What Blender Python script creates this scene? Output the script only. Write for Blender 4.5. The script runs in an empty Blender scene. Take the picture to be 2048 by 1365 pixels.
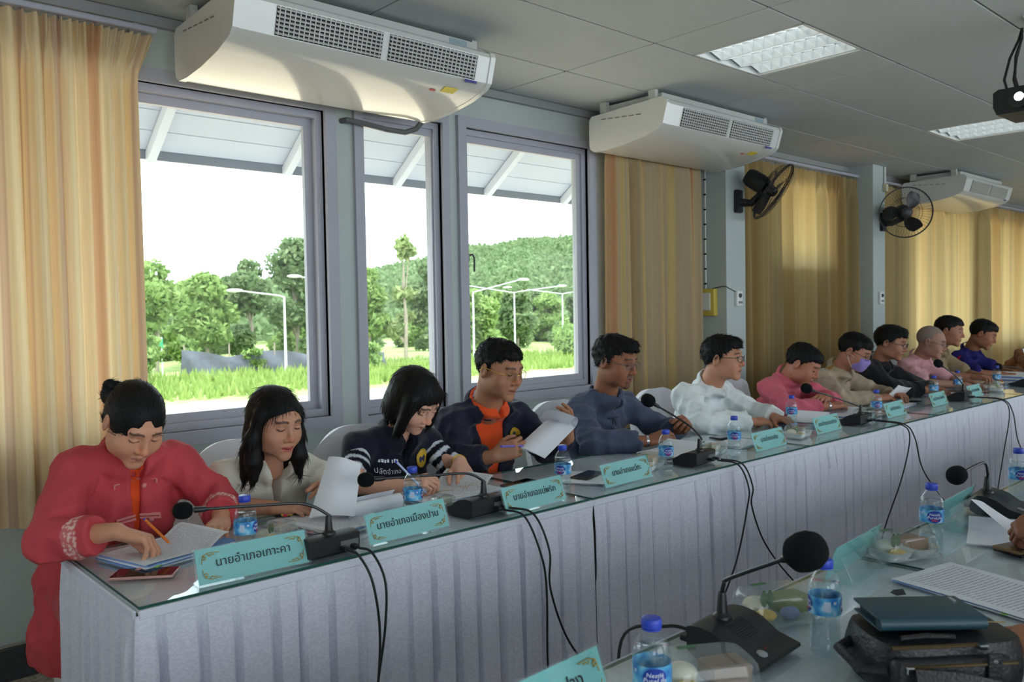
import bpy, bmesh, math, random
import numpy as np
from mathutils import Vector, Matrix

# ------------------------------------------------------------ camera, world, exposure
SC = bpy.context.scene
COL = SC.collection
random.seed(7)
RNG = np.random.default_rng(7)

cam_data = bpy.data.cameras.new('camera')
cam_data.sensor_width = 36.0
cam_data.lens = 1665.9 * 36.0 / 2048.0
cam_data.clip_start = 0.05
cam_data.clip_end = 1200
cam_data.dof.use_dof = True
cam_data.dof.focus_distance = 3.0
cam_data.dof.aperture_fstop = 7.0
camera = bpy.data.objects.new('camera', cam_data)
COL.objects.link(camera)
YAW, PITCH, ROLL, CAMZ = 0.8354, -0.03545, -0.01731, 1.408
_fw = Vector((math.cos(YAW) * math.cos(PITCH), math.sin(YAW) * math.cos(PITCH), math.sin(PITCH)))
_r = _fw.cross(Vector((0, 0, 1))).normalized()
_u = _r.cross(_fw)
_r2 = _r * math.cos(ROLL) + _u * math.sin(ROLL)
_u2 = -_r * math.sin(ROLL) + _u * math.cos(ROLL)
camera.matrix_world = Matrix(((_r2.x, _u2.x, -_fw.x, 0), (_r2.y, _u2.y, -_fw.y, 0), (_r2.z, _u2.z, -_fw.z, CAMZ), (0, 0, 0, 1)))
SC.camera = camera

world = bpy.data.worlds.new('overcast_sky')
SC.world = world
world.use_nodes = True
_bg = world.node_tree.nodes['Background']
_bg.inputs[0].default_value = (0.84, 0.93, 1.0, 1)
_bg.inputs[1].default_value = 6.0

sun_data = bpy.data.lights.new('sun', 'SUN')
sun_data.energy = 3.4
sun_data.angle = math.radians(4)
sun_data.color = (1.0, 0.95, 0.85)
sun = bpy.data.objects.new('sun', sun_data)
COL.objects.link(sun)
sun.location = (0, -10, 40)
sun.rotation_euler = Vector((0.25, 0.45, -1.0)).to_track_quat('-Z', 'Y').to_euler()

FIX_W = 1.4   # watts of each louvred ceiling light
SC.view_settings.view_transform = 'Standard'
SC.view_settings.look = 'None'
SC.view_settings.exposure = -0.25
SC.view_settings.gamma = 1.0
SC.view_settings.use_curve_mapping = False
SC.cycles.use_denoising = True
SC.cycles.max_bounces = 9
SC.cycles.diffuse_bounces = 5
SC.cycles.glossy_bounces = 3
SC.cycles.transmission_bounces = 4
SC.cycles.transparent_max_bounces = 24
SC.cycles.caustics_reflective = False
SC.cycles.caustics_refractive = False
SC.cycles.sample_clamp_indirect = 6.0

# ------------------------------------------------------------ helpers
def lin(c):
    r = []
    for x in c[:3]:
        x = x / 255.0
        r.append(x / 12.92 if x <= 0.04045 else ((x + 0.055) / 1.055) ** 2.4)
    return (r[0], r[1], r[2], 1.0)

def tag(o, label=None, cat=None, group=None, kind=None):
    if label: o['label'] = label.replace('woman', 'person').replace('man ', 'person ').replace('men ', 'people ') if not label.endswith('man') else label[:-3] + 'person'
    if cat: o['category'] = cat
    if group: o['group'] = group
    if kind: o['kind'] = kind
    return o

def empty(name, loc=(0, 0, 0), rz=0.0, label=None, cat=None, group=None, kind=None, parent=None):
    o = bpy.data.objects.new(name, None)
    o.empty_display_size = 0.05
    COL.objects.link(o)
    o.location = loc
    o.rotation_euler = (0, 0, rz)
    if parent: o.parent = parent
    return tag(o, label, cat, group, kind)

def mesh_obj(name, me, mat=None, parent=None, loc=None):
    o = bpy.data.objects.new(name, me)
    COL.objects.link(o)
    if mat is not None and len(me.materials) == 0:
        for m in (mat if isinstance(mat, (list, tuple)) else [mat]):
            me.materials.append(m)
    if parent: o.parent = parent
    if loc is not None: o.location = loc
    return o

def copy_tree(o, parent=None):
    c = o.copy()
    COL.objects.link(c)
    c.parent = parent
    for ch in list(o.children):
        copy_tree(ch, c)
    return c

def rotm(rx=0, ry=0, rz=0):
    return np.array(Matrix.Rotation(rz, 3, 'Z') @ Matrix.Rotation(ry, 3, 'Y') @ Matrix.Rotation(rx, 3, 'X'))

_rb = {}
def _rbox(sx, sy, sz, r, seg):
    key = (round(sx, 5), round(sy, 5), round(sz, 5), round(r, 5), seg)
    if key not in _rb:
        bm = bmesh.new()
        bmesh.ops.create_cube(bm, size=1.0)
        for v in bm.verts: v.co = (v.co.x * sx, v.co.y * sy, v.co.z * sz)
        bmesh.ops.bevel(bm, geom=bm.edges[:], offset=r, segments=seg, profile=0.5, affect='EDGES')
        bm.verts.index_update()
        _rb[key] = (np.array([v.co[:] for v in bm.verts]), [[v.index for v in f.verts] for f in bm.faces])
        bm.free()
    return _rb[key]

class MB:
    def __init__(s):
        s.v = []; s.f = []; s.mi = []; s.n = 0; s.uv = {}
    def add(s, V, F, R=None, t=None, mi=0):
        V = np.asarray(V, float)
        if R is not None: V = V @ np.asarray(R).T
        if t is not None: V = V + np.asarray(t)
        s.v.append(V)
        for f in F:
            s.f.append([i + s.n for i in f]); s.mi.append(mi)
        s.n += len(V)
        return s
    def box(s, c, d, R=None, mi=0):
        x, y, z = d[0] / 2, d[1] / 2, d[2] / 2
        V = [(-x, -y, -z), (x, -y, -z), (x, y, -z), (-x, y, -z), (-x, -y, z), (x, -y, z), (x, y, z), (-x, y, z)]
        return s.add(V, [(0, 3, 2, 1), (4, 5, 6, 7), (0, 1, 5, 4), (1, 2, 6, 5), (2, 3, 7, 6), (3, 0, 4, 7)], R, c, mi)
    def b2(s, lo, hi, mi=0):
        return s.box([(a + b) / 2 for a, b in zip(lo, hi)], [abs(b - a) for a, b in zip(lo, hi)], mi=mi)
    def rbox(s, c, d, r=0.005, seg=2, R=None, mi=0):
        r = min(r, min(d) * 0.49)
        V, F = _rbox(d[0], d[1], d[2], r, seg)
        return s.add(V, F, R, c, mi)
    def cyl(s, a, b, r, r2=None, n=12, mi=0, caps=True):
        return s.tube([a, b], [r, r if r2 is None else r2], n, mi, caps)
    def tube(s, pts, r, n=8, mi=0, caps=True, up=None):
        P = [Vector(p) for p in pts]
        rr = r if isinstance(r, (list, tuple, np.ndarray)) else [r] * len(P)
        V = []; prev = None
        for i, p in enumerate(P):
            d = (P[min(i + 1, len(P) - 1)] - P[max(i - 1, 0)]).normalized()
            if prev is None:
                a = Vector(up) if up is not None else (Vector((0, 0, 1)) if abs(d.z) < 0.9 else Vector((1, 0, 0)))
                x = (a - d * a.dot(d)).normalized()
            else:
                x = (prev - d * prev.dot(d)).normalized()
            prev = x; y = d.cross(x)
            for k in range(n):
                t = 2 * math.pi * k / n
                V.append(p + (x * math.cos(t) + y * math.sin(t)) * rr[i])
        F = []
        for i in range(len(P) - 1):
            for k in range(n):
                a = i * n + k; b = i * n + (k + 1) % n
                F.append((a, b, b + n, a + n))
        if caps:
            F.append(tuple(range(n - 1, -1, -1)))
            F.append(tuple(range((len(P) - 1) * n, len(P) * n)))
        return s.add([v[:] for v in V], F, mi=mi)
    def lathe(s, prof, n=20, R=None, t=None, mi=0, capb=True, capt=True):
        V = []; F = []
        for (r, z) in prof:
            for k in range(n):
                a = 2 * math.pi * k / n
                V.append((r * math.cos(a), r * math.sin(a), z))
        for i in range(len(prof) - 1):
            for k in range(n):
                a = i * n + k; b = i * n + (k + 1) % n
                F.append((a, b, b + n, a + n))
        if capb: F.append(tuple(range(n - 1, -1, -1)))
        if capt: F.append(tuple(range((len(prof) - 1) * n, len(prof) * n)))
        return s.add(V, F, R, t, mi)
    def sph(s, c, r, nu=16, nv=10, R=None, mi=0):
        if not isinstance(r, (tuple, list)): r = (r, r, r)
        V = [(0, 0, -1)]; F = []
        for j in range(1, nv):
            a = -math.pi / 2 + math.pi * j / nv
            for k in range(nu):
                t = 2 * math.pi * k / nu
                V.append((math.cos(a) * math.cos(t), math.cos(a) * math.sin(t), math.sin(a)))
        V.append((0, 0, 1)); last = len(V) - 1
        for k in range(nu):
            F.append((0, 1 + (k + 1) % nu, 1 + k))
            F.append((last, last - nu + k, last - nu + (k + 1) % nu))
        for j in range(nv - 2):
            for k in range(nu):
                a = 1 + j * nu + k; b = 1 + j * nu + (k + 1) % nu
                F.append((a, b, b + nu, a + nu))
        V = np.array(V) * np.array(r)
        return s.add(V, F, R, c, mi)
    def grid(s, P, mi=0, close=False):
        P = np.asarray(P, float); nu, nv = P.shape[:2]
        F = []
        for i in range(nu if close else nu - 1):
            for j in range(nv - 1):
                a = i * nv + j; b = ((i + 1) % nu) * nv + j
                F.append((a, b, b + 1, a + 1))
        return s.add(P.reshape(-1, 3), F, mi=mi)
    def prism(s, poly, h, R=None, t=None, mi=0):
        """poly: list of (x,y) counter-clockwise; extruded along z from 0 to h"""
        n = len(poly)
        V = [(x, y, 0) for x, y in poly] + [(x, y, h) for x, y in poly]
        F = [tuple(range(n - 1, -1, -1)), tuple(range(n, 2 * n))] + [(i, (i + 1) % n, (i + 1) % n + n, i + n) for i in range(n)]
        return s.add(V, F, R, t, mi)
    def mesh(s, name, smooth=35):
        me = bpy.data.meshes.new(name)
        V = np.concatenate(s.v) if s.v else np.zeros((0, 3))
        me.from_pydata(V.tolist(), [], s.f)
        if any(s.mi): me.polygons.foreach_set('material_index', s.mi)
        if smooth:
            me.polygons.foreach_set('use_smooth', [True] * len(me.polygons))
            if smooth < 180: me.set_sharp_from_angle(angle=math.radians(smooth))
        me.update()
        return me
    def build(s, name, mat, parent=None, smooth=35, loc=None):
        return mesh_obj(name, s.mesh(name, smooth), mat, parent, loc)

def solid_sheet(P, th):
    """grid of points (nu,nv,3) -> closed thin solid MB"""
    P = np.asarray(P, float); nu, nv = P.shape[:2]
    du = np.gradient(P, axis=0); dv = np.gradient(P, axis=1)
    N = np.cross(du, dv); N /= (np.linalg.norm(N, axis=2, keepdims=True) + 1e-12)
    A = (P + N * th / 2).reshape(-1, 3); B = (P - N * th / 2).reshape(-1, 3)
    n = nu * nv; F = []
    for i in range(nu - 1):
        for j in range(nv - 1):
            a = i * nv + j
            F.append((a, a + nv, a + nv + 1, a + 1)); F.append((n + a, n + a + 1, n + a + nv + 1, n + a + nv))
    ring = [j for j in range(nv)] + [i * nv + nv - 1 for i in range(1, nu)] + [(nu - 1) * nv + j for j in range(nv - 2, -1, -1)] + [i * nv for i in range(nu - 2, 0, -1)]
    for k in range(len(ring)):
        a, b = ring[k], ring[(k + 1) % len(ring)]
        F.append((a, b, b + n, a + n))
    m = MB(); m.add(np.concatenate([A, B]), F)
    return m

def set_uv(me, uvfn):
    """uvfn(vertex array) -> (n,2)"""
    n = len(me.vertices)
    co = np.empty(n * 3); me.vertices.foreach_get('co', co); co = co.reshape(-1, 3)
    uv = uvfn(co)
    li = np.empty(len(me.loops), dtype=np.int32); me.loops.foreach_get('vertex_index', li)
    lay = me.uv_layers.new(name='UVMap')
    lay.data.foreach_set('uv', uv[li].astype(np.float32).ravel())

# ------------------------------------------------------------ materials
MATS = {}
def mat(name, rgb=(200, 200, 200), rough=0.5, metal=0.0, noise=None, bump=None, spec=0.5, coord='Object', emit=None, sheen=0, attr=None, coat=0, alpha=None):
    if name in MATS: return MATS[name]
    m = bpy.data.materials.new(name); m.use_nodes = True
    nt = m.node_tree; N = nt.nodes; L = nt.links
    b = N['Principled BSDF']
    b.inputs['Roughness'].default_value = rough
    b.inputs['Metallic'].default_value = metal
    b.inputs['Specular IOR Level'].default_value = spec
    c = lin(rgb)
    b.inputs['Base Color'].default_value = c
    tc = N.new('ShaderNodeTexCoord')
    src = None
    if attr:
        a = N.new('ShaderNodeAttribute'); a.attribute_name = attr
        src = a.outputs['Color']; L.new(src, b.inputs['Base Color'])
    if noise:
        nz = N.new('ShaderNodeTexNoise'); nz.inputs['Scale'].default_value = noise[0]; nz.inputs['Detail'].default_value = 4
        L.new(tc.outputs[coord], nz.inputs['Vector'])
        mr = N.new('ShaderNodeMapRange'); mr.inputs[1].default_value = 0.3; mr.inputs[2].default_value = 0.7
        mr.inputs[3].default_value = 1 - noise[1]; mr.inputs[4].default_value = 1 + noise[1] * 0.5
        L.new(nz.outputs[0], mr.inputs[0])
        mx = N.new('ShaderNodeMix'); mx.data_type = 'RGBA'; mx.blend_type = 'MULTIPLY'; mx.inputs[0].default_value = 1.0
        if src is not None: L.new(src, mx.inputs[6])
        else: mx.inputs[6].default_value = c
        L.new(mr.outputs[0], mx.inputs[7]); L.new(mx.outputs[2], b.inputs['Base Color'])
    if bump:
        nb = N.new('ShaderNodeTexNoise'); nb.inputs['Scale'].default_value = bump[0]; nb.inputs['Detail'].default_value = 5
        L.new(tc.outputs[coord], nb.inputs['Vector'])
        bn = N.new('ShaderNodeBump'); bn.inputs['Strength'].default_value = bump[1]; bn.inputs['Distance'].default_value = 0.01
        L.new(nb.outputs[0], bn.inputs['Height']); L.new(bn.outputs[0], b.inputs['Normal'])
    if emit:
        b.inputs['Emission Color'].default_value = lin(emit[0]); b.inputs['Emission Strength'].default_value = emit[1]
    if sheen: b.inputs['Sheen Weight'].default_value = sheen
    if coat: b.inputs['Coat Weight'].default_value = coat
    MATS[name] = m
    return m

def clear_mat(name, tint=(245, 250, 250), ior=1.45, rough=0.02, body=0.0, bodycol=(230, 240, 245)):
    """thin clear sheet: see-through with a fresnel mirror layer and a little body colour"""
    m = bpy.data.materials.new(name); m.use_nodes = True
    nt = m.node_tree; N = nt.nodes; L = nt.links
    N.remove(N['Principled BSDF']); out = N['Material Output']
    tr = N.new('ShaderNodeBsdfTransparent'); tr.inputs[0].default_value = lin(tint)
    gl = N.new('ShaderNodeBsdfGlossy'); gl.inputs['Roughness'].default_value = rough; gl.inputs[0].default_value = (1, 1, 1, 1)
    fr = N.new('ShaderNodeFresnel'); fr.inputs[0].default_value = ior
    base = tr.outputs[0]
    if body > 0:
        df = N.new('ShaderNodeBsdfDiffuse'); df.inputs[0].default_value = lin(bodycol)
        m1 = N.new('ShaderNodeMixShader'); m1.inputs[0].default_value = body
        L.new(tr.outputs[0], m1.inputs[1]); L.new(df.outputs[0], m1.inputs[2]); base = m1.outputs[0]
    mx = N.new('ShaderNodeMixShader')
    ge = N.new('ShaderNodeNewGeometry'); iv = N.new('ShaderNodeMath'); iv.operation = 'SUBTRACT'; iv.inputs[0].default_value = 1.0; L.new(ge.outputs['Backfacing'], iv.inputs[1])
    mu = N.new('ShaderNodeMath'); mu.operation = 'MULTIPLY'; L.new(fr.outputs[0], mu.inputs[0]); L.new(iv.outputs[0], mu.inputs[1])
    L.new(mu.outputs[0], mx.inputs[0]); L.new(base, mx.inputs[1]); L.new(gl.outputs[0], mx.inputs[2])
    L.new(mx.outputs[0], out.inputs['Surface'])
    MATS[name] = m
    return m

def ramp_node(N, stops):
    r = N.new('ShaderNodeValToRGB')
    e = r.color_ramp.elements
    e[0].position = stops[0][0]; e[0].color = lin(stops[0][1])
    e[1].position = stops[-1][0]; e[1].color = lin(stops[-1][1])
    for p, c in stops[1:-1]:
        x = e.new(p); x.color = lin(c)
    return r

def curtain_mat(name, stops, trans=0.45, scale=7.0, seed=0.0):
    m = bpy.data.materials.new(name); m.use_nodes = True
    nt = m.node_tree; N = nt.nodes; L = nt.links
    N.remove(N['Principled BSDF']); out = N['Material Output']
    uv = N.new('ShaderNodeUVMap')
    sp = N.new('ShaderNodeSeparateXYZ'); L.new(uv.outputs[0], sp.inputs[0])
    nz = N.new('ShaderNodeTexNoise'); nz.noise_dimensions = '1D'; nz.inputs['Scale'].default_value = scale; nz.inputs['Detail'].default_value = 3
    ad = N.new('ShaderNodeMath'); ad.operation = 'ADD'; ad.inputs[1].default_value = seed
    L.new(sp.outputs[0], ad.inputs[0]); L.new(ad.outputs[0], nz.inputs['W'])
    rp = ramp_node(N, stops); L.new(nz.outputs[0], rp.inputs[0])
    # woven thread streaks
    n2 = N.new('ShaderNodeTexNoise'); n2.inputs['Scale'].default_value = 1.0
    mp = N.new('ShaderNodeMapping'); mp.inputs['Scale'].default_value = (160, 4, 1); L.new(uv.outputs[0], mp.inputs[0]); L.new(mp.outputs[0], n2.inputs['Vector'])
    mr = N.new('ShaderNodeMapRange'); mr.inputs[3].default_value = 0.9; mr.inputs[4].default_value = 1.08; L.new(n2.outputs[0], mr.inputs[0])
    mx = N.new('ShaderNodeMix'); mx.data_type = 'RGBA'; mx.blend_type = 'MULTIPLY'; mx.inputs[0].default_value = 1.0
    L.new(rp.outputs[0], mx.inputs[6]); L.new(mr.outputs[0], mx.inputs[7])
    df = N.new('ShaderNodeBsdfDiffuse'); tl = N.new('ShaderNodeBsdfTranslucent')
    L.new(mx.outputs[2], df.inputs[0]); L.new(mx.outputs[2], tl.inputs[0])
    ms = N.new('ShaderNodeMixShader'); ms.inputs[0].default_value = trans
    L.new(df.outputs[0], ms.inputs[1]); L.new(tl.outputs[0], ms.inputs[2]); L.new(ms.outputs[0], out.inputs['Surface'])
    MATS[name] = m
    return m

M_wall = mat('wall_paint', (184, 193, 191), 0.75, noise=(1.3, 0.06), bump=(60, 0.05))
M_ceil = mat('ceiling_board', (192, 197, 199), 0.9, noise=(0.9, 0.05), bump=(140, 0.08))
M_tbar = mat('ceiling_joint', (150, 146, 138), 0.8)
M_base = mat('baseboard_dark', (62, 62, 66), 0.6, noise=(30, 0.25))
M_alu = mat('window_aluminium', (176, 176, 188), 0.45, metal=0.0, noise=(3, 0.05))
M_trim = mat('window_trim_grey', (172, 173, 184), 0.6, noise=(4, 0.05))
M_white = mat('white_plastic', (228, 230, 226), 0.3, noise=(4, 0.03))
M_acwhite = mat('ac_casing', (216, 216, 211), 0.18, noise=(3, 0.03), coat=0.4)
M_acmetal = mat('ac_sheet_metal', (196, 198, 192), 0.5)
M_dark = mat('dark_gap', (28, 28, 30), 0.7)
M_black = mat('black_plastic', (26, 27, 30), 0.38, bump=(300, 0.05))
M_foam = mat('black_foam', (16, 16, 18), 0.95, bump=(900, 0.6), spec=0.2)
M_cable = mat('black_cable', (24, 24, 27), 0.5)
M_chrome = mat('chrome', (200, 200, 205), 0.2, metal=1.0)
M_gold = mat('gold_metal', (205, 165, 80), 0.3, metal=1.0)
M_paper = mat('paper', (238, 240, 246), 0.8, noise=(8, 0.02))
M_paperb = mat('paper_blue_edge', (120, 160, 215), 0.8)
M_wood = mat('table_board', (170, 150, 125), 0.6)
M_glass = clear_mat('window_glass', (246, 250, 249), 1.18, 0.0)
M_tglass = clear_mat('table_glass', (253, 254, 254), 1.55, 0.015)
M_gedge = mat('glass_edge', (40, 84, 74), 0.15)
M_acryl = clear_mat('acrylic', (252, 254, 254), 1.45, 0.03, 0.03)
M_pet = clear_mat('pet_plastic', (247, 251, 252), 1.5, 0.03, 0.03, (225, 238, 245))
M_clam = clear_mat('clamshell_plastic', (240, 244, 244), 1.4, 0.06, 0.10)
# ------------------------------------------------------------ room shell
WY, CZ_H, XL, XR, YB = 3.714, 2.70, -4.0, 14.2, -3.5

def floor_mat():
    m = mat('floor_terrazzo', (150, 146, 132), 0.35)
    N = m.node_tree.nodes; L = m.node_tree.links; b = N['Principled BSDF']
    tc = N.new('ShaderNodeTexCoord')
    v = N.new('ShaderNodeTexVoronoi'); v.inputs['Scale'].default_value = 70
    L.new(tc.outputs['Object'], v.inputs['Vector'])
    rp = ramp_node(N, [(0.0, (140, 132, 116)), (0.35, (186, 178, 160)), (0.7, (204, 198, 182)), (1.0, (164, 156, 140))])
    sx = N.new('ShaderNodeSeparateColor'); L.new(v.outputs['Color'], sx.inputs[0]); L.new(sx.outputs[0], rp.inputs[0])
    L.new(rp.outputs[0], b.inputs['Base Color'])
    return m

tag(MB().b2((XL, YB, -0.1), (XR, WY + 0.146, 0)).build('floor', floor_mat()), kind='structure')

def wall_x(name, y0, y1, openings, m):
    """wall along x with rectangular openings (x0,x1,z0,z1)"""
    mb = MB(); x = XL
    for (a, b, z0, z1) in sorted(openings):
        mb.b2((x, y0, 0), (a, y1, CZ_H + 0.2))
        mb.b2((a, y0, 0), (b, y1, z0)); mb.b2((a, y0, z1), (b, y1, CZ_H + 0.2))
        x = b
    mb.b2((x, y0, 0), (XR, y1, CZ_H + 0.2))
    return tag(mb.build(name, m, smooth=0), kind='structure')

WINS = [(0.35, 2.12, 0.90, 2.42), (2.33, 2.85, 0.88, 2.46), (3.02, 4.05, 0.92, 2.46), (6.20, 7.20, 1.70, 2.46), (8.75, 10.6, 0.9, 2.42), (10.9, 12.8, 0.9, 2.42), (-2.6, -0.6, 0.9, 2.42)]
wall_x('wall_window', WY, WY + 0.146, WINS, M_wall)
BACKW = [(-3.4, -1.2, 0.7, 2.5), (-0.4, 2.4, 0.7, 2.5), (3.6, 6.0, 0.6, 2.5), (7.0, 9.4, 0.6, 2.5), (10.4, 12.8, 0.6, 2.5)]  # unseen openings, added and sized to let in front fill daylight
wall_x('wall_back', YB - 0.146, YB, BACKW, M_wall)
tag(MB().b2((XL - 0.15, YB - 0.146, 0), (XL, WY + 0.146, CZ_H + 0.2)).build('wall_left', M_wall, smooth=0), kind='structure')
tag(MB().b2((XR, YB - 0.146, 0), (XR + 0.15, WY + 0.146, CZ_H + 0.2)).build('wall_right', M_wall, smooth=0), kind='structure')

# columns standing proud of the window wall
def column(n, x0, x1):
    mb = MB(); mb.b2((x0, 3.46, 0), (x1, WY, CZ_H))
    tag(mb.build('trim_%d' % n, M_wall, smooth=0), kind='structure')
column(1, 5.25, 5.50)
column(2, 7.625, 7.875)
tag(MB().rbox(((XL + 5.25) / 2, WY - 0.008, 0.065), (5.25 - XL, 0.016, 0.13), 0.004, 1).build('baseboard_window', M_base), kind='structure')
tag(MB().rbox(((XL + 5.25) / 2, WY - 0.006, 0.136), (5.25 - XL, 0.012, 0.012), 0.003, 1).build('trim_3', mat('baseboard_cap', (150, 146, 140), 0.6)), kind='structure')
tag(MB().b2((XL, WY - 0.03, CZ_H - 0.045), (XR, WY, CZ_H)).build('trim_4', mat('cornice', (150, 152, 152), 0.7), smooth=0), kind='structure')

# ------------------------------------------------------------ ceiling of boards with joints
GX = [-4.0, -3.1, -1.83, -0.55, 0.73, 2.01, 3.287, 4.586, 6.21, 7.51, 9.13, 10.43, 12.05, 13.35, 14.2]
GY = [3.684, 3.162, 2.56, 1.943, 1.33, 0.71, 0.10, -0.51, -1.13, -1.74, -2.35, -2.97, -3.5]
_cm = MB(); _cm.b2((XL, YB, CZ_H + 0.10), (XR, WY, CZ_H + 0.2))
for _x in GX: _cm.b2((_x - 0.016, YB, CZ_H + 0.006), (_x + 0.016, WY, CZ_H + 0.016))
for _y in GY: _cm.b2((XL, _y - 0.016, CZ_H + 0.006), (XR, _y + 0.016, CZ_H + 0.016))
ceiling = tag(_cm.build('ceiling', M_tbar, smooth=0), kind='structure')
FIX_COLS = {(0.73, 2.01), (3.287, 4.586), (6.21, 7.51), (9.13, 10.43), (12.05, 13.35), (-1.83, -0.55)}
FIX_ROWS = {(1.943, 2.56), (-0.51, 0.10), (-2.97, -2.35)}
_pm = {}
def ceil_panel(x0, x1, y0, y1):
    g = 0.005
    key = (round(x1 - x0, 3), round(y1 - y0, 3))
    if key not in _pm:
        _pm[key] = MB().rbox((0, 0, 0), (key[0] - 2 * g, key[1] - 2 * g, 0.014), 0.002, 1).mesh('panel')
        _pm[key].materials.append(M_ceil)
    o = mesh_obj('panel', _pm[key], None, ceiling, ((x0 + x1) / 2, (y0 + y1) / 2, CZ_H + 0.007))
    return o
FIXTURES = []
for i in range(len(GX) - 1):
    for j in range(len(GY) - 1):
        x0, x1, y1, y0 = GX[i], GX[i + 1], GY[j], GY[j + 1]
        isfix = (x0, x1) in FIX_COLS and any(abs(a - y0) < 1e-6 for a, b in FIX_ROWS)
        if isfix:
            fx0 = x0 + 0.30; fx1 = fx0 + 0.62
            ceil_panel(x0, fx0, y0, y1); ceil_panel(fx1, x1, y0, y1)
            FIXTURES.append((fx0, fx1, y0, y1))
        else:
            ceil_panel(x0, x1, y0, y1)

# ------------------------------------------------------------ windows
def window(n, x0, x1, z0, z1, sashes, trim=0.06, style='slide'):
    w = empty('window_%d' % n, ((x0 + x1) / 2, WY, z0), kind='structure')
    cx = (x0 + x1) / 2
    def L(x): return x - cx
    H = z1 - z0
    t = MB()  # painted surround on the room side
    t.b2((L(x0) - trim, -0.022, -trim), (L(x0), 0.02, H + trim)); t.b2((L(x1), -0.022, -trim), (L(x1) + trim, 0.02, H + trim))
    t.b2((L(x0), -0.022, H), (L(x1), 0.02, H + trim)); t.b2((L(x0), -0.022, -trim), (L(x1), 0.02, 0))
    t.build('surround', M_trim, w, smooth=0)
    f = MB(); k = 0.035
    f.b2((L(x0), 0.02, 0), (L(x0) + k, 0.10, H)); f.b2((L(x1) - k, 0.02, 0), (L(x1), 0.10, H))
    f.b2((L(x0) + k, 0.02, H - k), (L(x1) - k, 0.10, H)); f.b2((L(x0) + k, 0.02, 0), (L(x1) - k, 0.10, k))
    f.build('frame', M_alu, w, smooth=0)
    for i, (a, b) in enumerate(sashes):
        s = empty('sash', (0, 0, 0), parent=w); y = 0.035 + 0.03 * (i % 2)
        q = 0.04
        m = MB()
        lo, hi = k, H - k
        m.b2((L(a), y, lo), (L(a) + q, y + 0.025, hi)); m.b2((L(b) - q, y, lo), (L(b), y + 0.025, hi))
        m.b2((L(a) + q, y, hi - q), (L(b) - q, y + 0.025, hi)); m.b2((L(a) + q, y, lo), (L(b) - q, y + 0.025, lo + q))
        m.build('sash_frame', M_alu, s, smooth=0)
        MB().b2((L(a) + q, y + 0.010, lo + q), (L(b) - q, y + 0.014, hi - q)).build('pane', M_glass, s, smooth=0)
    return w
window(1, *WINS[0], [(0.385, 1.14), (1.10, 2.085)])
window(2, *WINS[1], [(2.335, 2.845)], trim=0.045)
w3 = window(3, *WINS[2], [(3.02, 4.015)])
window(4, *WINS[3], [(6.235, 7.165)], trim=0.03)
window(5, *WINS[4], [(8.785, 9.7), (9.66, 10.565)])
window(6, *WINS[5], [(10.935, 11.87), (11.83, 12.765)])
window(7, *WINS[6], [(-2.565, -1.6), (-1.6, -0.635)])
hm = MB(); hm.rbox((-0.50, 0.012, 0.80), (0.022, 0.02, 0.05), 0.004); hm.tube([(-0.49, 0.0, 0.815), (-0.478, -0.012, 0.82), (-0.468, -0.014, 0.80), (-0.468, -0.012, 0.72)], 0.006, 6)
hm.build('latch', M_black, w3)
# drain hose of the air conditioner runs from the wall in front of window 2
tag(MB().tube([(2.22, WY + 0.01, 2.385), (2.23, WY - 0.04, 2.385), (2.32, WY - 0.06, 2.375), (2.45, WY - 0.07, 2.36), (2.55, WY - 0.09, 2.355), (2.60, WY - 0.12, 2.375), (2.63, WY - 0.14, 2.42)], 0.014, 10).build('drain_hose', mat('hose_grey', (96, 98, 100), 0.6)), 'grey drain hose hanging in front of the narrow middle window', 'hose')

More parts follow.
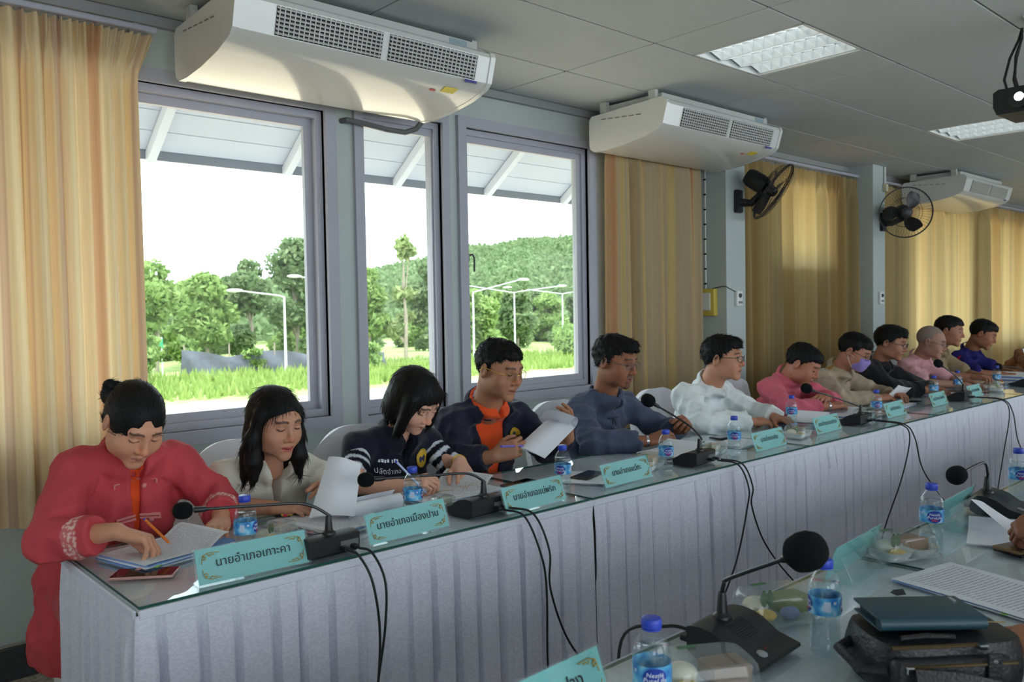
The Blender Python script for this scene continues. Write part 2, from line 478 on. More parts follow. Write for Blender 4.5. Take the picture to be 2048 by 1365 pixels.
# ------------------------------------------------------------ curtains
CS_L = [(0.0, (200, 150, 112)), (0.34, (212, 170, 130)), (0.42, (228, 202, 160)), (0.52, (232, 214, 176)), (0.60, (206, 174, 150)), (0.68, (230, 208, 166)), (1.0, (214, 170, 120))]
CS_M = [(0.0, (198, 132, 92)), (0.36, (206, 152, 114)), (0.44, (214, 186, 140)), (0.52, (196, 180, 150)), (0.60, (216, 190, 130)), (0.70, (190, 160, 130)), (1.0, (222, 150, 84))]
CS_R = [(0.0, (180, 140, 96)), (0.38, (190, 162, 112)), (0.48, (206, 182, 132)), (0.58, (182, 164, 122)), (0.68, (214, 190, 138)), (1.0, (196, 150, 110))]
def curtain(name, x0, x1, ztop, zbot, depth, wl, seed, matl, label, gather=None, yc=3.60, group='striped curtains along the window wall', flare=0.0):
    """pinch-pleated cloth; gather(x01)->local fold wavelength factor"""
    rs = np.random.default_rng(seed)
    n = int((x1 - x0) / 0.005); nz = 26
    s = np.linspace(0, 1, n)
    dens = np.array([gather(t) if gather else 1.0 for t in s])
    ph = np.cumsum(dens) * (x1 - x0) / n / wl * 2 * np.pi
    ph += 0.9 * np.sin(s * 17 + seed) + 0.6 * np.sin(s * 41 + seed * 2)
    amp = depth * (0.6 + 0.4 * np.sin(s * 23 + seed)) / dens ** 0.4
    Z = np.linspace(ztop, zbot, nz)
    P = np.zeros((n, nz, 3))
    for j, z in enumerate(Z):
        t = (ztop - z) / (ztop - zbot)
        hem = min(1.0, 0.3 + t * 6)            # tight pleats under the header tape
        a = amp * hem * (0.8 + 0.5 * t)
        drift = 0.25 * np.sin(t * 2.2 + s * 9 + seed) * t
        yy = a * np.sin(ph + drift) + 0.25 * a * np.sin(2 * ph + 1 + drift * 2)
        if t < 0.07: yy = depth * 0.35 * np.sin(ph * 2.0)
        P[:, j, 0] = x0 + (x1 - x0) * s + 0.35 * a * np.cos(ph) + flare * max(0, (0.09 - t) / 0.09) * np.clip((s - 0.88) / 0.12, 0, 1)
        P[:, j, 1] = yc + yy
        P[:, j, 2] = z
    arc = np.concatenate([[0], np.cumsum(np.linalg.norm(np.diff(P[:, 12, :], axis=0), axis=1))])
    mb = MB(); mb.grid(P)
    root = empty(name, ((x0 + x1) / 2, yc, zbot), label=label, cat='curtain', group=group)
    me = mb.mesh('cloth', 180)
    idx = np.repeat(arc, nz); zz = np.tile(Z, n)
    uvs = np.stack([idx, zz], 1)
    set_uv(me, lambda co: uvs)
    o = mesh_obj('cloth', me, matl, root); o.location = (-(x0 + x1) / 2, -yc, -zbot)
    hk = MB(); hk.tube([(0, 0.0, -0.004), (0, 0.008, 0.012)], 0.003, 5); hm_ = hk.mesh('hook'); hm_.materials.append(M_chrome)
    for x in np.arange(x0 + 0.06, x1, 0.13):
        mesh_obj('hook', hm_, None, root, (x - (x0 + x1) / 2, 0, ztop - zbot))
    return root
curtain('striped_curtain', -0.45, 1.20, 2.58, 0.62, 0.065, 0.16, 3, curtain_mat('curtain_cloth_a', CS_L, 0.33, 6.0, 1.3),
        'cream and orange pleated curtain drawn beside the widest window', lambda t: 0.9 if t < 0.70 else (3.2 if t > 0.80 else 1.9), flare=0.07)
curtain('striped_curtain', 4.12, 5.13, 2.56, 0.62, 0.05, 0.17, 8, curtain_mat('curtain_cloth_b', CS_M, 0.40, 4.0, 4.4),
        'orange striped curtain between the three windows and the first column', lambda t: 1.0)
curtain('striped_curtain', 5.60, 7.63, 2.57, 0.62, 0.05, 0.20, 12, curtain_mat('curtain_cloth_c', CS_R, 0.62, 3.0, 9.1),
        'beige curtain between the two columns with a glowing patch', lambda t: 1.0)
curtain('striped_curtain', 7.98, 13.9, 2.57, 0.62, 0.06, 0.42, 21, curtain_mat('curtain_cloth_d', CS_R, 0.5, 2.0, 2.7),
        'long golden backlit curtain beyond the second column', lambda t: 1.0)
# rails
for nm, x0, x1 in (('a', -0.6, 1.28), ('b', 4.08, 5.25), ('c', 5.5, 7.62), ('d', 7.88, 14.1)):
    r = MB(); r.rbox(((x0 + x1) / 2, 3.60, 2.604), (x1 - x0, 0.035, 0.024), 0.004, 1)
    for x in np.linspace(x0 + 0.15, x1 - 0.08, max(2, int((x1 - x0) / 1.0))):
        r.box((x, 3.655, 2.612), (0.02, 0.118, 0.02))
    tag(r.build('curtain_rail', M_alu), {'a': 'grey curtain rail above the widest window', 'b': 'grey curtain rail above the orange striped curtain', 'c': 'grey curtain rail between the two columns', 'd': 'long grey curtain rail beyond the second column'}[nm], 'curtain rail')

# ------------------------------------------------------------ outside: eave, ground, fence, lamps, trees, hill
M_roof = mat('eave_sheet', (190, 194, 204), 0.5, noise=(2, 0.04))
M_raft = mat('eave_rafter', (206, 208, 214), 0.5)
eave = empty('eave_roof', (4.5, 3.86, 3.05), kind='structure')
YE, ZE, SL = 5.0, 2.375, 0.70
for k in range(9):
    y0 = 3.86 + k * (YE - 3.86) / 9; y1 = 3.86 + (k + 1) * (YE - 3.86) / 9 - 0.006
    z0 = ZE + (YE - y0) * SL; z1 = ZE + (YE - y1) * SL
    m = MB()
    V = [(-9, y0, z0), (10.5, y0, z0), (10.5, y1, z1), (-9, y1, z1), (-9, y0, z0 + 0.02), (10.5, y0, z0 + 0.02), (10.5, y1, z1 + 0.02), (-9, y1, z1 + 0.02)]
    m.add(np.array(V) - np.array([0, 3.86, 3.05]), [(0, 3, 2, 1), (4, 5, 6, 7), (0, 1, 5, 4), (1, 2, 6, 5), (2, 3, 7, 6), (3, 0, 4, 7)])
    m.build('soffit_sheet', M_roof, eave, smooth=0)
for k in range(-6, 14):
    x = 1.72 + 0.853 * k - 4.5
    ang = -math.atan(SL)
    ln = (YE - 3.86) / math.cos(ang)
    MB().box((x, (YE - 3.86) / 2, (ZE + (YE - 3.86) * SL / 2 - 3.05) - 0.045), (0.05, ln, 0.06), rotm(ang)).build('rafter', M_raft, eave, smooth=0)
MB().b2((-9, YE - 3.86, ZE - 3.05 - 0.05), (10.5, YE - 3.86 + 0.02, ZE - 3.05 + 0.06)).build('fascia', mat('eave_fascia', (128, 130, 138), 0.5), eave, smooth=0)
# roof slab over the room so no sky leaks in
tag(MB().b2((XL - 0.15, YB - 0.146, CZ_H + 0.2), (XR + 0.15, WY + 0.146, CZ_H + 0.26)).build('roof_slab', M_tbar, smooth=0), kind='structure')

def ground_mat():
    m = mat('meadow', (120, 150, 60), 0.95)
    N = m.node_tree.nodes; L = m.node_tree.links; b = N['Principled BSDF']
    tc = N.new('ShaderNodeTexCoord'); sp = N.new('ShaderNodeSeparateXYZ'); L.new(tc.outputs['Object'], sp.inputs[0])
    nz = N.new('ShaderNodeTexNoise'); nz.inputs['Scale'].default_value = 0.25; nz.inputs['Detail'].default_value = 6; L.new(tc.outputs['Object'], nz.inputs['Vector'])
    # bare earth road along the building between about 24 and 34 m out
    ad = N.new('ShaderNodeMath'); ad.operation = 'MULTIPLY_ADD'; ad.inputs[1].default_value = 7.0; L.new(nz.outputs[0], ad.inputs[0]); L.new(sp.outputs[1], ad.inputs[2])
    mr = N.new('ShaderNodeMapRange'); mr.inputs[1].default_value = 36.5; mr.inputs[2].default_value = 38.5; L.new(ad.outputs[0], mr.inputs[0])
    n2 = N.new('ShaderNodeTexNoise'); n2.inputs['Scale'].default_value = 1.6; n2.inputs['Detail'].default_value = 8; L.new(tc.outputs['Object'], n2.inputs['Vector'])
    g = ramp_node(N, [(0.3, (116, 136, 74)), (0.5, (150, 168, 98)), (0.7, (170, 180, 116))]); L.new(n2.outputs[0], g.inputs[0])
    d = ramp_node(N, [(0.3, (190, 166, 138)), (0.7, (222, 204, 178))]); L.new(n2.outputs[0], d.inputs[0])
    mx = N.new('ShaderNodeMix'); mx.data_type = 'RGBA'; L.new(mr.outputs[0], mx.inputs[0]); L.new(d.outputs[0], mx.inputs[6]); L.new(g.outputs[0], mx.inputs[7])
    L.new(mx.outputs[2], b.inputs['Base Color'])
    return m
gx = np.linspace(-60, 300, 73); gy = np.linspace(4.2, 320, 64)
GP = np.zeros((73, 64, 3))
GP[:, :, 0] = gx[:, None]; GP[:, :, 1] = gy[None, :]
GP[:, :, 2] = -2.2 + 0.12 * np.sin(GP[:, :, 0] * 0.23) * np.sin(GP[:, :, 1] * 0.19)
tag(MB().grid(GP).build('ground', ground_mat(), smooth=180), kind='structure')

def leaf_mat(name, a, b, c):
    m = bpy.data.materials.new(name); m.use_nodes = True
    N = m.node_tree.nodes; L = m.node_tree.links; N.remove(N['Principled BSDF']); out = N['Material Output']
    tc = N.new('ShaderNodeTexCoord'); nz = N.new('ShaderNodeTexNoise'); nz.inputs['Scale'].default_value = 1.1; nz.inputs['Detail'].default_value = 3
    L.new(tc.outputs['Object'], nz.inputs['Vector'])
    rp = ramp_node(N, [(0.3, a), (0.5, b), (0.72, c)]); L.new(nz.outputs[0], rp.inputs[0])
    df = N.new('ShaderNodeBsdfDiffuse'); tl = N.new('ShaderNodeBsdfTranslucent'); ms = N.new('ShaderNodeMixShader'); ms.inputs[0].default_value = 0.4
    L.new(rp.outputs[0], df.inputs[0]); L.new(rp.outputs[0], tl.inputs[0]); L.new(df.outputs[0], ms.inputs[1]); L.new(tl.outputs[0], ms.inputs[2]); L.new(ms.outputs[0], out.inputs['Surface'])
    return m
M_leafA = leaf_mat('leaf_fresh', (96, 122, 66), (140, 164, 98), (172, 190, 128))  # all three leaf greens are paled to carry outdoor flare and haze
M_leafB = leaf_mat('leaf_mid', (84, 106, 70), (118, 138, 96), (150, 164, 122))
M_leafC = leaf_mat('leaf_pale', (120, 138, 84), (156, 170, 116), (186, 194, 146))
M_bark = mat('bark', (150, 138, 122), 0.9, noise=(6, 0.3))

def leaves(blobs, n, size, rs):
    """leaf quads scattered through ellipsoidal clumps"""
    B = np.array([b[:3] for b in blobs]); Rr = np.array([b[3:6] for b in blobs])
    w = np.prod(Rr, axis=1) ** (2 / 3); w /= w.sum()
    k = rs.choice(len(blobs), n, p=w)
    d = rs.normal(size=(n, 3)); d /= np.linalg.norm(d, axis=1, keepdims=True)
    r = rs.uniform(0.55, 1.03, n)[:, None]
    c = B[k] + d * r * Rr[k]
    a = rs.normal(size=(n, 3)); a /= np.linalg.norm(a, axis=1, keepdims=True)
    b = np.cross(a, rs.normal(size=(n, 3))); b /= np.linalg.norm(b, axis=1, keepdims=True)
    s = size * rs.uniform(0.6, 1.4, n)[:, None]
    V = np.stack([c - a * s, c + b * s * 0.5, c + a * s, c - b * s * 0.5], 1).reshape(-1, 3)
    F = np.arange(4 * n).reshape(-1, 4)
    mb = MB(); mb.add(V, F.tolist())
    return mb

def tree(loc, h, w, seed, lm, label, name='tree', n=2600, size=0.17, trunk=0.12, sparse=False, low=0.12):
    rs = np.random.default_rng(seed)
    root = empty(name, loc, label=label, cat='bush' if name == 'bush' else 'tree', group='trees beyond the windows' if name == 'tree' else 'bushes on the grass')
    blobs = []
    nb = 7 if sparse else 13
    for i in range(nb):
        t = rs.uniform(low, 0.92); rad = w * (0.5 if sparse else 0.55) * (1.15 - abs(t - 0.5) * 1.1)
        ang = rs.uniform(0, 6.28); q = rs.uniform(0.1, 0.75) * w * (1.1 - 0.8 * t)
        blobs.append((q * math.cos(ang), q * math.sin(ang), h * t, rad * rs.uniform(0.5, 0.9), rad * rs.uniform(0.5, 0.9), rad * rs.uniform(0.35, 0.6)))
    blobs.append((0, 0, h * 0.9, w * 0.3, w * 0.3, h * 0.1))
    tk = MB(); tk.tube([(0, 0, -0.2), (0.05 * w, 0, h * 0.35), (-0.03 * w, 0.03 * w, h * 0.6), (0, 0, h * 0.88)], [trunk, trunk * 0.8, trunk * 0.55, trunk * 0.15], 7)
    for b in blobs[:7]:
        tk.tube([(0, 0, b[2] * 0.55), (b[0] * 0.5, b[1] * 0.5, b[2] * 0.8), b[:3]], [trunk * 0.45, trunk * 0.3, trunk * 0.08], 5)
    tk.build('trunk', M_bark, root)
    leaves(blobs, n, size, rs).build('foliage', lm, root, smooth=0)
    return root
G0 = -2.2
TREES = [  # x, y, height, half width, mat, label
    (18.9, 55.0, 7.3, 3.0, 'A', 'bright leafy tree beside the cream curtain edge'),
    (23.4, 58.0, 6.8, 3.2, 'A', 'rounded bright green tree beyond the black shade net'),
    (27.6, 60.0, 7.9, 3.4, 'B', 'olive tree behind the single lamp post'),
    (31.4, 60.0, 9.8, 4.2, 'B', 'tallest spreading olive tree in the widest window'),
    (36.2, 52.0, 9.5, 2.2, 'C', 'tall thin pale tree with bare stems in the middle window'),
    (34.2, 54.0, 7.2, 3.0, 'A', 'dense low green tree in the middle window'),
    (39.4, 53.0, 8.0, 3.2, 'B', 'dark green tree at the right of the middle window'),
    (46.0, 56.0, 5.6, 3.4, 'A', 'light green tree behind the tallest lamp post'),
    (55.4, 60.5, 6.0, 3.8, 'B', 'mid green tree between the twin lamp posts'),
    (69.0, 70.0, 5.8, 3.8, 'A', 'bright tree beyond the farthest lamp post'),
    (73.0, 68.0, 6.2, 3.6, 'B', 'green tree at the frame of the right window'),
]
for i, (x, y, h, w, k, lab) in enumerate(TREES):
    tree((x, y, G0), h, w, 40 + i, {'A': M_leafA, 'B': M_leafB, 'C': M_leafC}[k], lab, n=5200 if i != 4 else 1600, size=0.25, sparse=(i == 4), trunk=0.16)
for i in range(20):
    x = 8 + i * 4.9 + 1.0 * math.sin(i * 2.3); y = 74 + 3 * math.sin(i * 1.7)
    tree((x, y, G0), 6.4 + 0.9 * math.sin(i * 2.9), 3.6, 140 + i, M_leafB if i % 2 else M_leafA, 'leafy green tree in the continuous tree line beyond the meadow', n=3400, size=0.30, trunk=0.15, low=0.02)
for i in range(14):
    x = 16 + i * 4.3 + math.sin(i * 3.1); y = 64 + 2 * math.sin(i * 2.2)
    tree((x, y, G0), 2.8 + 0.6 * math.sin(i), 2.4, 180 + i, M_leafA if i % 3 else M_leafB, 'low undergrowth bush at the foot of the tree line', 'bush', n=1500, size=0.2, trunk=0.05, low=0.1)
BUSH = [(15.6, 47.0, 2.6, 1.7, 'leafy bush in front of the black shade net'), (23.0, 49.5, 1.5, 1.2, 'small round bush behind the sagging shade net'), (29.5, 46.5, 1.6, 1.6, 'low bush by the middle window frame'),
        (47.0, 45.0, 2.4, 2.6, 'wide yellow green bush behind the man in the orange shirt'), (55.0, 47.0, 2.6, 2.8, 'wide bush under the farthest lamp post'), (38.5, 44.0, 1.7, 1.8, 'low bush under the tallest lamp post')]
for i, (x, y, h, w, lab) in enumerate(BUSH):
    tree((x, y, G0), h, w, 80 + i, M_leafA, lab, 'bush', n=1800, size=0.16, trunk=0.05, low=0.2)
# grass tufts on the meadow edge
rs = np.random.default_rng(5)
n = 9000
gx_ = rs.uniform(8, 62, n); gy_ = rs.uniform(36, 50, n)
hh = rs.uniform(0.25, 0.7, n); an = rs.uniform(0, 6.28, n); wv = 0.10
c = np.stack([gx_, gy_, np.full(n, G0)], 1); dx = np.stack([np.cos(an) * wv, np.sin(an) * wv, np.zeros(n)], 1)
tip = c + np.stack([rs.normal(0, .12, n), rs.normal(0, .12, n), hh], 1)
V = np.stack([c - dx, c + dx, tip], 1).reshape(-1, 3)
tag(MB().add(V, np.arange(3 * n).reshape(-1, 3).tolist()).build('grass', leaf_mat('grass_blade', (110, 132, 70), (142, 162, 92), (166, 180, 112)), smooth=0), 'tall bright grass growing on the meadow edge', 'grass', kind='stuff')
# wooded hill
hx = np.linspace(-40, 300, 70); hy = np.linspace(95, 330, 40)
HP = np.zeros((70, 40, 3)); HP[:, :, 0] = hx[:, None]; HP[:, :, 1] = hy[None, :]
def hill_h(x, y):
    r = np.clip((y - 95) / 75, 0, 1)
    return G0 - 1 + (6.5 + 27 * np.exp(-((x - 268) / 90.0) ** 2) + 3 * np.exp(-((x - 120) / 45.0) ** 2)) * (r * r * (3 - 2 * r))
HP[:, :, 2] = hill_h(HP[:, :, 0], HP[:, :, 1])
hill = tag(MB().grid(HP).build('hill', M_leafB, smooth=180), kind='structure')
n = 42000
x = rs.uniform(10, 298, n); y = rs.uniform(97, 300, n)
cl = np.floor(x / 4.5) * 12.9 + np.floor(y / 4.5) * 78.2
z = hill_h(x, y) + 1.2 + 1.6 * np.abs(np.sin(cl)) + rs.normal(0, 0.7, n)
c = np.stack([x, y, z], 1); a = rs.normal(size=(n, 3)); a /= np.linalg.norm(a, axis=1, keepdims=True)
b = np.cross(a, rs.normal(size=(n, 3))); b /= np.linalg.norm(b, axis=1, keepdims=True); s = rs.uniform(0.7, 1.5, n)[:, None]
V = np.stack([c - a * s, c + b * s * 0.6, c + a * s, c - b * s * 0.6], 1).reshape(-1, 3)
tag(MB().add(V, np.arange(4 * n).reshape(-1, 4).tolist()).build('forest', M_leafB, smooth=0), 'dense green forest canopy covering the distant hill', 'forest', kind='stuff')

M_pole = mat('galvanised', (206, 210, 214), 0.5, metal=0.2)
def lamp_post(loc, h, arms, label):
    r = empty('lamp_post', loc, label=label, cat='lamp post', group='street lamp posts outside')
    MB().tube([(0, 0, 0), (0, 0, h * 0.5), (0, 0, h)], [0.09, 0.075, 0.06], 8).build('pole', M_pole, r)
    for (dx, dy, dz) in arms:
        a = empty('arm', (0, 0, h), parent=r)
        MB().tube([(0, 0, -0.05), (dx * 0.12, dy * 0.12, 0.06), (dx, dy, dz)], 0.045, 7).build('bracket', M_pole, a)
        ln = math.hypot(dx, dy); ux, uy = dx / ln, dy / ln
        MB().sph((dx + ux * 0.35, dy + uy * 0.35, dz + 0.03), (0.48, 0.18, 0.11), 12, 8, rotm(0, 0, math.atan2(uy, ux))).build('lamp_head', mat('lamp_head_white', (236, 238, 240), 0.4), a)
    return r
lamp_post((23.6, 46.5, G0), 4.75, [(-2.3, 0.9, 0.35)], 'single arm street lamp standing by the shade net')
lamp_post((28.1, 49.0, G0), 5.8, [(-1.9, 0.4, 0.3)], 'street lamp whose head peeks past the widest window edge')
lamp_post((40.0, 48.5, G0), 5.15, [(3.9, -1.0, 0.9)], 'street lamp with one long raised arm in the right window')
lamp_post((52.4, 57.5, G0), 5.4, [(-4.4, 3.5, 0.9), (3.4, -2.4, 0.5)], 'twin arm street lamp in the middle of the right window')
lamp_post((62.8, 61.4, G0), 5.4, [(-4.2, 3.4, 0.7), (3.6, -2.6, 0.6)], 'twin arm street lamp nearest the right window frame')

# sagging black shade net fence
M_net = mat('shade_net', (96, 98, 108), 0.9, noise=(3, 0.2))
fx = np.linspace(19.0, 30.5, 40); FP = np.zeros((40, 6, 3))
for j in range(6):
    FP[:, j, 0] = fx; FP[:, j, 1] = 51.0 - (fx - 19) * 0.42 + 0.12 * np.sin(fx * 3 + j)
    top = 1.15 + 0.45 * np.abs(np.cos((fx - 19) * 0.62)) - 0.025 * (fx - 19) * 1.4
    FP[:, j, 2] = G0 + top * j / 5
fence = empty('shade_net_fence', (24, 49, G0), label='sagging grey shade net fence across the meadow', cat='fence')
solid_sheet(FP - np.array([24, 49, G0]), 0.02).build('net', M_net, fence)
for x in (19.2, 21.6, 24.1, 26.6, 29.2):
    MB().cyl((x - 24, 2.0 - (x - 19) * 0.42 + 0.1, 0), (x - 24, 2.0 - (x - 19) * 0.42 + 0.1, 1.9), 0.05, n=6).build('post', M_bark, fence)
sb = empty('site_sign', (15.8, 49.6, G0), label='small green notice board on posts in the meadow', cat='sign')
MB().rbox((0.9, 0, 2.1), (1.5, 0.05, 0.55), 0.01, 1).build('board', mat('sign_green', (60, 150, 110), 0.6), sb)
for x in (-1.6, 1.6): MB().cyl((x, 0.04, 0), (x, 0.04, 2.45), 0.05, n=6).build('post', M_pole, sb)
MB().cyl((-1.6, 0.04, 2.42), (1.6, 0.04, 2.42), 0.035, n=6).build('crossbar', M_pole, sb)
# ------------------------------------------------------------ ceiling lights
M_refl = mat('louvre_reflector', (240, 244, 244), 0.25, metal=0.3)
M_tube = mat('fluorescent_tube', (245, 250, 250), 0.4, emit=((235, 248, 255), 1.3))
def fixture_label(x, y):
    if 3 < x < 5 and y > 1.5: return 'lit louvred ceiling light between the first two air conditioners'
    if 6 < x < 8 and y > 1.5: return 'lit louvred ceiling light beside the hanging projector'
    return 'lit louvred ceiling light in another ceiling bay'
_fixproto = None
for (x0, x1, y0, y1) in FIXTURES:
    cx, cy = (x0 + x1) / 2, (y0 + y1) / 2; w, d = x1 - x0 - 0.012, y1 - y0 - 0.012
    lab = fixture_label(cx, cy)
    if _fixproto is None:
        r = empty('ceiling_light', (cx, cy, CZ_H + 0.05))
        h = MB()  # open-bottomed tray
        for a_, b_ in (((-w / 2, -d / 2), (-w / 2 + 0.012, d / 2)), ((w / 2 - 0.012, -d / 2), (w / 2, d / 2)), ((-w / 2, -d / 2), (w / 2, -d / 2 + 0.012)), ((-w / 2, d / 2 - 0.012), (w / 2, d / 2))):
            h.b2((a_[0], a_[1], -0.05), (b_[0], b_[1], 0.013))
        h.b2((-w / 2, -d / 2, 0.0115), (w / 2, d / 2, 0.0135))
        h.build('tray', M_refl, r, smooth=0)
        for i in range(3):
            MB().b2((-w / 2 + 0.03 + i * (w - 0.06) / 3 + 0.02, -d / 2 + 0.02, 0.006), (-w / 2 + 0.03 + (i + 1) * (w - 0.06) / 3 - 0.02, d / 2 - 0.02, 0.011)).build('tube', M_tube, r, smooth=0)
        for i in range(4):
            xx = -w / 2 + 0.02 + i * (w - 0.04) / 3
            MB().prism([(-0.006, 0), (0.006, 0), (0.002, -0.05), (-0.002, -0.05)], d - 0.03, rotm(math.pi / 2), (xx, d / 2 - 0.015, 0.008)).build('louvre_rail', M_refl, r, smooth=0)
        for k in range(10):
            yy = -d / 2 + 0.03 + k * (d - 0.06) / 9
            V = []; n = 12
            m = MB()
            for i in range(3):
                a = -w / 2 + 0.02 + i * (w - 0.04) / 3; b = a + (w - 0.04) / 3
                P = [(a, yy - 0.012, 0.008), (b, yy - 0.012, 0.008), (b, yy + 0.012, 0.008), (a, yy + 0.012, 0.008), (a, yy, -0.042), ((a + b) / 2, yy, -0.018), (b, yy, -0.042)]
                m.add(P, [(0, 1, 6, 5, 4), (3, 4, 5, 6, 2), (0, 3, 2, 1), (0, 4, 3), (1, 2, 6)])
            m.build('louvre_blade', M_refl, r, smooth=0)
        _fixproto = r
    else:
        r = copy_tree(_fixproto); r.location = (cx, cy, CZ_H + 0.05)
    tag(r, lab, 'ceiling light', 'louvred ceiling lights')
    ld = bpy.data.lights.new('ceiling_light_lamp', 'AREA'); ld.shape = 'RECTANGLE'; ld.size = w - 0.05; ld.size_y = d - 0.05; ld.energy = FIX_W; ld.color = (0.93, 0.98, 1.0)
    lo = bpy.data.objects.new('ceiling_light_lamp', ld); COL.objects.link(lo); lo.parent = r; lo.location = (0, 0, 0.005)

# ------------------------------------------------------------ air conditioners
def air_con(x0, label, length=1.27, stickers=True):
    r = empty('air_conditioner', (x0 + length / 2, 3.3, 2.40), label=label, cat='air conditioner', group='ceiling air conditioners')
    L = length / 2
    # profile in (y,z) local: y=-0.32 front, +0.27 rear
    prof = [(-0.285, 0.235), (-0.318, 0.215), (-0.325, 0.195), (-0.292, 0.085), (-0.262, 0.060), (-0.16, 0.030), (0.0, 0.006), (0.15, -0.004), (0.235, 0.0), (0.262, 0.018), (0.27, 0.05), (0.27, 0.19), (0.25, 0.215)]
    m = MB()
    Rm = np.array([[0, 0, 1], [1, 0, 0], [0, 1, 0]])  # prism xy->yz, extrude along x
    m.prism(prof, length - 0.05, Rm, (-L + 0.025, 0, 0)); m.build('casing', M_acwhite, r, smooth=30)
    for s in (-1, 1):
        e = MB(); pr = [((y + 0.02) * 1.02 - 0.02, (z - 0.1) * 1.03 + 0.1) for y, z in prof]
        e.prism(pr, 0.028, Rm, (s * L - (0.028 if s > 0 else 0), 0, 0)); e.build('end_cap', M_acwhite, r, smooth=30)
    MB().b2((-L + 0.06, -0.25, 0.21), (L - 0.06, 0.22, 0.278)).build('mounting_box', M_acmetal, r, smooth=0)
    for s in (-1, 1):
        for yy in (-0.2, 0.18):
            MB().box((s * (L - 0.04), yy, 0.265), (0.03, 0.05, 0.065)).build('bracket', M_acmetal, r, smooth=0)
    # grille: two bays of slats on the slanted front face
    a = np.array([-0.3248, 0.192]); b = np.array([-0.2935, 0.088]); ang = math.atan2(b[0] - a[0], -(b[1] - a[1]))
    for bay in (0, 1):
        gx0 = -L + 0.17 + bay * (length - 0.24) / 2; gx1 = gx0 + (length - 0.24) / 2 - 0.035
        g = empty('grille', (0, 0, 0), parent=r)
        c = (a + b) / 2
        MB().box(((gx0 + gx1) / 2, c[0] + 0.001, c[1]), (gx1 - gx0, 0.006, 0.108), rotm(ang)).build('recess', M_dark, g, smooth=0)
        for k in range(7):
            t = (k + 0.5) / 7; p = a * (1 - t) + b * t
            MB().box(((gx0 + gx1) / 2, p[0] - 0.005, p[1]), (gx1 - gx0, 0.010, 0.0045), rotm(ang + 0.5)).build('slat', M_acwhite, g, smooth=0)
        nv = 22
        for k in range(nv):
            x = gx0 + (k + 0.5) * (gx1 - gx0) / nv
            MB().box((x, c[0] - 0.004, c[1]), (0.003, 0.006, 0.106), rotm(ang)).build('vane', M_acwhite, g, smooth=0)
    MB().box((L - 0.13, -0.30, 0.075), (0.07, 0.003, 0.012), rotm(ang)).build('badge', mat('badge_print', (60, 60, 140), 0.5), r, smooth=0)
    if stickers:
        MB().box((L - 0.19, -0.215, 0.0425), (0.075, 0.045, 0.002), rotm(-0.27)).build('sticker', mat('sticker_yellow', (226, 206, 70), 0.5), r, smooth=0)
        MB().box((L - 0.27, -0.19, 0.036), (0.03, 0.012, 0.002), rotm(-0.25)).build('sticker', mat('sticker_red', (200, 70, 60), 0.5), r, smooth=0)
        MB().box((L - 0.16, -0.2515, 0.25), (0.1, 0.002, 0.045)).build('data_plate', mat('data_plate', (150, 170, 178), 0.4), r, smooth=0)
    m = MB()
    for k in range(6): m.box((-L - 0.001, -0.12 + k * 0.055, 0.165 + 0.004 * k), (0.003, 0.035, 0.005), rotm(0.08))
    m.build('side_vent', mat('vent_grey', (120, 118, 108), 0.6), r, smooth=0)['kind'] = 'stuff'
    return r
air_con(1.345, 'large white ceiling air conditioner over the widest window')
air_con(3.92, 'white ceiling air conditioner above the orange striped curtain')
air_con(8.52, 'distant white ceiling air conditioner behind the round fan', stickers=False)

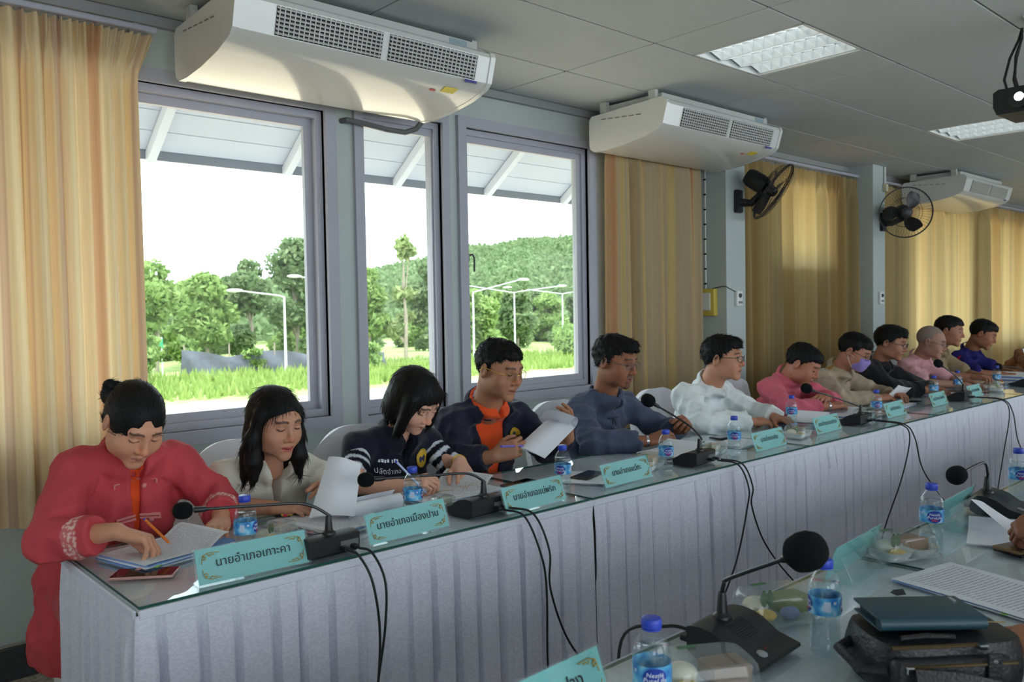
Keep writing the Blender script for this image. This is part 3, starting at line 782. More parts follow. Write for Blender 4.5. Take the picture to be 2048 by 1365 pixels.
# ------------------------------------------------------------ wall fans
def frame_from_axis(ax):
    z = Vector(ax).normalized(); x = Vector((0, 0, 1)).cross(z).normalized(); y = z.cross(x)
    return np.array([[x.x, y.x, z.x], [x.y, y.y, z.y], [x.z, y.z, z.z]])
def fan(mount, centre, axis, label, blade_rot=0.3, R0=0.225):
    r = empty('wall_fan', mount, label=label, cat='fan', group='black wall fans on the columns')
    c = np.array(centre) - np.array(mount); F = frame_from_axis(axis)
    zax = F[:, 2]
    MB().rbox((0, -0.02, 0), (0.075, 0.04, 0.17), 0.012, 2).build('wall_plate', M_black, r)
    back = c - zax * 0.10
    elbow = np.array([c[0] * 0.35, -0.11, -0.02])
    MB().tube([(0, -0.03, -0.01), elbow, back + np.array([0, 0, -0.05])], [0.032, 0.028, 0.026], 10).build('arm', M_black, r)
    m = MB(); m.lathe([(0.02, -0.24), (0.055, -0.235), (0.066, -0.20), (0.068, -0.12), (0.06, -0.075), (0.03, -0.06)], 20, F, c); m.build('motor_housing', M_black, r)
    m = MB(); m.lathe([(0.012, -0.065), (0.038, -0.05), (0.038, 0.0), (0.02, 0.02)], 16, F, c); m.build('hub', M_black, r)
    for k in range(3):
        a0 = blade_rot + k * 2.0944
        P = np.zeros((9, 6, 3))
        for i in range(9):
            rr = 0.035 + (0.192 - 0.035) * i / 8
            half = 0.10 + 0.42 * math.sin(math.pi * min(1, 0.18 + 0.72 * i / 8))
            for j in range(6):
                t = (j / 5 - 0.5) * 2; an = a0 + t * half + 0.25 * i / 8
                P[i, j] = (rr * math.cos(an), rr * math.sin(an), -0.025 + 0.022 * t)
        b = solid_sheet(P, 0.003); b.v = [v @ F.T + c for v in b.v]; b.build('blade', mat('fan_blade', (34, 32, 34), 0.35), r)
    g = empty('guard', (0, 0, 0), parent=r)
    def ring(rad, z, th):
        m = MB(); m.tube([c + F @ np.array([rad * math.cos(2 * math.pi * k / 40), rad * math.sin(2 * math.pi * k / 40), z]) for k in range(41)], th, 6, caps=False)
        m.build('ring', M_black, g)
    ring(R0, 0.0, 0.005); ring(R0 * 0.99, -0.012, 0.004); ring(0.045, 0.045, 0.003); ring(0.13, 0.038, 0.0018); ring(0.13, -0.075, 0.0018)
    sp = MB()
    for k in range(48):
        a = 2 * math.pi * k / 48
        for sgn, z1 in ((1, 0.045), (-1, -0.085)):
            pts = [(R0 * math.cos(a), R0 * math.sin(a), 0), (R0 * 0.8 * math.cos(a), R0 * 0.8 * math.sin(a), z1 * 0.75), (0.045 * math.cos(a), 0.045 * math.sin(a), z1)]
            sp.tube([c + F @ np.array(p) for p in pts], 0.0009, 3, caps=False)
    sp.build('guard_wire', M_black, g)['kind'] = 'stuff'
    m = MB(); m.lathe([(0.042, 0.043), (0.042, 0.05), (0.03, 0.054)], 18, F, c); m.build('guard_badge', M_black, g)
    return r
fan((5.385, 3.46, 2.19), (5.47, 3.20, 2.235), (0.285, -0.76, -0.59), 'black wall fan tilted down, bolted to the first column')
fan((7.80, 3.46, 2.18), (7.714, 3.20, 2.24), (-0.82, -0.55, -0.12), 'round black wall fan seen face on at the second column', 0.9)

# small fittings on the columns
cb = empty('control_box', (5.25, 3.60, 1.45), -math.pi / 2, label='yellow and white control box beside the first column', cat='switch box')
MB().rbox((0, -0.025, 0), (0.13, 0.05, 0.20), 0.006).build('case', mat('box_yellow', (206, 186, 84), 0.5), cb)
MB().rbox((-0.01, -0.052, 0.005), (0.09, 0.006, 0.13), 0.003, 1).build('cover', M_white, cb)
MB().tube([(0.03, -0.02, 0.10), (0.11, -0.006, 0.115), (0.145, -0.004, 0.11), (0.145, 0.11, 0.075)], 0.003, 5).build('wire', M_cable, cb)
def switch(x, label):
    s = empty('thermostat', (x, 3.46, 1.475), label=label, cat='thermostat')
    MB().rbox((0, -0.011, 0), (0.075, 0.022, 0.115), 0.005).build('housing', M_white, s)
    MB().cyl((0, -0.02, 0.022), (0, -0.03, 0.022), 0.016, n=14).build('dial', mat('dial_dark', (60, 62, 66), 0.5), s)
    MB().rbox((0.005, -0.023, -0.028), (0.05, 0.004, 0.016), 0.001, 1).build('slot', mat('slot_grey', (120, 120, 124), 0.5), s)
switch(5.392, 'white thermostat with round dial on the first column')
switch(7.768, 'white thermostat on the second column')
cd = empty('cable_run', (5.249, 3.635, 2.05), -math.pi / 2, label='white cable pinned with dark clips beside the first column', cat='cable')
MB().cyl((0, -0.004, -0.5), (0, -0.004, 0.48), 0.005, n=6).build('wire', M_white, cd)
for k in range(9): MB().rbox((0, -0.009, -0.46 + k * 0.11), (0.022, 0.010, 0.012), 0.002, 1).build('clip', M_dark, cd)
jb = empty('junction_box', (7.845, 3.462, 2.50), label='cream junction box high on the second column', cat='junction box')
MB().rbox((0, -0.02, 0), (0.05, 0.04, 0.07), 0.006).build('box', mat('cream_plastic', (206, 200, 170), 0.5), jb)
MB().cyl((0, -0.015, 0.03), (0, -0.015, 0.195), 0.011, n=8).build('conduit', M_white, jb)

# ------------------------------------------------------------ projector
pr = empty('projector', (4.33, 1.235, 2.315), label='black ceiling projector with glowing lens', cat='projector')
m = MB(); m.prism([(-0.16, -0.055), (0.16, -0.055), (0.175, -0.02), (0.175, 0.045), (0.155, 0.058), (-0.155, 0.058), (-0.175, 0.045), (-0.175, -0.02)], 0.26, np.array([[0, 0, 1], [1, 0, 0], [0, 1, 0]]), (-0.13, -0.055, 0)); m.build('body', M_black, pr, smooth=20)
MB().lathe([(0.042, 0), (0.046, 0.02), (0.046, 0.035), (0.036, 0.036)], 20, np.array([[0, 0, -1], [0, 1, 0], [1, 0, 0]]), (-0.128, 0.005, 0.005)).build('lens_barrel', M_black, pr)
MB().sph((-0.160, 0.005, 0.005), (0.006, 0.026, 0.026), 16, 10).build('lens', mat('projector_lens', (230, 235, 255), 0.1, emit=((236, 240, 255), 20.0)), pr)
MB().cyl((0.0, -0.05, 0.055), (0.0, -0.05, 0.384), 0.02, n=12).build('mount_pole', M_acmetal, pr)
MB().rbox((0, -0.05, 0.379), (0.14, 0.14, 0.012), 0.003, 1).build('ceiling_plate', M_acmetal, pr)
for k, (ox, oy) in enumerate(((0.0, 0.03), (0.03, 0.0), (-0.02, -0.02))):
    MB().tube([(-0.02 + ox, 0.06 + oy, 0.05), (-0.03 + ox, 0.075 + oy, 0.12), (-0.01 + ox, 0.07 + oy * 0.6, 0.22), (0.08 + ox * 0.3, 0.07 + oy * 0.3, 0.32), (0.13, 0.08, 0.384)], 0.006, 7).build('cable', M_cable, pr)

# ------------------------------------------------------------ tables
T0, TD, TZ = 1.93, 0.60, 0.76
def brocade(name, base, dark, scale):
    m = mat(name, base, 0.75, sheen=0.2)
    N = m.node_tree.nodes; L = m.node_tree.links; b = N['Principled BSDF']
    tc = N.new('ShaderNodeUVMap')
    wv = N.new('ShaderNodeTexWave'); wv.wave_type = 'RINGS'; wv.inputs['Scale'].default_value = 1.2 * scale; wv.inputs['Distortion'].default_value = 14; wv.inputs['Detail'].default_value = 2; wv.inputs['Detail Scale'].default_value = 1.6
    vo = N.new('ShaderNodeTexVoronoi'); vo.inputs['Scale'].default_value = 2.0 * scale
    L.new(tc.outputs[0], vo.inputs['Vector'])
    mp = N.new('ShaderNodeMix'); mp.data_type = 'VECTOR'; mp.inputs[0].default_value = 0.35
    L.new(tc.outputs[0], mp.inputs[4]); L.new(vo.outputs['Position'], mp.inputs[5]); L.new(mp.outputs[1], wv.inputs['Vector'])
    rp = ramp_node(N, [(0.35, dark), (0.6, base)]); L.new(wv.outputs[0], rp.inputs[0]); L.new(rp.outputs[0], b.inputs['Base Color'])
    bp = N.new('ShaderNodeBump'); bp.inputs['Strength'].default_value = 0.12; bp.inputs['Distance'].default_value = 0.004; L.new(wv.outputs[0], bp.inputs['Height']); L.new(bp.outputs[0], b.inputs['Normal'])
    return m
M_skirt = brocade('skirt_brocade', (220, 220, 232), (211, 211, 224), 26)
M_topcloth = brocade('table_cloth', (208, 218, 224), (203, 213, 220), 14)

def pleat_sheet(path, ztop, zbot, seed, n_per_m=260, nz=22, depth=0.046, wl=0.085, flare=0.5):
    """pleated skirt hung along a plan path; returns mesh with uv"""
    rs = np.random.default_rng(seed)
    P = np.array(path, float); seg = np.linalg.norm(np.diff(P, axis=0), axis=1); cum = np.concatenate([[0], np.cumsum(seg)])
    n = int(cum[-1] * n_per_m); s = np.linspace(0, cum[-1], n)
    x = np.interp(s, cum, P[:, 0]); y = np.interp(s, cum, P[:, 1])
    tx = np.gradient(x); ty = np.gradient(y); ln = np.hypot(tx, ty); nx, ny = ty / ln, -tx / ln
    jit = np.cumsum(rs.normal(0, 0.10, n)); jit -= np.linspace(0, jit[-1], n)
    ph = 2 * np.pi * s / wl + jit * 1.4
    Z = np.linspace(ztop, zbot, nz)
    G = np.zeros((n, nz, 3))
    am = 0.7 + 0.5 * np.sin(s * 5 + seed) * np.sin(s * 11.3)
    for j, z in enumerate(Z):
        t = (ztop - z) / (ztop - zbot)
        hem = min(1, t * 7 + 0.08)
        wob = 0.35 * np.sin(t * 1.6 + s * 6.0 + seed) * t
        u = (ph + wob) / (2 * np.pi); fr = u - np.floor(u)
        saw = np.where(fr < 0.64, 0.70 + 0.47 * fr, np.abs((fr - 0.84) / 0.18) ** 0.8)          # flat pleats with deep narrow folds
        off = depth * am * hem * (saw - 0.6) * (0.8 + flare * t) + 0.02 * t * flare
        G[:, j, 0] = x + nx * off; G[:, j, 1] = y + ny * off; G[:, j, 2] = z
    mb = MB(); mb.grid(G)
    me = mb.mesh('skirt', 40)
    arc = np.concatenate([[0], np.cumsum(np.linalg.norm(np.diff(G[:, nz // 2, :], axis=0), axis=1))])
    uvs = np.stack([np.repeat(arc, nz), np.tile(Z, n)], 1)
    set_uv(me, lambda co: uvs)
    return me

def flat_uv(o):
    set_uv(o.data, lambda co: co[:, :2] * 1.0)
    return o
def conf_table(x0, y0, length, label, group, front=-1, left_end=False, seed=0, skirt=True, right_end=False):
    """front=-1: dressed side faces -Y; +1: faces +Y"""
    cx, cy = x0 + length / 2, y0 + TD / 2
    r = empty('conference_table', (cx, cy, 0), label=label, cat='table', group=group)
    hl, hd = length / 2, TD / 2
    MB().rbox((0, 0, TZ - 0.028), (length - 0.006, TD - 0.01, 0.03), 0.004, 1).build('tabletop', M_wood, r)
    flat_uv(MB().rbox((0, 0, TZ - 0.0115), (length - 0.001, TD + 0.002, 0.007), 0.003, 1).build('tablecloth', M_topcloth, r))
    g = MB(); g.box((0, 0, TZ - 0.0035), (length - 0.012, TD - 0.012, 0.007)); g.mi = [0, 0, 1, 1, 1, 1]
    g.build('glass_sheet', [M_tglass, M_gedge], r, smooth=0)
    for sx in (-1, 1):
        for sy in (-1, 1):
            MB().cyl((sx * (hl - 0.09), sy * (hd - 0.07), 0), (sx * (hl - 0.09), sy * (hd - 0.07), TZ - 0.04), 0.014, n=8).build('leg', M_acmetal, r)
    if skirt:
        yf = front * hd
        e = front * 0.006
        path = [(-hl, yf + e), (hl, yf + e)] if front < 0 else [(hl, yf + e), (-hl, yf + e)]
        if left_end: path = [(-hl - 0.006, hd), (-hl - 0.006, -hd - 0.006)] + [(hl, -hd - 0.006)]
        me = pleat_sheet(path, TZ - 0.016, 0.03, seed)
        mesh_obj('skirt', me, M_skirt, r)
        b = MB()
        b.rbox((0, yf + front * 0.006, TZ - 0.016), (length, 0.008, 0.022), 0.003, 1)
        if left_end: b.rbox((-hl - 0.006, 0, TZ - 0.016), (0.008, TD, 0.022), 0.003, 1)
        b.build('skirt_band', mat('skirt_tape', (214, 216, 228), 0.7), r)
    return r
X0 = 0.6045
for i in range(6):
    lab = ['white skirted conference table at the row end with a pink phone', 'skirted table before the two men holding papers and a phone', 'skirted table before the man in white', 'skirted table before the man wearing a face mask', 'skirted table before the bald man in pink', 'farthest skirted table of the row by the curtains'][i]
    conf_table(X0 + 1.5 * i, T0, 1.5, lab, 'skirted tables by the window', -1, i == 0, 11 + i)
NY0 = 0.405
for i in range(-1, 4):
    lab = {-1: 'empty glass topped table at the unused end of the camera side row', 0: 'glass topped table carrying the black leather bag', 1: 'glass topped table under the brown phone and open papers', 2: 'glass topped table next along from the brown phone', 3: 'last glass topped table of the camera side row'}[i]
    conf_table(0.59 + 1.5 * i, NY0, 1.5, lab, 'glass topped tables on the camera side', 1, False, 31 + i)

# ------------------------------------------------------------ covered chairs
M_cover = mat('chair_cover', (226, 226, 232), 0.8, noise=(7, 0.04), bump=(25, 0.12))
def chair_proto():
    r = empty('banquet_chair', (0, 0, 0))
    # local: sitter faces -Y; backrest at +Y
    P = np.zeros((21, 15, 3))
    for i in range(21):
        u = (i / 20 - 0.5) * 2
        for j in range(15):
            v = j / 14
            topz = 0.93 - 0.10 * abs(u) ** 3.2
            z = 0.44 + (topz - 0.44) * v
            P[i, j] = (u * (0.20 + 0.012 * math.sin(v * 3)), 0.215 + 0.07 * v - 0.03 * (1 - u * u) * (1 - v * 0.3) + 0.004 * math.sin(u * 9 + v * 5), z)
    b = solid_sheet(P, 0.05); b.build('backrest_cover', M_cover, r, smooth=60)
    MB().rbox((0, 0.0, 0.43), (0.44, 0.44, 0.07), 0.025, 3).build('seat_cover', M_cover, r)
    me = pleat_sheet([(-0.222, -0.222), (0.222, -0.222), (0.225, 0.235), (-0.225, 0.235), (-0.222, -0.222)], 0.42, 0.04, 5, 70, 9, 0.02, 0.11, 0.5)
    mesh_obj('skirt', me, M_cover, r)
    for sx in (-1, 1):
        for sy in (-1, 1):
            MB().cyl((sx * 0.185, sy * 0.185, 0), (sx * 0.185, sy * 0.185, 0.41), 0.012, n=8).build('leg', M_chrome, r)
    return r
_chair = None
def chair(x, y, rz, label):
    global _chair
    if _chair is None: _chair = chair_proto(); c = _chair
    else: c = copy_tree(_chair)
    c.location = (x, y, 0); c.rotation_euler = (0, 0, rz)
    tag(c, label, 'chair', 'white covered chairs')
    return c
# ------------------------------------------------------------ things on the tables
GZ = TZ + 0.0002          # top of the glass
def text_mesh(body, size, extrude=0.0, shear=0.0):
    cu = bpy.data.curves.new('lettering', 'FONT'); cu.body = body; cu.size = size; cu.align_x = 'CENTER'; cu.align_y = 'CENTER'; cu.extrude = extrude; cu.resolution_u = 2; cu.shear = shear
    o = bpy.data.objects.new('lettering', cu); COL.objects.link(o)
    dg = bpy.context.evaluated_depsgraph_get()
    me = bpy.data.meshes.new_from_object(o.evaluated_get(dg)); me.name = 'lettering'
    bpy.data.objects.remove(o); bpy.data.curves.remove(cu)
    return me
def xform(me, fn):
    n = len(me.vertices); co = np.empty(n * 3); me.vertices.foreach_get('co', co); co = fn(co.reshape(-1, 3)); me.vertices.foreach_set('co', co.ravel()); me.update()
    return me
M_card = mat('mint_card', (128, 200, 198), 0.6, noise=(5, 0.03))
M_ink = mat('ink', (34, 40, 46), 0.7)
M_orn = mat('gold_print', (176, 150, 78), 0.6)
def plate_geo():
    W, H = 0.285, 0.084; lean = 0.34
    R = rotm(-lean)
    st = MB()
    st.box((0, 0.0, 0.0015), (W + 0.01, 0.075, 0.003))
    st.add(*_rbox(W + 0.012, 0.002, H + 0.006, 0.0008, 1), R, np.array([0, -0.035, 0.003]) + R @ np.array([0, 0, H / 2]))
    st.add(*_rbox(W + 0.012, 0.002, H + 0.006, 0.0008, 1), R, np.array([0, -0.0305, 0.003]) + R @ np.array([0, 0, H / 2]))
    st.add(*_rbox(W + 0.012, 0.002, H * 0.72, 0.0008, 1), rotm(0.45), (0, 0.022, 0.035))
    cm = MB(); cm.add(*_rbox(W, 0.0012, H, 0.0003, 1), R, np.array([0, -0.0328, 0.003]) + R @ np.array([0, 0, H / 2]))
    orn = MB()
    def flour(cx, cz, sx, sz):
        def P(a, b): return np.array([0, -0.0368, 0.003]) + R @ np.array([cx + sx * a, 0, H / 2 + cz + sz * b])
        orn.tube([P(0, 0.026), P(0.002, 0.012), P(0.008, 0.004), P(0.02, 0.0), P(0.045, 0.002)], 0.0009, 5)
        orn.tube([P(0.003, 0.014), P(0.010, 0.016), P(0.011, 0.010), P(0.006, 0.008)], 0.0015, 5)
        orn.tube([P(0.016, 0.003), P(0.021, 0.008), P(0.027, 0.005), P(0.034, 0.006)], 0.0012, 5)
        orn.sph(P(0.006, 0.007), 0.0028, 8, 6)
    for sx in (-1, 1):
        for sz in (-1, 1): flour(-sx * (W / 2 - 0.012), -sz * (H / 2 - 0.010), sx, sz)
    return st.mesh('stand', 20), cm.mesh('card', 20), orn.mesh('ornament'), R, H
_ps, _pc, _po, _pR, _pH = plate_geo()
_ps.materials.append(M_acryl); _pc.materials.append(M_card); _po.materials.append(M_orn)
def name_plate(x, y, rz, text, label, group, size=0.029, off=0.005):
    r = empty('name_plate', (x, y, GZ), rz, label, 'name plate', group)
    mesh_obj('stand', _ps, None, r); c = mesh_obj('card', _pc, None, r); mesh_obj('ornament', _po, None, c)['kind'] = 'stuff'
    me = text_mesh(text, size, 0.0003)
    me.materials.append(M_ink)
    R = _pR @ np.array([[1, 0, 0], [0, 0, -1], [0, 1, 0]])
    xform(me, lambda co: co @ R.T + (np.array([0, -0.0366, 0.003]) + _pR @ np.array([0, 0, _pH / 2 + off])))
    mesh_obj('lettering', me, None, c)
    return r
NG = 'mint name plates along the window row'
PL = [(0.905, 2.00, -0.05, 'นายอำเภอเกาะคา', 'mint name plate beside the pink phone at the row end'), (1.385, 2.015, 0.03, 'นายอำเภอเมืองปาน', 'mint name plate before the woman in the striped vest'),
      (1.885, 2.005, 0.05, 'นายอำเภอแม่พริก', 'mint name plate before the man in the orange shirt'), (2.39, 2.035, 0.05, 'นายอำเภอแม่ทะ', 'mint name plate before the man in grey'),
      (3.415, 2.05, 0.05, 'นายอำเภอเถิน', 'mint name plate before the man in white'), (4.06, 2.10, 0.05, 'นายอำเภอสบปราบ', 'mint name plate before the man in pink'),
      (4.89, 2.11, 0.05, 'นายอำเภองาว', 'mint name plate before the man with the mask'), (5.58, 2.13, 0.05, 'นายอำเภอวังเหนือ', 'mint name plate before the man in black'),
      (6.24, 2.14, 0.05, 'นายอำเภอแจ้ห่ม', 'mint name plate before the bald man in pink')]
for (x, y, rz, t, lab) in PL: name_plate(x, y, rz, t, lab, NG)
NG2 = 'name plates on the camera side'
name_plate(0.885, 0.935, 0.05, 'จังหวัดลำปาง', 'pale mint name plate beside the full size water bottle and brown cake', NG2, 0.034)
name_plate(1.985, 0.93, math.pi + 0.08, 'หัวหน้าสำนักงาน', 'mint name plate turned away beside the white food tray', NG2)
name_plate(2.645, 0.935, math.pi + 0.06, 'ผู้แทนจังหวัด', 'mint name plate turned away beside the farther microphone', NG2)

# ---- microphones
def mic_base_mesh():
    # profile (d,z): d=0 rear .. 0.15 front
    prof = [(0.0, 0.012), (0.0, 0.055), (0.008, 0.058), (0.03, 0.060), (0.055, 0.056), (0.075, 0.048), (0.092, 0.037), (0.104, 0.029), (0.148, 0.018), (0.15, 0.012), (0.14, 0.004), (0.02, 0.0)]
    m = MB(); m.prism([(y, z) for y, z in reversed(prof)], 0.155, np.array([[0, 0, 1], [1, 0, 0], [0, 1, 0]]), (-0.0775, -0.075, 0))
    return m.mesh('base', 28)
_mb = mic_base_mesh(); _mb.materials.append(M_black)
def mic_parts():
    g = MB()
    for k in range(10):
        d = 0.052 + k * 0.0042; z = np.interp(d, [0.03, 0.055, 0.075, 0.092], [0.060, 0.056, 0.048, 0.037])
        g.box((0, d - 0.075, z + 0.0002), (0.06, 0.0018, 0.0016), rotm(-0.45))
    b = MB(); b.lathe([(0.010, 0), (0.010, 0.004), (0.007, 0.005)], 16, rotm(-0.24), (0.03, 0.052, 0.0215))
    l = MB(); l.lathe([(0.003, 0), (0.003, 0.003)], 8, rotm(-0.24), (0.005, 0.045, 0.0225))
    return g.mesh('speaker_grille', 0), b.mesh('talk_button'), l.mesh('indicator')
_mg, _mt, _ml = mic_parts()
_mg.materials.append(M_dark); _mt.materials.append(mat('button_silver', (150, 152, 156), 0.35)); _ml.materials.append(mat('indicator_red', (120, 30, 34), 0.4))
def microphone(x, y, rz, neck, foam, fr, label, ports=True):
    """neck, foam in world coordinates; unit rear at local -Y"""
    r = empty('conference_microphone', (x, y, GZ), rz, label, 'microphone', 'gooseneck conference microphones')
    mesh_obj('base', _mb, None, r)
    mesh_obj('speaker_grille', _mg, None, r)['kind'] = 'stuff'
    mesh_obj('talk_button', _mt, None, r); mesh_obj('indicator', _ml, None, r)
    inv = np.array(Matrix.Rotation(-rz, 3, 'Z')); o = np.array([x, y, GZ])
    L = lambda p: inv @ (np.array(p) - o)
    root = np.array([0.0, -0.045, 0.057])
    MB().lathe([(0.019, 0), (0.018, 0.006), (0.011, 0.012), (0.008, 0.045), (0.007, 0.05)], 14, None, root).build('neck_socket', M_black, r)
    pts = [root + np.array([0, 0, 0.04])] + [L(p) for p in neck]
    f = L(foam)
    # smooth the neck with a Catmull-Rom spline
    ctrl = [pts[0] - np.array([0, 0, 0.03])] + pts + [f, f + (f - pts[-1])]
    sm = []
    for i in range(1, len(ctrl) - 2):
        p0, p1, p2, p3 = ctrl[i - 1], ctrl[i], ctrl[i + 1], ctrl[i + 2]
        for t in np.linspace(0, 1, 9)[:-1]:
            sm.append(0.5 * ((2 * p1) + (-p0 + p2) * t + (2 * p0 - 5 * p1 + 4 * p2 - p3) * t * t + (-p0 + 3 * p1 - 3 * p2 + p3) * t ** 3))
    sm.append(f)
    MB().tube(sm, 0.0042, 8).build('gooseneck', M_black, r)
    d = Vector(f - pts[-1]).normalized()
    Fm = frame_from_axis(d) if abs(d.z) < 0.98 else np.eye(3)
    MB().lathe([(0.004, -0.055), (0.0075, -0.045), (0.0085, -0.02)], 12, Fm, f).build('capsule', M_black, r)
    MB().lathe([(0.008, -fr * 1.0), (fr * 0.6, -fr * 0.9), (fr * 0.92, -fr * 0.5), (fr, 0.0), (fr * 0.97, fr * 0.45), (fr * 0.8, fr * 0.85), (fr * 0.45, fr * 1.12), (0.002, fr * 1.2)], 22, Fm, f + np.array(d) * 0.005).build('foam_windscreen', M_foam, r)
    if ports:
        for dx in (0.022, 0.054):
            MB().rbox((dx, -0.088, 0.022), (0.017, 0.028, 0.011), 0.003, 1).build('plug', M_black, r)
        MB().box((0.045, -0.0755, 0.028), (0.055, 0.002, 0.022)).build('port_panel', mat('port_grey', (96, 98, 100), 0.5), r, smooth=0)
    return r
microphone(1.118, 2.03, 0.02, [(1.118, 1.985, 0.87), (1.06, 2.01, 0.905), (0.95, 2.05, 0.913)], (0.785, 2.11, 0.919), 0.022, 'gooseneck microphone bent flat past the first water bottle')
microphone(1.70, 2.075, 0.05, [(1.705, 2.03, 0.865), (1.655, 2.05, 0.895), (1.55, 2.09, 0.90)], (1.365, 2.175, 0.902), 0.023, 'gooseneck microphone bent flat before the striped vest')
microphone(2.87, 2.075, 0.1, [(2.885, 2.03, 0.87), (2.84, 2.07, 0.93)], (2.70, 2.15, 1.03), 0.027, 'gooseneck microphone raised before the man in grey')
microphone(4.44, 2.13, 0.05, [(4.43, 2.09, 0.86), (4.32, 2.13, 0.90)], (4.08, 2.2, 0.975), 0.027, 'gooseneck microphone reaching toward the man in pink')
microphone(5.98, 2.15, 0.05, [(5.98, 2.11, 0.87), (5.88, 2.13, 0.94)], (5.74, 2.17, 1.015), 0.027, 'gooseneck microphone before the man in black')
microphone(7.32, 2.15, 0.05, [(7.30, 2.11, 0.86), (7.15, 2.14, 0.91)], (6.96, 2.2, 0.925), 0.027, 'gooseneck microphone before the man in the blue polo shirt')
microphone(1.345, 0.855, math.pi + 0.06, [(1.338, 0.893, 0.885), (1.337, 0.875, 0.902)], (1.30, 0.712, 0.99), 0.034, 'large gooseneck microphone beside the green cake box')
microphone(2.83, 0.88, math.pi + 0.1, [(2.80, 0.915, 0.885), (2.775, 0.92, 0.918)], (2.60, 0.93, 0.905), 0.028, 'gooseneck microphone near the hand with a watch')

def cable(pts, label, r=0.0035):
    ctrl = [np.array(p, float) for p in pts]; ctrl = [2 * ctrl[0] - ctrl[1]] + ctrl + [2 * ctrl[-1] - ctrl[-2]]
    sm = []
    for i in range(1, len(ctrl) - 2):
        p0, p1, p2, p3 = ctrl[i - 1], ctrl[i], ctrl[i + 1], ctrl[i + 2]
        for t in np.linspace(0, 1, 9)[:-1]:
            sm.append(0.5 * ((2 * p1) + (-p0 + p2) * t + (2 * p0 - 5 * p1 + 4 * p2 - p3) * t * t + (-p0 + 3 * p1 - 3 * p2 + p3) * t ** 3))
    sm.append(ctrl[-2])
    return tag(MB().tube(sm, r, 7).build('microphone_cable', M_cable), label, 'cable', 'black microphone cables hanging from the tables')
YF = T0 - 0.082
cable([(1.140, 1.925, 0.782), (1.150, 1.885, 0.772), (1.168, YF, 0.70), (1.185, YF, 0.55), (1.165, YF, 0.35), (1.135, YF, 0.15), (1.12, YF, 0.01)], 'black cable crossing leftward below the first microphone')
cable([(1.172, 1.925, 0.782), (1.190, 1.885, 0.772), (1.205, YF, 0.70), (1.195, YF - .01, 0.58), (1.165, YF - .01, 0.40), (1.18, YF, 0.2), (1.19, YF, 0.01)], 'black cable crossing rightward below the first microphone')
cable([(1.727, 1.965, 0.782), (1.745, 1.885, 0.770), (1.775, YF, 0.66), (1.80, YF, 0.54), (1.80, YF, 0.3), (1.82, YF, 0.15), (1.86, YF, 0.01)], 'straight black cable below the second microphone')
cable([(1.757, 1.968, 0.782), (1.785, 1.885, 0.770), (1.805, YF - .01, 0.66), (1.805, YF - .012, 0.54), (1.88, YF - .01, 0.36), (2.0, YF - .02, 0.2), (2.12, YF - 0.08, 0.01)], 'slanting black cable below the second microphone')
cable([(2.905, 1.965, 0.782), (2.935, 1.885, 0.768), (2.95, YF, 0.68), (2.94, YF, 0.60), (2.86, YF, 0.40), (2.72, YF, 0.2), (2.60, YF - 0.04, 0.01)], 'black cable from the third microphone slanting back to the floor')
cable([(2.935, 1.968, 0.782), (2.965, 1.885, 0.768), (2.965, YF - .01, 0.68), (2.955, YF - .012, 0.60), (3.04, YF - .03, 0.42), (3.2, YF - 0.1, 0.22), (3.4, YF - 0.2, 0.05), (3.6, YF - 0.3, 0.01)], 'black cable from the third microphone looping forward')
cable([(4.470, 2.02, 0.782), (4.50, 1.89, 0.768), (4.50, YF, 0.70), (4.40, YF, 0.5), (4.18, YF, 0.25), (3.95, YF - 0.05, 0.01)], 'black cable from the fourth microphone slanting to the floor')
cable([(4.500, 2.022, 0.782), (4.53, 1.89, 0.768), (4.54, YF - .01, 0.70), (4.64, YF - .02, 0.5), (4.86, YF - 0.1, 0.25), (5.1, YF - 0.2, 0.03)], 'black cable from the fourth microphone sagging forward')
cable([(6.01, 2.04, 0.782), (6.05, 1.89, 0.768), (6.05, YF, 0.68), (5.95, YF, 0.45), (5.75, YF - 0.02, 0.18), (5.6, YF - 0.05, 0.01)], 'black cable from the fifth microphone slanting to the floor')
cable([(6.04, 2.042, 0.782), (6.08, 1.89, 0.768), (6.09, YF - .01, 0.68), (6.2, YF - .02, 0.45), (6.45, YF - 0.1, 0.2), (6.7, YF - 0.2, 0.02)], 'black cable from the fifth microphone sagging forward')
cable([(1.325, 0.955, 0.782), (1.30, 1.00, 0.785), (1.27, 1.09, 0.74), (1.28, 1.10, 0.5), (1.33, 1.12, 0.2), (1.36, 1.2, 0.01)], 'black cable behind the large microphone dropping off the table')

# ---- water bottles
M_cap = mat('cap_blue', (44, 70, 190), 0.4)
def label_mat():
    m = mat('bottle_label', (70, 150, 205), 0.35)
    N = m.node_tree.nodes; L = m.node_tree.links; b = N['Principled BSDF']
    tc = N.new('ShaderNodeTexCoord'); nz = N.new('ShaderNodeTexNoise'); nz.inputs['Scale'].default_value = 38; nz.inputs['Detail'].default_value = 1
    L.new(tc.outputs['Object'], nz.inputs['Vector'])
    rp = ramp_node(N, [(0.36, (48, 120, 196)), (0.48, (74, 156, 212)), (0.58, (110, 190, 226)), (0.68, (190, 218, 238))]); L.new(nz.outputs[0], rp.inputs[0]); L.new(rp.outputs[0], b.inputs['Base Color'])
    return m
M_label = label_mat()
M_oval = mat('label_navy', (28, 58, 160), 0.35)
M_red = mat('label_red', (196, 50, 70), 0.4)
M_lwhite = mat('label_white', (236, 240, 248), 0.4)
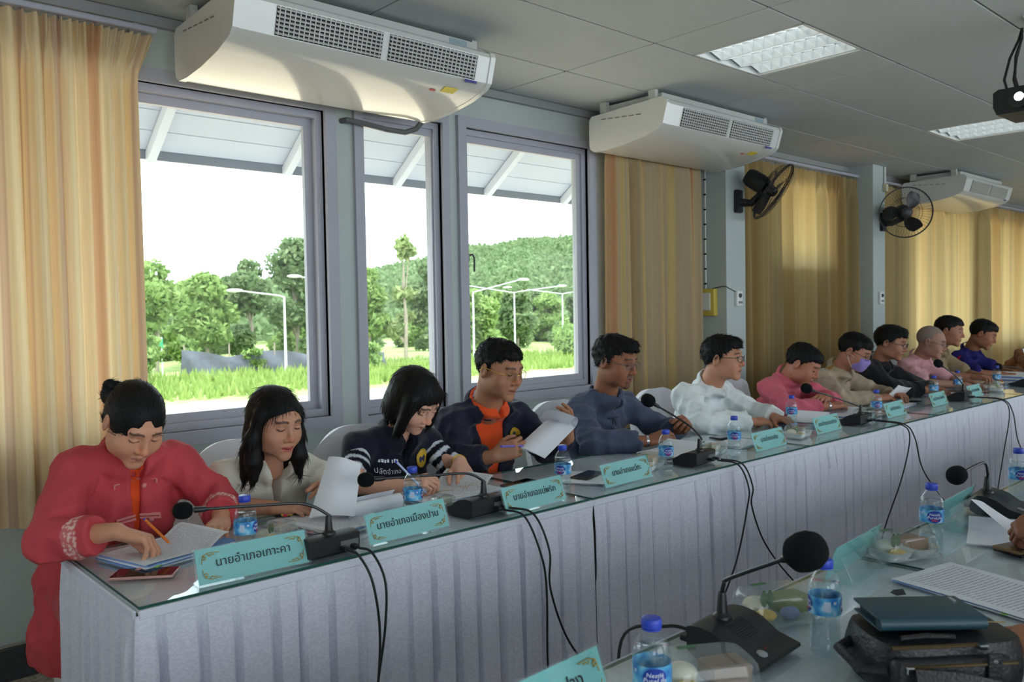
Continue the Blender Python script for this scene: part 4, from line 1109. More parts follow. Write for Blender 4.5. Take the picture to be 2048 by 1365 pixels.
def bottle_proto():
    r = empty('water_bottle', (0, 0, 0))
    b = MB()
    b.lathe([(0.026, 0.0), (0.031, 0.004), (0.0325, 0.012), (0.0322, 0.03), (0.031, 0.033), (0.0325, 0.036), (0.0322, 0.05), (0.031, 0.053), (0.0322, 0.056), (0.031, 0.07), (0.0285, 0.078), (0.030, 0.084), (0.033, 0.09), (0.0325, 0.094),
             (0.0325, 0.138), (0.0333, 0.142), (0.0325, 0.148), (0.0328, 0.156), (0.031, 0.166), (0.025, 0.180), (0.0175, 0.192), (0.0135, 0.199), (0.0135, 0.203)], 28)
    b.build('bottle_body', M_pet, r, smooth=180)
    c = MB(); pr = [(0.0168, 0.200), (0.0172, 0.2015), (0.0172, 0.214), (0.016, 0.2165), (0.013, 0.2175)]
    c.lathe(pr, 28); c.build('cap', M_cap, r, smooth=40)
    MB().lathe([(0.0166, 0.196), (0.0166, 0.199)], 24).build('cap_ring', M_cap, r)
    l = MB(); l.lathe([(0.0329, 0.096), (0.0329, 0.137)], 40, capb=False, capt=False); lb = l.build('label', M_label, r, smooth=180)
    def bend(me, ang, z0, rad=0.0333):
        return xform(me, lambda co: np.stack([(rad + co[:, 2]) * np.sin(ang + co[:, 0] / rad), -(rad + co[:, 2]) * np.cos(ang + co[:, 0] / rad), z0 + co[:, 1]], 1))
    for ang in (0.0, math.pi):
        ov = MB(); n = 28
        ring = [(0.021 * math.cos(2 * math.pi * k / n) * (1.0 + 0.05 * math.sin(6.28 * k / n)), 0.0195 * math.sin(2 * math.pi * k / n), 0) for k in range(n)]
        V = [(0, 0, 0)] + ring + [(x * 0.5, y * 0.5, 0) for x, y, _ in ring]
        F = [(0, 1 + n + k, 1 + n + (k + 1) % n) for k in range(n)] + [(1 + k, 1 + (k + 1) % n, 1 + n + (k + 1) % n, 1 + n + k) for k in range(n)]
        ov.add(V, F); me = bend(ov.mesh('logo_oval', 0), ang, 0.116); me.materials.append(M_oval); mesh_obj('logo_oval', me, None, lb)
        for body, sz, z in (('Nestlé', 0.0115, 0.1225), ('PureLife', 0.0125, 0.1125)):
            me = bend(text_mesh(body, sz, 0.0002, 0.15), ang, z, 0.0336); me.materials.append(M_lwhite); mesh_obj('lettering', me, None, lb)
        rd = MB()
        for k in range(4): rd.box((-0.007 + k * 0.0045, -0.0125 + 0.002 * (k % 2), 0.0004), (0.003, 0.006, 0.0004))
        me = bend(rd.mesh('red_figures', 0), ang, 0.116); me.materials.append(M_red); mesh_obj('red_figures', me, None, lb)['kind'] = 'stuff'
        bk = MB(); bk.box((0, 0, 0.0003), (0.013, 0.022, 0.0004)); bk.box((0.016, 0.008, 0.0003), (0.006, 0.006, 0.0004))
        me = bend(bk.mesh('print_panel', 0), ang + math.pi / 2, 0.118); me.materials.append(mat('label_pale', (196, 206, 232), 0.4)); mesh_obj('print_panel', me, None, lb)['kind'] = 'stuff'
    w = MB(); w.lathe([(0.024, 0.003), (0.030, 0.008), (0.0305, 0.03), (0.0295, 0.07), (0.028, 0.08), (0.031, 0.09), (0.031, 0.15), (0.0295, 0.163)], 24)
    w.build('water', clear_mat('water', (244, 250, 251), 1.33, 0.0, 0.0), r, smooth=180)
    return r
_bot = None
def bottle(x, y, rz, label):
    global _bot
    if _bot is None: _bot = bottle_proto(); b = _bot
    else: b = copy_tree(_bot)
    b.location = (x, y, GZ); b.rotation_euler = (0, 0, rz); b.scale = (0.9, 0.9, 0.82)
    tag(b, label, 'bottle', 'blue capped water bottles')
BT = [(0.930, 2.085, 0.9, 'water bottle behind the end name plate'), (1.470, 2.090, 0.9, 'water bottle before the woman in the striped vest'), (2.070, 2.035, 2.0, 'water bottle before the man in the orange shirt'), (2.602, 1.995, 2.6, 'water bottle before the man in grey'),
      (3.122, 2.025, -0.9, 'water bottle left of the man in white'), (4.05, 2.275, -1.1, 'water bottle at the right hand of the man in white'), (4.60, 2.07, -0.9, 'water bottle before the man with the mask'), (5.735, 2.20, 0.3, 'water bottle before the man in black'),
      (6.27, 2.245, 0.8, 'water bottle before the bald man in pink'), (6.884, 2.19, 0.2, 'water bottle before the man in the blue polo shirt'),
      (0.993, 0.792, -0.75, 'water bottle with its logo facing out beside the brown cake box'), (1.455, 0.752, 0.62, 'water bottle between the green cake box and the leather bag'), (2.27, 0.876, 2.2, 'water bottle beside the white food tray'), (3.005, 0.891, 2.2, 'water bottle behind the farther camera side microphone')]
for (x, y, rz, lab) in BT: bottle(x, y, rz, lab)

# ---- papers
M_print = mat('printed_paper', (232, 235, 242), 0.8)
def _printmat():
    m = M_print; N = m.node_tree.nodes; L = m.node_tree.links; b = N['Principled BSDF']
    uv = N.new('ShaderNodeUVMap'); mp = N.new('ShaderNodeMapping'); L.new(uv.outputs[0], mp.inputs[0])
    sp = N.new('ShaderNodeSeparateXYZ'); L.new(mp.outputs[0], sp.inputs[0])
    def mm(op, a, bval=None, c=None):
        n = N.new('ShaderNodeMath'); n.operation = op
        L.new(a, n.inputs[0])
        if bval is not None:
            if hasattr(bval, 'links'): L.new(bval, n.inputs[1])
            else: n.inputs[1].default_value = bval
        return n.outputs[0]
    line = mm('GREATER_THAN', mm('FRACT', mm('MULTIPLY', sp.outputs[1], 30)), 0.62)
    nz = N.new('ShaderNodeTexNoise'); nz.inputs['Scale'].default_value = 1.0
    m2 = N.new('ShaderNodeMapping'); m2.inputs['Scale'].default_value = (70, 30, 1); L.new(uv.outputs[0], m2.inputs[0]); L.new(m2.outputs[0], nz.inputs['Vector'])
    glyph = mm('GREATER_THAN', nz.outputs[0], 0.44)
    mg = mm('MULTIPLY', mm('GREATER_THAN', sp.outputs[0], 0.12), mm('LESS_THAN', sp.outputs[0], 0.9))
    mg2 = mm('MULTIPLY', mm('GREATER_THAN', sp.outputs[1], 0.06), mm('LESS_THAN', sp.outputs[1], 0.93))
    ink = mm('MULTIPLY', mm('MULTIPLY', line, glyph), mm('MULTIPLY', mg, mg2))
    k = mm('MULTIPLY', ink, 0.5)
    mx = N.new('ShaderNodeMix'); mx.data_type = 'RGBA'; L.new(k, mx.inputs[0]); mx.inputs[6].default_value = lin((232, 235, 242)); mx.inputs[7].default_value = lin((70, 74, 90))
    L.new(mx.outputs[2], b.inputs['Base Color'])
_printmat()
def sheet_grid(w, h, fn, nu=14, nv=18):
    P = np.zeros((nu, nv, 3)); U = np.zeros((nu, nv, 2))
    for i in range(nu):
        for j in range(nv):
            u, v = i / (nu - 1), j / (nv - 1)
            P[i, j] = fn(u, v); U[i, j] = (u, v)
    return P, U
def sheet(name, P, U, matl, parent, th=0.0006):
    mb = solid_sheet(P, th); me = mb.mesh(name, 60)
    uv = np.concatenate([U.reshape(-1, 2)] * 2); set_uv(me, lambda co: uv)
    return mesh_obj(name, me, matl, parent)
def doc_stack(x, y, rz, label, h=0.010, n=3, w=0.21, l=0.297, curl=0.0, printed=True, tabs=(), group='paper documents on the tables', seed=0, edge=True, z=None):
    rs = np.random.default_rng(seed + 100)
    r = empty('document', (x, y, GZ if z is None else z), rz, label, 'papers', group)
    for k in range(n):
        t = h / n
        a = rs.normal(0, 0.03) if k else 0
        R = rotm(0, 0, a); off = np.array([rs.normal(0, 0.004), rs.normal(0, 0.004), 0]) if k else np.zeros(3)
        MB().box(off + np.array([0, 0, t * (k + 0.5)]), (w, l, t * 0.96), R).build('page_block', M_paper if (k % 2 == 0 or not edge) else M_paperb, r, smooth=0)
    def fn(u, v):
        xx = (u - 0.5) * w; yy = (v - 0.5) * l
        zz = h + 0.0012 + 0.0015 * math.sin(u * 5 + v * 3 + seed)
        if curl and u > 0.7:
            t = (u - 0.7) / 0.3
            zz += curl * math.sin(t * 1.9) ; xx -= curl * 0.7 * t * t
        return (xx, yy, zz)
    P, U = sheet_grid(w, l, fn); sheet('top_sheet', P, U, M_print if printed else M_paper, r)
    for k, (tx, ty, col) in enumerate(tabs):
        MB().box((tx, ty, h * 0.6), (0.035, 0.012, 0.0012), rotm(0, 0, 0.3 * k)).build('index_tab', mat('tab_' + col, {'green': (150, 205, 110), 'pink': (226, 150, 150), 'yellow': (225, 215, 110)}[col], 0.7), r, smooth=0)
    return r
doc_stack(0.815, 2.32, 0.25, 'paper stack with green tabs under the hand of the woman in red', 0.016, 4, 0.28, 0.21, 0.03, True, ((-0.12, -0.10, 'green'), (-0.135, -0.085, 'pink'), (-0.10, -0.105, 'green')), seed=1)
doc_stack(1.30, 2.29, 0.18, 'open document before the woman in cream', 0.014, 3, 0.23, 0.30, 0.0, True, ((-0.12, -0.06, 'pink'),), seed=2)
doc_stack(1.80, 2.36, 0.10, 'spread document before the woman in the striped vest', 0.010, 3, 0.34, 0.24, 0.05, True, ((-0.13, -0.11, 'pink'), (-0.09, -0.12, 'green')), seed=3)
doc_stack(2.36, 2.16, 0.5, 'loose white sheets beside the phone of the man in navy', 0.003, 1, 0.21, 0.24, 0.0, False, seed=4)
doc_stack(3.00, 2.27, 0.1, 'open notebook before the man in grey', 0.012, 3, 0.24, 0.20, 0.04, False, seed=5)
doc_stack(3.44, 2.21, 0.1, 'white sheets behind the plate of the man in white', 0.004, 1, 0.25, 0.17, 0.0, True, seed=6)
doc_stack(4.29, 2.34, 0.2, 'thick paper bundle before the man in pink', 0.022, 4, 0.32, 0.22, 0.03, False, ((-0.13, 0.05, 'yellow'),), seed=7)
doc_stack(4.72, 2.335, -0.1, 'papers between the man in pink and the masked man', 0.012, 2, 0.28, 0.21, 0.03, False, seed=8)
doc_stack(5.42, 2.33, 0.1, 'papers before the masked man', 0.006, 2, 0.26, 0.21, 0.0, False, seed=9)
doc_stack(6.25, 2.36, 0.1, 'papers before the bald man', 0.006, 2, 0.26, 0.21, 0.0, False, seed=10)
doc_stack(7.0, 2.30, 0.1, 'papers before the man in the blue polo shirt', 0.006, 2, 0.30, 0.21, 0.0, False, seed=11)
doc_stack(7.65, 2.32, 0.1, 'thick white paper pile beyond the man in the blue polo shirt', 0.05, 4, 0.30, 0.22, 0.02, False, seed=12)
doc_stack(2.03, 0.66, -0.22, 'printed letter lying behind the leather bag', 0.003, 2, 0.23, 0.33, 0.0, True, ((-0.10, -0.10, 'green'), (-0.06, -0.13, 'pink')), seed=13)
doc_stack(2.52, 0.79, 0.3, 'white sheet under the hand with a watch', 0.003, 1, 0.22, 0.16, 0.03, False, seed=14)
# a rolled sheaf beside the second microphone
rl = empty('document', (1.44, 2.27, GZ), 0.05, 'rolled up sheaf of papers behind the second name plate', 'papers', 'paper documents on the tables')
def rollfn(u, v):
    a = u * 10.0; rad = 0.016 + 0.0025 * a / 2
    if u < 0.75:
        return (0.09 * (v - 0.5) * 2 - 0.02, -rad * math.cos(a), 0.036 + rad * math.sin(a))
    return (0.09 * (v - 0.5) * 2 - 0.02, 0.0, 0)
def roll2(u, v):
    a = u * 9.0; rad = 0.014 + 0.0022 * a
    return ((v - 0.5) * 0.22 * (1 - 0.1 * u), rad * math.sin(a), 0.036 - rad * math.cos(a))
P, U = sheet_grid(0, 0, roll2, 40, 10); sheet('rolled_sheet', P, U, M_paper, rl, 0.0008)

# sheets held up in the hands (positions follow the hands)
def held_sheet(name, corners, bow, label, curl_end=0.0, layers=2, printed=False):
    """corners: A (u0v0), B (u1v0), C (u1v1), D (u0v1)"""
    A, B, Cc, D = [np.array(c, float) for c in corners]
    o = (A + B + Cc + D) / 4
    N_ = np.cross(B - A, D - A); N_ /= np.linalg.norm(N_)
    r = empty(name, o, 0, label, 'papers', 'paper documents on the tables')
    for k in range(layers):
        def fn(u, v):
            p = A * (1 - u) * (1 - v) + B * u * (1 - v) + Cc * u * v + D * (1 - u) * v
            p = p + N_ * (bow * math.sin(math.pi * u) + 0.0025 * k * (1 + math.sin(5 * u)))
            if curl_end and v > 0.62:
                t = (v - 0.62) / 0.38; a = t * 4.2; rad = curl_end
                base = A * (1 - u) * 0.38 + B * u * 0.38 + Cc * u * 0.62 + D * (1 - u) * 0.62
                dv = (D - A) / np.linalg.norm(D - A)
                p = base + dv * rad * math.sin(a) * 1.2 + N_ * (rad * (1 - math.cos(a)) + bow * math.sin(math.pi * u))
            return p - o
        P, U = sheet_grid(0, 0, fn, 14, 26); sheet('sheet', P, U, M_print if (printed and k == 0) else M_paper, r)
    return r

# ---- phones, pens, glasses
def phone(x, y, rz, label, body=(210, 160, 150), w=0.074, l=0.155, dz=0.0, screen=True):
    r = empty('phone', (x, y, GZ + dz), rz, label, 'phone', 'phones lying on the tables')
    MB().rbox((0, 0, 0.0042), (w, l, 0.0082), 0.0035, 3).build('body', mat('phone_%d_%d' % (body[0], body[1]), body, 0.3, metal=0.3), r)
    if screen: MB().rbox((0, 0, 0.0084), (w - 0.005, l - 0.006, 0.0008), 0.0003, 1).build('screen', mat('phone_screen', (14, 15, 18), 0.06), r)
    else:
        for k in range(3): MB().lathe([(0.007, 0), (0.007, 0.002), (0.005, 0.0022)], 12, None, (-w / 2 + 0.014, l / 2 - 0.016 - k * 0.018, 0.0082)).build('camera_lens', M_dark, r)
    MB().rbox((w / 2, 0.02, 0.0042), (0.0012, 0.012, 0.003), 0.0004, 1).build('side_button', M_chrome, r)
    return r
phone(0.70, 2.165, 0.95, 'rose gold phone lying at the table end')
phone(2.09, 2.275, -1.45, 'dark phone behind the third name plate', (60, 60, 64))
phone(2.36, 2.185, -1.3, 'dark phone lying on the loose sheets', (70, 66, 60), dz=0.005)
phone(2.44, 0.70, 1.25, 'black phone under the brown phone', (30, 30, 34), 0.08, 0.165)
phone(2.425, 0.70, 1.25, 'brown phone stacked on the black phone', (120, 92, 60), 0.078, 0.162, 0.0095, False)
phone(3.20, 2.31, 1.3, 'black phone in front of the man in grey', (26, 27, 30), 0.08, 0.16)
phone(5.62, 2.30, 1.3, 'black phone before the man in black', (26, 27, 30))
phone(3.55, 2.36, 1.45, 'black phone beside the sleeve of the man in white', (26, 27, 30), 0.07, 0.15)
rc = empty('marker_pen', (1.14, 2.42, GZ), 1.35, 'thick grey marker pen before the woman in cream', 'pen')
MB().tube([(0, -0.07, 0.009), (0, 0.02, 0.009), (0, 0.06, 0.008)], [0.009, 0.009, 0.007], 10).build('barrel', mat('marker_grey', (96, 100, 110), 0.4), rc)
MB().tube([(0, 0.058, 0.009), (0, 0.072, 0.009)], [0.0085, 0.006], 10).build('cap', M_dark, rc)
def pen(a, b, label, col=(190, 200, 240)):
    a, b = np.array(a, float), np.array(b, float); o = (a + b) / 2; a, b = a - o, b - o
    r = empty('pen', o, 0, label, 'pen', 'pens held in hands')
    MB().tube([a, a * 0.8, b * 0.9], [0.0015, 0.004, 0.004], 8).build('barrel', mat('pen_%d' % col[0], col, 0.3), r)
    MB().tube([b * 0.9, b], [0.0042, 0.003], 8).build('button', M_cap, r)
    return r
sp = empty('spectacles', (1.80, 2.245, GZ + 0.013), 0.0, 'thin wire spectacles lying on the papers of the striped vest woman', 'glasses')
for s in (-1, 1):
    ring = [(s * 0.032 + 0.024 * math.cos(2 * math.pi * k / 20), 0.0, 0.020 + 0.017 * math.sin(2 * math.pi * k / 20)) for k in range(21)]
    MB().tube(ring, 0.0006, 5, caps=False).build('rim', M_chrome, sp)
    MB().tube([(s * 0.056, 0, 0.026), (s * 0.062, 0.01, 0.026), (s * 0.058, 0.11, 0.004)], 0.0007, 5).build('temple', M_gold, sp)
MB().tube([(-0.009, 0, 0.024), (0, 0, 0.028), (0.009, 0, 0.024)], 0.001, 5).build('bridge', M_gold, sp)
bc = empty('binder_clip', (1.862, 0.79, GZ + 0.004), -0.5, 'small black binder clip on the printed letter', 'binder clip')
MB().prism([(-0.011, 0), (0.011, 0), (0.0, 0.010)], 0.025, np.array([[0, 0, 1], [1, 0, 0], [0, 1, 0]]), (-0.0125, 0, 0)).build('clamp', M_black, bc, smooth=0)
MB().tube([(-0.006, 0.005, 0.008), (-0.008, 0.022, 0.010), (0.008, 0.022, 0.010), (0.006, 0.005, 0.008)], 0.0009, 5).build('wire_handle', M_chrome, bc)

# ---- snack boxes
M_tray = mat('foam_tray', (236, 234, 230), 0.6)
def snack(x, y, rz, label, cake, leafy=True, blue=False, tray=True, scale=1.0):
    r = empty('snack_box', (x, y, GZ), rz, label, 'food box', 'snack boxes on the tables'); r.scale = (scale, scale, scale)
    if tray:
        t = MB()
        for sx in (-1, 1):
            P = np.zeros((25, 5, 3))
            for i in range(25):
                a = 2 * math.pi * i / 24; c, s = math.cos(a), math.sin(a)
                k = (abs(c) ** 4 + abs(s) ** 4) ** -0.25
                for j, (f, z) in enumerate(((0.0, 0.003), (0.72, 0.003), (0.9, 0.016), (1.0, 0.028), (1.07, 0.030))):
                    P[i, j] = (sx * 0.043 + 0.042 * f * k * c, 0.052 * f * k * s, z)
            t.grid(P)
        t.build('tray', M_tray, r, smooth=60)
    else:
        MB().rbox((0, 0, 0.004), (0.165, 0.105, 0.006), 0.002, 1).build('tray', M_clam, r)
    m = MB()
    m.rbox((0.040, 0.012, 0.028), (0.075, 0.060, 0.034), 0.006, 2, rotm(0, 0, 0.1))
    m.build('cake', mat('cake_%d_%d' % cake[:2], cake, 0.6, noise=(60, 0.12)), r)
    m = MB(); m.sph((-0.035, 0.022, 0.026), (0.028, 0.026, 0.018), 14, 10); m.build('bun', mat('bun_white', (236, 226, 206), 0.7, noise=(30, 0.08)), r)
    m = MB(); m.sph((-0.040, -0.022, 0.020), (0.024, 0.020, 0.011), 12, 8); m.build('sticky_rice', mat('rice_yellow', (226, 190, 84), 0.6, noise=(90, 0.2)), r)
    if blue:
        m = MB(); m.sph((0.012, -0.030, 0.022), (0.022, 0.016, 0.013), 12, 8); m.build('blue_dumpling', mat('dumpling_blue', (120, 136, 176), 0.7, noise=(60, 0.3)), r)
    if leafy:
        for k in range(2):
            P = np.zeros((7, 3, 3))
            for i in range(7):
                t = i / 6; w = 0.009 * math.sin(math.pi * (0.1 + 0.85 * t))
                for j in range(3): P[i, j] = (-0.03 + 0.014 * k + (j - 1) * w, -0.006 + 0.004 * abs(j - 1), 0.030 + 0.034 * t)
            b = solid_sheet(P, 0.0008); b.build('leaf', mat('leaf_garnish', (62, 106, 48), 0.5), r)
    # clear lid
    P = np.zeros((29, 6, 3))
    for i in range(29):
        a = 2 * math.pi * i / 28; c, s = math.cos(a), math.sin(a); k = (abs(c) ** 6 + abs(s) ** 6) ** (-1 / 6)
        for j, (f, z) in enumerate(((1.06, 0.008), (1.0, 0.012), (0.97, 0.03), (0.92, 0.055), (0.85, 0.062), (0.0, 0.063))):
            P[i, j] = (0.086 * f * k * c, 0.055 * f * k * s, z)
    l = MB(); l.grid(P); l.build('lid', M_clam, r, smooth=40)
    MB().box((-0.02, 0.035, 0.0645), (0.035, 0.010, 0.0006), rotm(0, 0, 0.1)).build('sticker', mat('sticker_green', (60, 110, 70), 0.5), r, smooth=0)
    return r
snack(1.545, 0.905, -0.45, 'clear snack box with a green cake and garnish leaf', (128, 136, 66), True, True, False)
snack(1.165, 0.815, -0.55, 'clear snack box with brown cake slices', (130, 98, 72), False, False, False)
snack(2.155, 0.905, -0.35, 'white snack tray with a brown cake beside the water bottle', (150, 110, 70), True, False)
snack(2.645, 2.12, 0.3, 'snack tray with a leaf beside the bottle of the man in grey', (214, 190, 160))
snack(3.10, 2.125, 0.2, 'snack tray before the raised microphone', (216, 206, 190), scale=0.9)
snack(3.80, 2.10, 0.2, 'snack tray beside the plate of the man in white', (150, 136, 116))
snack(4.655, 2.165, 0.2, 'snack tray by the masked man', (206, 200, 190), scale=0.9)
snack(6.75, 2.15, 0.2, 'snack tray beyond the bald man plate', (216, 196, 150))
snack(1.09, 2.245, 0.4, 'clear wrapped snack behind the end name plate', (214, 200, 190), scale=0.75)
snack(1.66, 2.20, 0.2, 'clear wrapped snack behind the second microphone', (216, 206, 200), scale=0.6)
snack(3.10, 0.80, 0.4, 'white snack tray behind the farther camera side bottle', (216, 206, 190))

# ---- leather bag and wallet
M_leather = mat('black_leather', (24, 24, 28), 0.42, noise=(14, 0.25), bump=(160, 0.25))
M_zip = mat('brass_zip', (84, 68, 42), 0.5, metal=0.6)
bag = empty('leather_bag', (1.482, 0.572, GZ), math.radians(-38), 'black leather shoulder bag lying on the table', 'bag')
BL, BW, BH = 0.262, 0.17, 0.10
P = np.zeros((41, 17, 3))
for i in range(41):
    a = 2 * math.pi * i / 40; c, s = math.cos(a), math.sin(a); k = (abs(c) ** 5 + abs(s) ** 5) ** (-0.2)
    for j in range(17):
        t = j / 16
        if t < 0.12: f = t / 0.12 * 0.93; z = 0.002
        elif t < 0.88:
            q = (t - 0.12) / 0.76; f = 0.93 + 0.07 * math.sin(math.pi * q) + 0.006 * math.sin(7 * a + 5 * q); z = 0.004 + (BH - 0.012) * q
        else: q = (t - 0.88) / 0.12; f = 0.93 * (1 - q); z = BH - 0.008 + 0.010 * q * (2 - q)
        P[i, j] = (BL / 2 * f * k * c, BW / 2 * f * k * s, z + (0.004 * math.sin(9 * a) if 0.2 < t < 0.8 else 0))
m = MB(); m.grid(P); m.build('body', M_leather, bag, smooth=50)
m = MB(); m.rbox((-0.02, -BW / 2 - 0.006, 0.044), (0.20, 0.03, 0.066), 0.012, 3); m.build('front_pocket', M_leather, bag)
m = MB(); m.tube([(-BL / 2 + 0.02, -BW / 2 + 0.012, 0.088), (-0.05, -BW / 2 + 0.004, 0.091), (0.03, -BW / 2 + 0.004, 0.091)], 0.0035, 6); zp = m.build('zip', M_zip, bag)
MB().rbox((0.035, -BW / 2 - 0.002, 0.090), (0.016, 0.012, 0.008), 0.002, 1).build('zip_slider', M_chrome, zp)
m = MB(); m.tube([(-BL / 2 + 0.015, -BW / 2 - 0.008, 0.066), (-0.1, -BW / 2 - 0.022, 0.070), (0.08, -BW / 2 - 0.022, 0.070)], 0.003, 6); zp = m.build('zip', M_zip, bag)
MB().rbox((-0.10, -BW / 2 - 0.024, 0.066), (0.014, 0.008, 0.012), 0.002, 1).build('zip_slider', M_chrome, zp)
m = MB(); m.rbox((0.04, -BW / 2 - 0.025, 0.054), (0.024, 0.004, 0.066), 0.0015, 1); tb = m.build('flap_tab', M_leather, bag)
MB().lathe([(0.004, 0), (0.003, 0.002)], 10, rotm(math.pi / 2), (0.04, -BW / 2 - 0.027, 0.075)).build('rivet', M_chrome, tb)
m = MB(); m.tube([(-BL / 2 + 0.01, 0.04, 0.06), (-BL / 2 - 0.025, 0.02, 0.055), (-BL / 2 - 0.02, -0.05, 0.045), (-BL / 2 + 0.015, -0.07, 0.05)], 0.009, 8); m.build('handle_loop', M_leather, bag)
def strapfn(u, v):
    s = u
    x = -0.10 + 0.34 * s; y = -BW / 2 - 0.045 - 0.05 * math.sin(s * 2.2) ; z = 0.055 - 0.035 * s + 0.006 * math.sin(s * 8)
    return (x, y + (v - 0.5) * 0.012, z + (v - 0.5) * 0.040)
P, U = sheet_grid(0, 0, strapfn, 18, 4); solid_sheet(P, 0.004).build('strap', M_leather, bag)
for (a, b) in (((0.02, 0.0, BH + 0.0035), (0.12, -0.02, BH + 0.001)), ):
    MB().tube([a, ((a[0] + b[0]) / 2, a[1] - 0.015, a[2]), b], 0.0012, 5).build('stitching', mat('stitch', (150, 130, 90), 0.7), bag)
MB().tube([(-0.09, -0.062, BH), (-0.05, -0.066, BH + 0.004), (0.0, -0.066, BH)], 0.004, 6).build('zip_pull', M_leather, bag)
wl = empty('wallet', (1.468, 0.590, GZ + BH + 0.004), math.radians(-42), 'dark teal wallet lying on the leather bag', 'wallet')
M_teal = mat('teal_leather', (32, 66, 78), 0.45, bump=(200, 0.1))
MB().rbox((0, 0, 0.002), (0.18, 0.098, 0.004), 0.002, 2).build('back_cover', M_teal, wl)
MB().rbox((0.003, 0.004, 0.011), (0.168, 0.086, 0.013), 0.003, 2).build('inner_leaves', mat('wallet_inner', (20, 36, 44), 0.6), wl)
MB().rbox((0, 0, 0.020), (0.182, 0.100, 0.005), 0.0022, 2).build('front_cover', M_teal, wl)
MB().tube([(-0.089, -0.049, 0.011), (0.089, -0.049, 0.011)], 0.0112, 12).build('spine', M_teal, wl)
MB().rbox((0.076, 0.030, 0.023), (0.006, 0.018, 0.0015), 0.0005, 1).build('metal_badge', M_chrome, wl)

fp = empty('cloth_pouch', (1.225, 2.435, GZ), 0.4, 'small floral cloth pouch beside the hands of the person in cream', 'pouch')
def _floral():
    m = mat('floral_cloth', (200, 160, 60), 0.8); N = m.node_tree.nodes; L = m.node_tree.links
    tc = N.new('ShaderNodeTexCoord'); v = N.new('ShaderNodeTexVoronoi'); v.inputs['Scale'].default_value = 70; L.new(tc.outputs['Object'], v.inputs['Vector'])
    sx = N.new('ShaderNodeSeparateColor'); L.new(v.outputs['Color'], sx.inputs[0])
    rp = ramp_node(N, [(0.0, (40, 90, 60)), (0.3, (190, 50, 70)), (0.55, (40, 30, 34)), (0.75, (214, 180, 60)), (1.0, (206, 120, 120))]); rp.color_ramp.interpolation = 'CONSTANT'
    L.new(sx.outputs[0], rp.inputs[0]); L.new(rp.outputs[0], N['Principled BSDF'].inputs['Base Color']); return m
P = np.zeros((25, 9, 3))
for i in range(25):
    a = 2 * math.pi * i / 24; c_, s_ = math.cos(a), math.sin(a); kq = (abs(c_) ** 4 + abs(s_) ** 4) ** -0.25
    for j in range(9):
        t = j / 8; f = math.sin(math.pi * (0.04 + 0.92 * t)) ** 0.5
        P[i, j] = (0.045 * f * kq * c_ * (1 - 0.25 * t), 0.03 * f * kq * s_, 0.001 + 0.045 * t)
MB().grid(P).build('pouch_body', _floral(), fp, smooth=180)
MB().tube([(-0.028, 0, 0.046), (0.0, 0, 0.048), (0.028, 0, 0.046)], 0.0022, 6).build('zip', M_zip, fp)
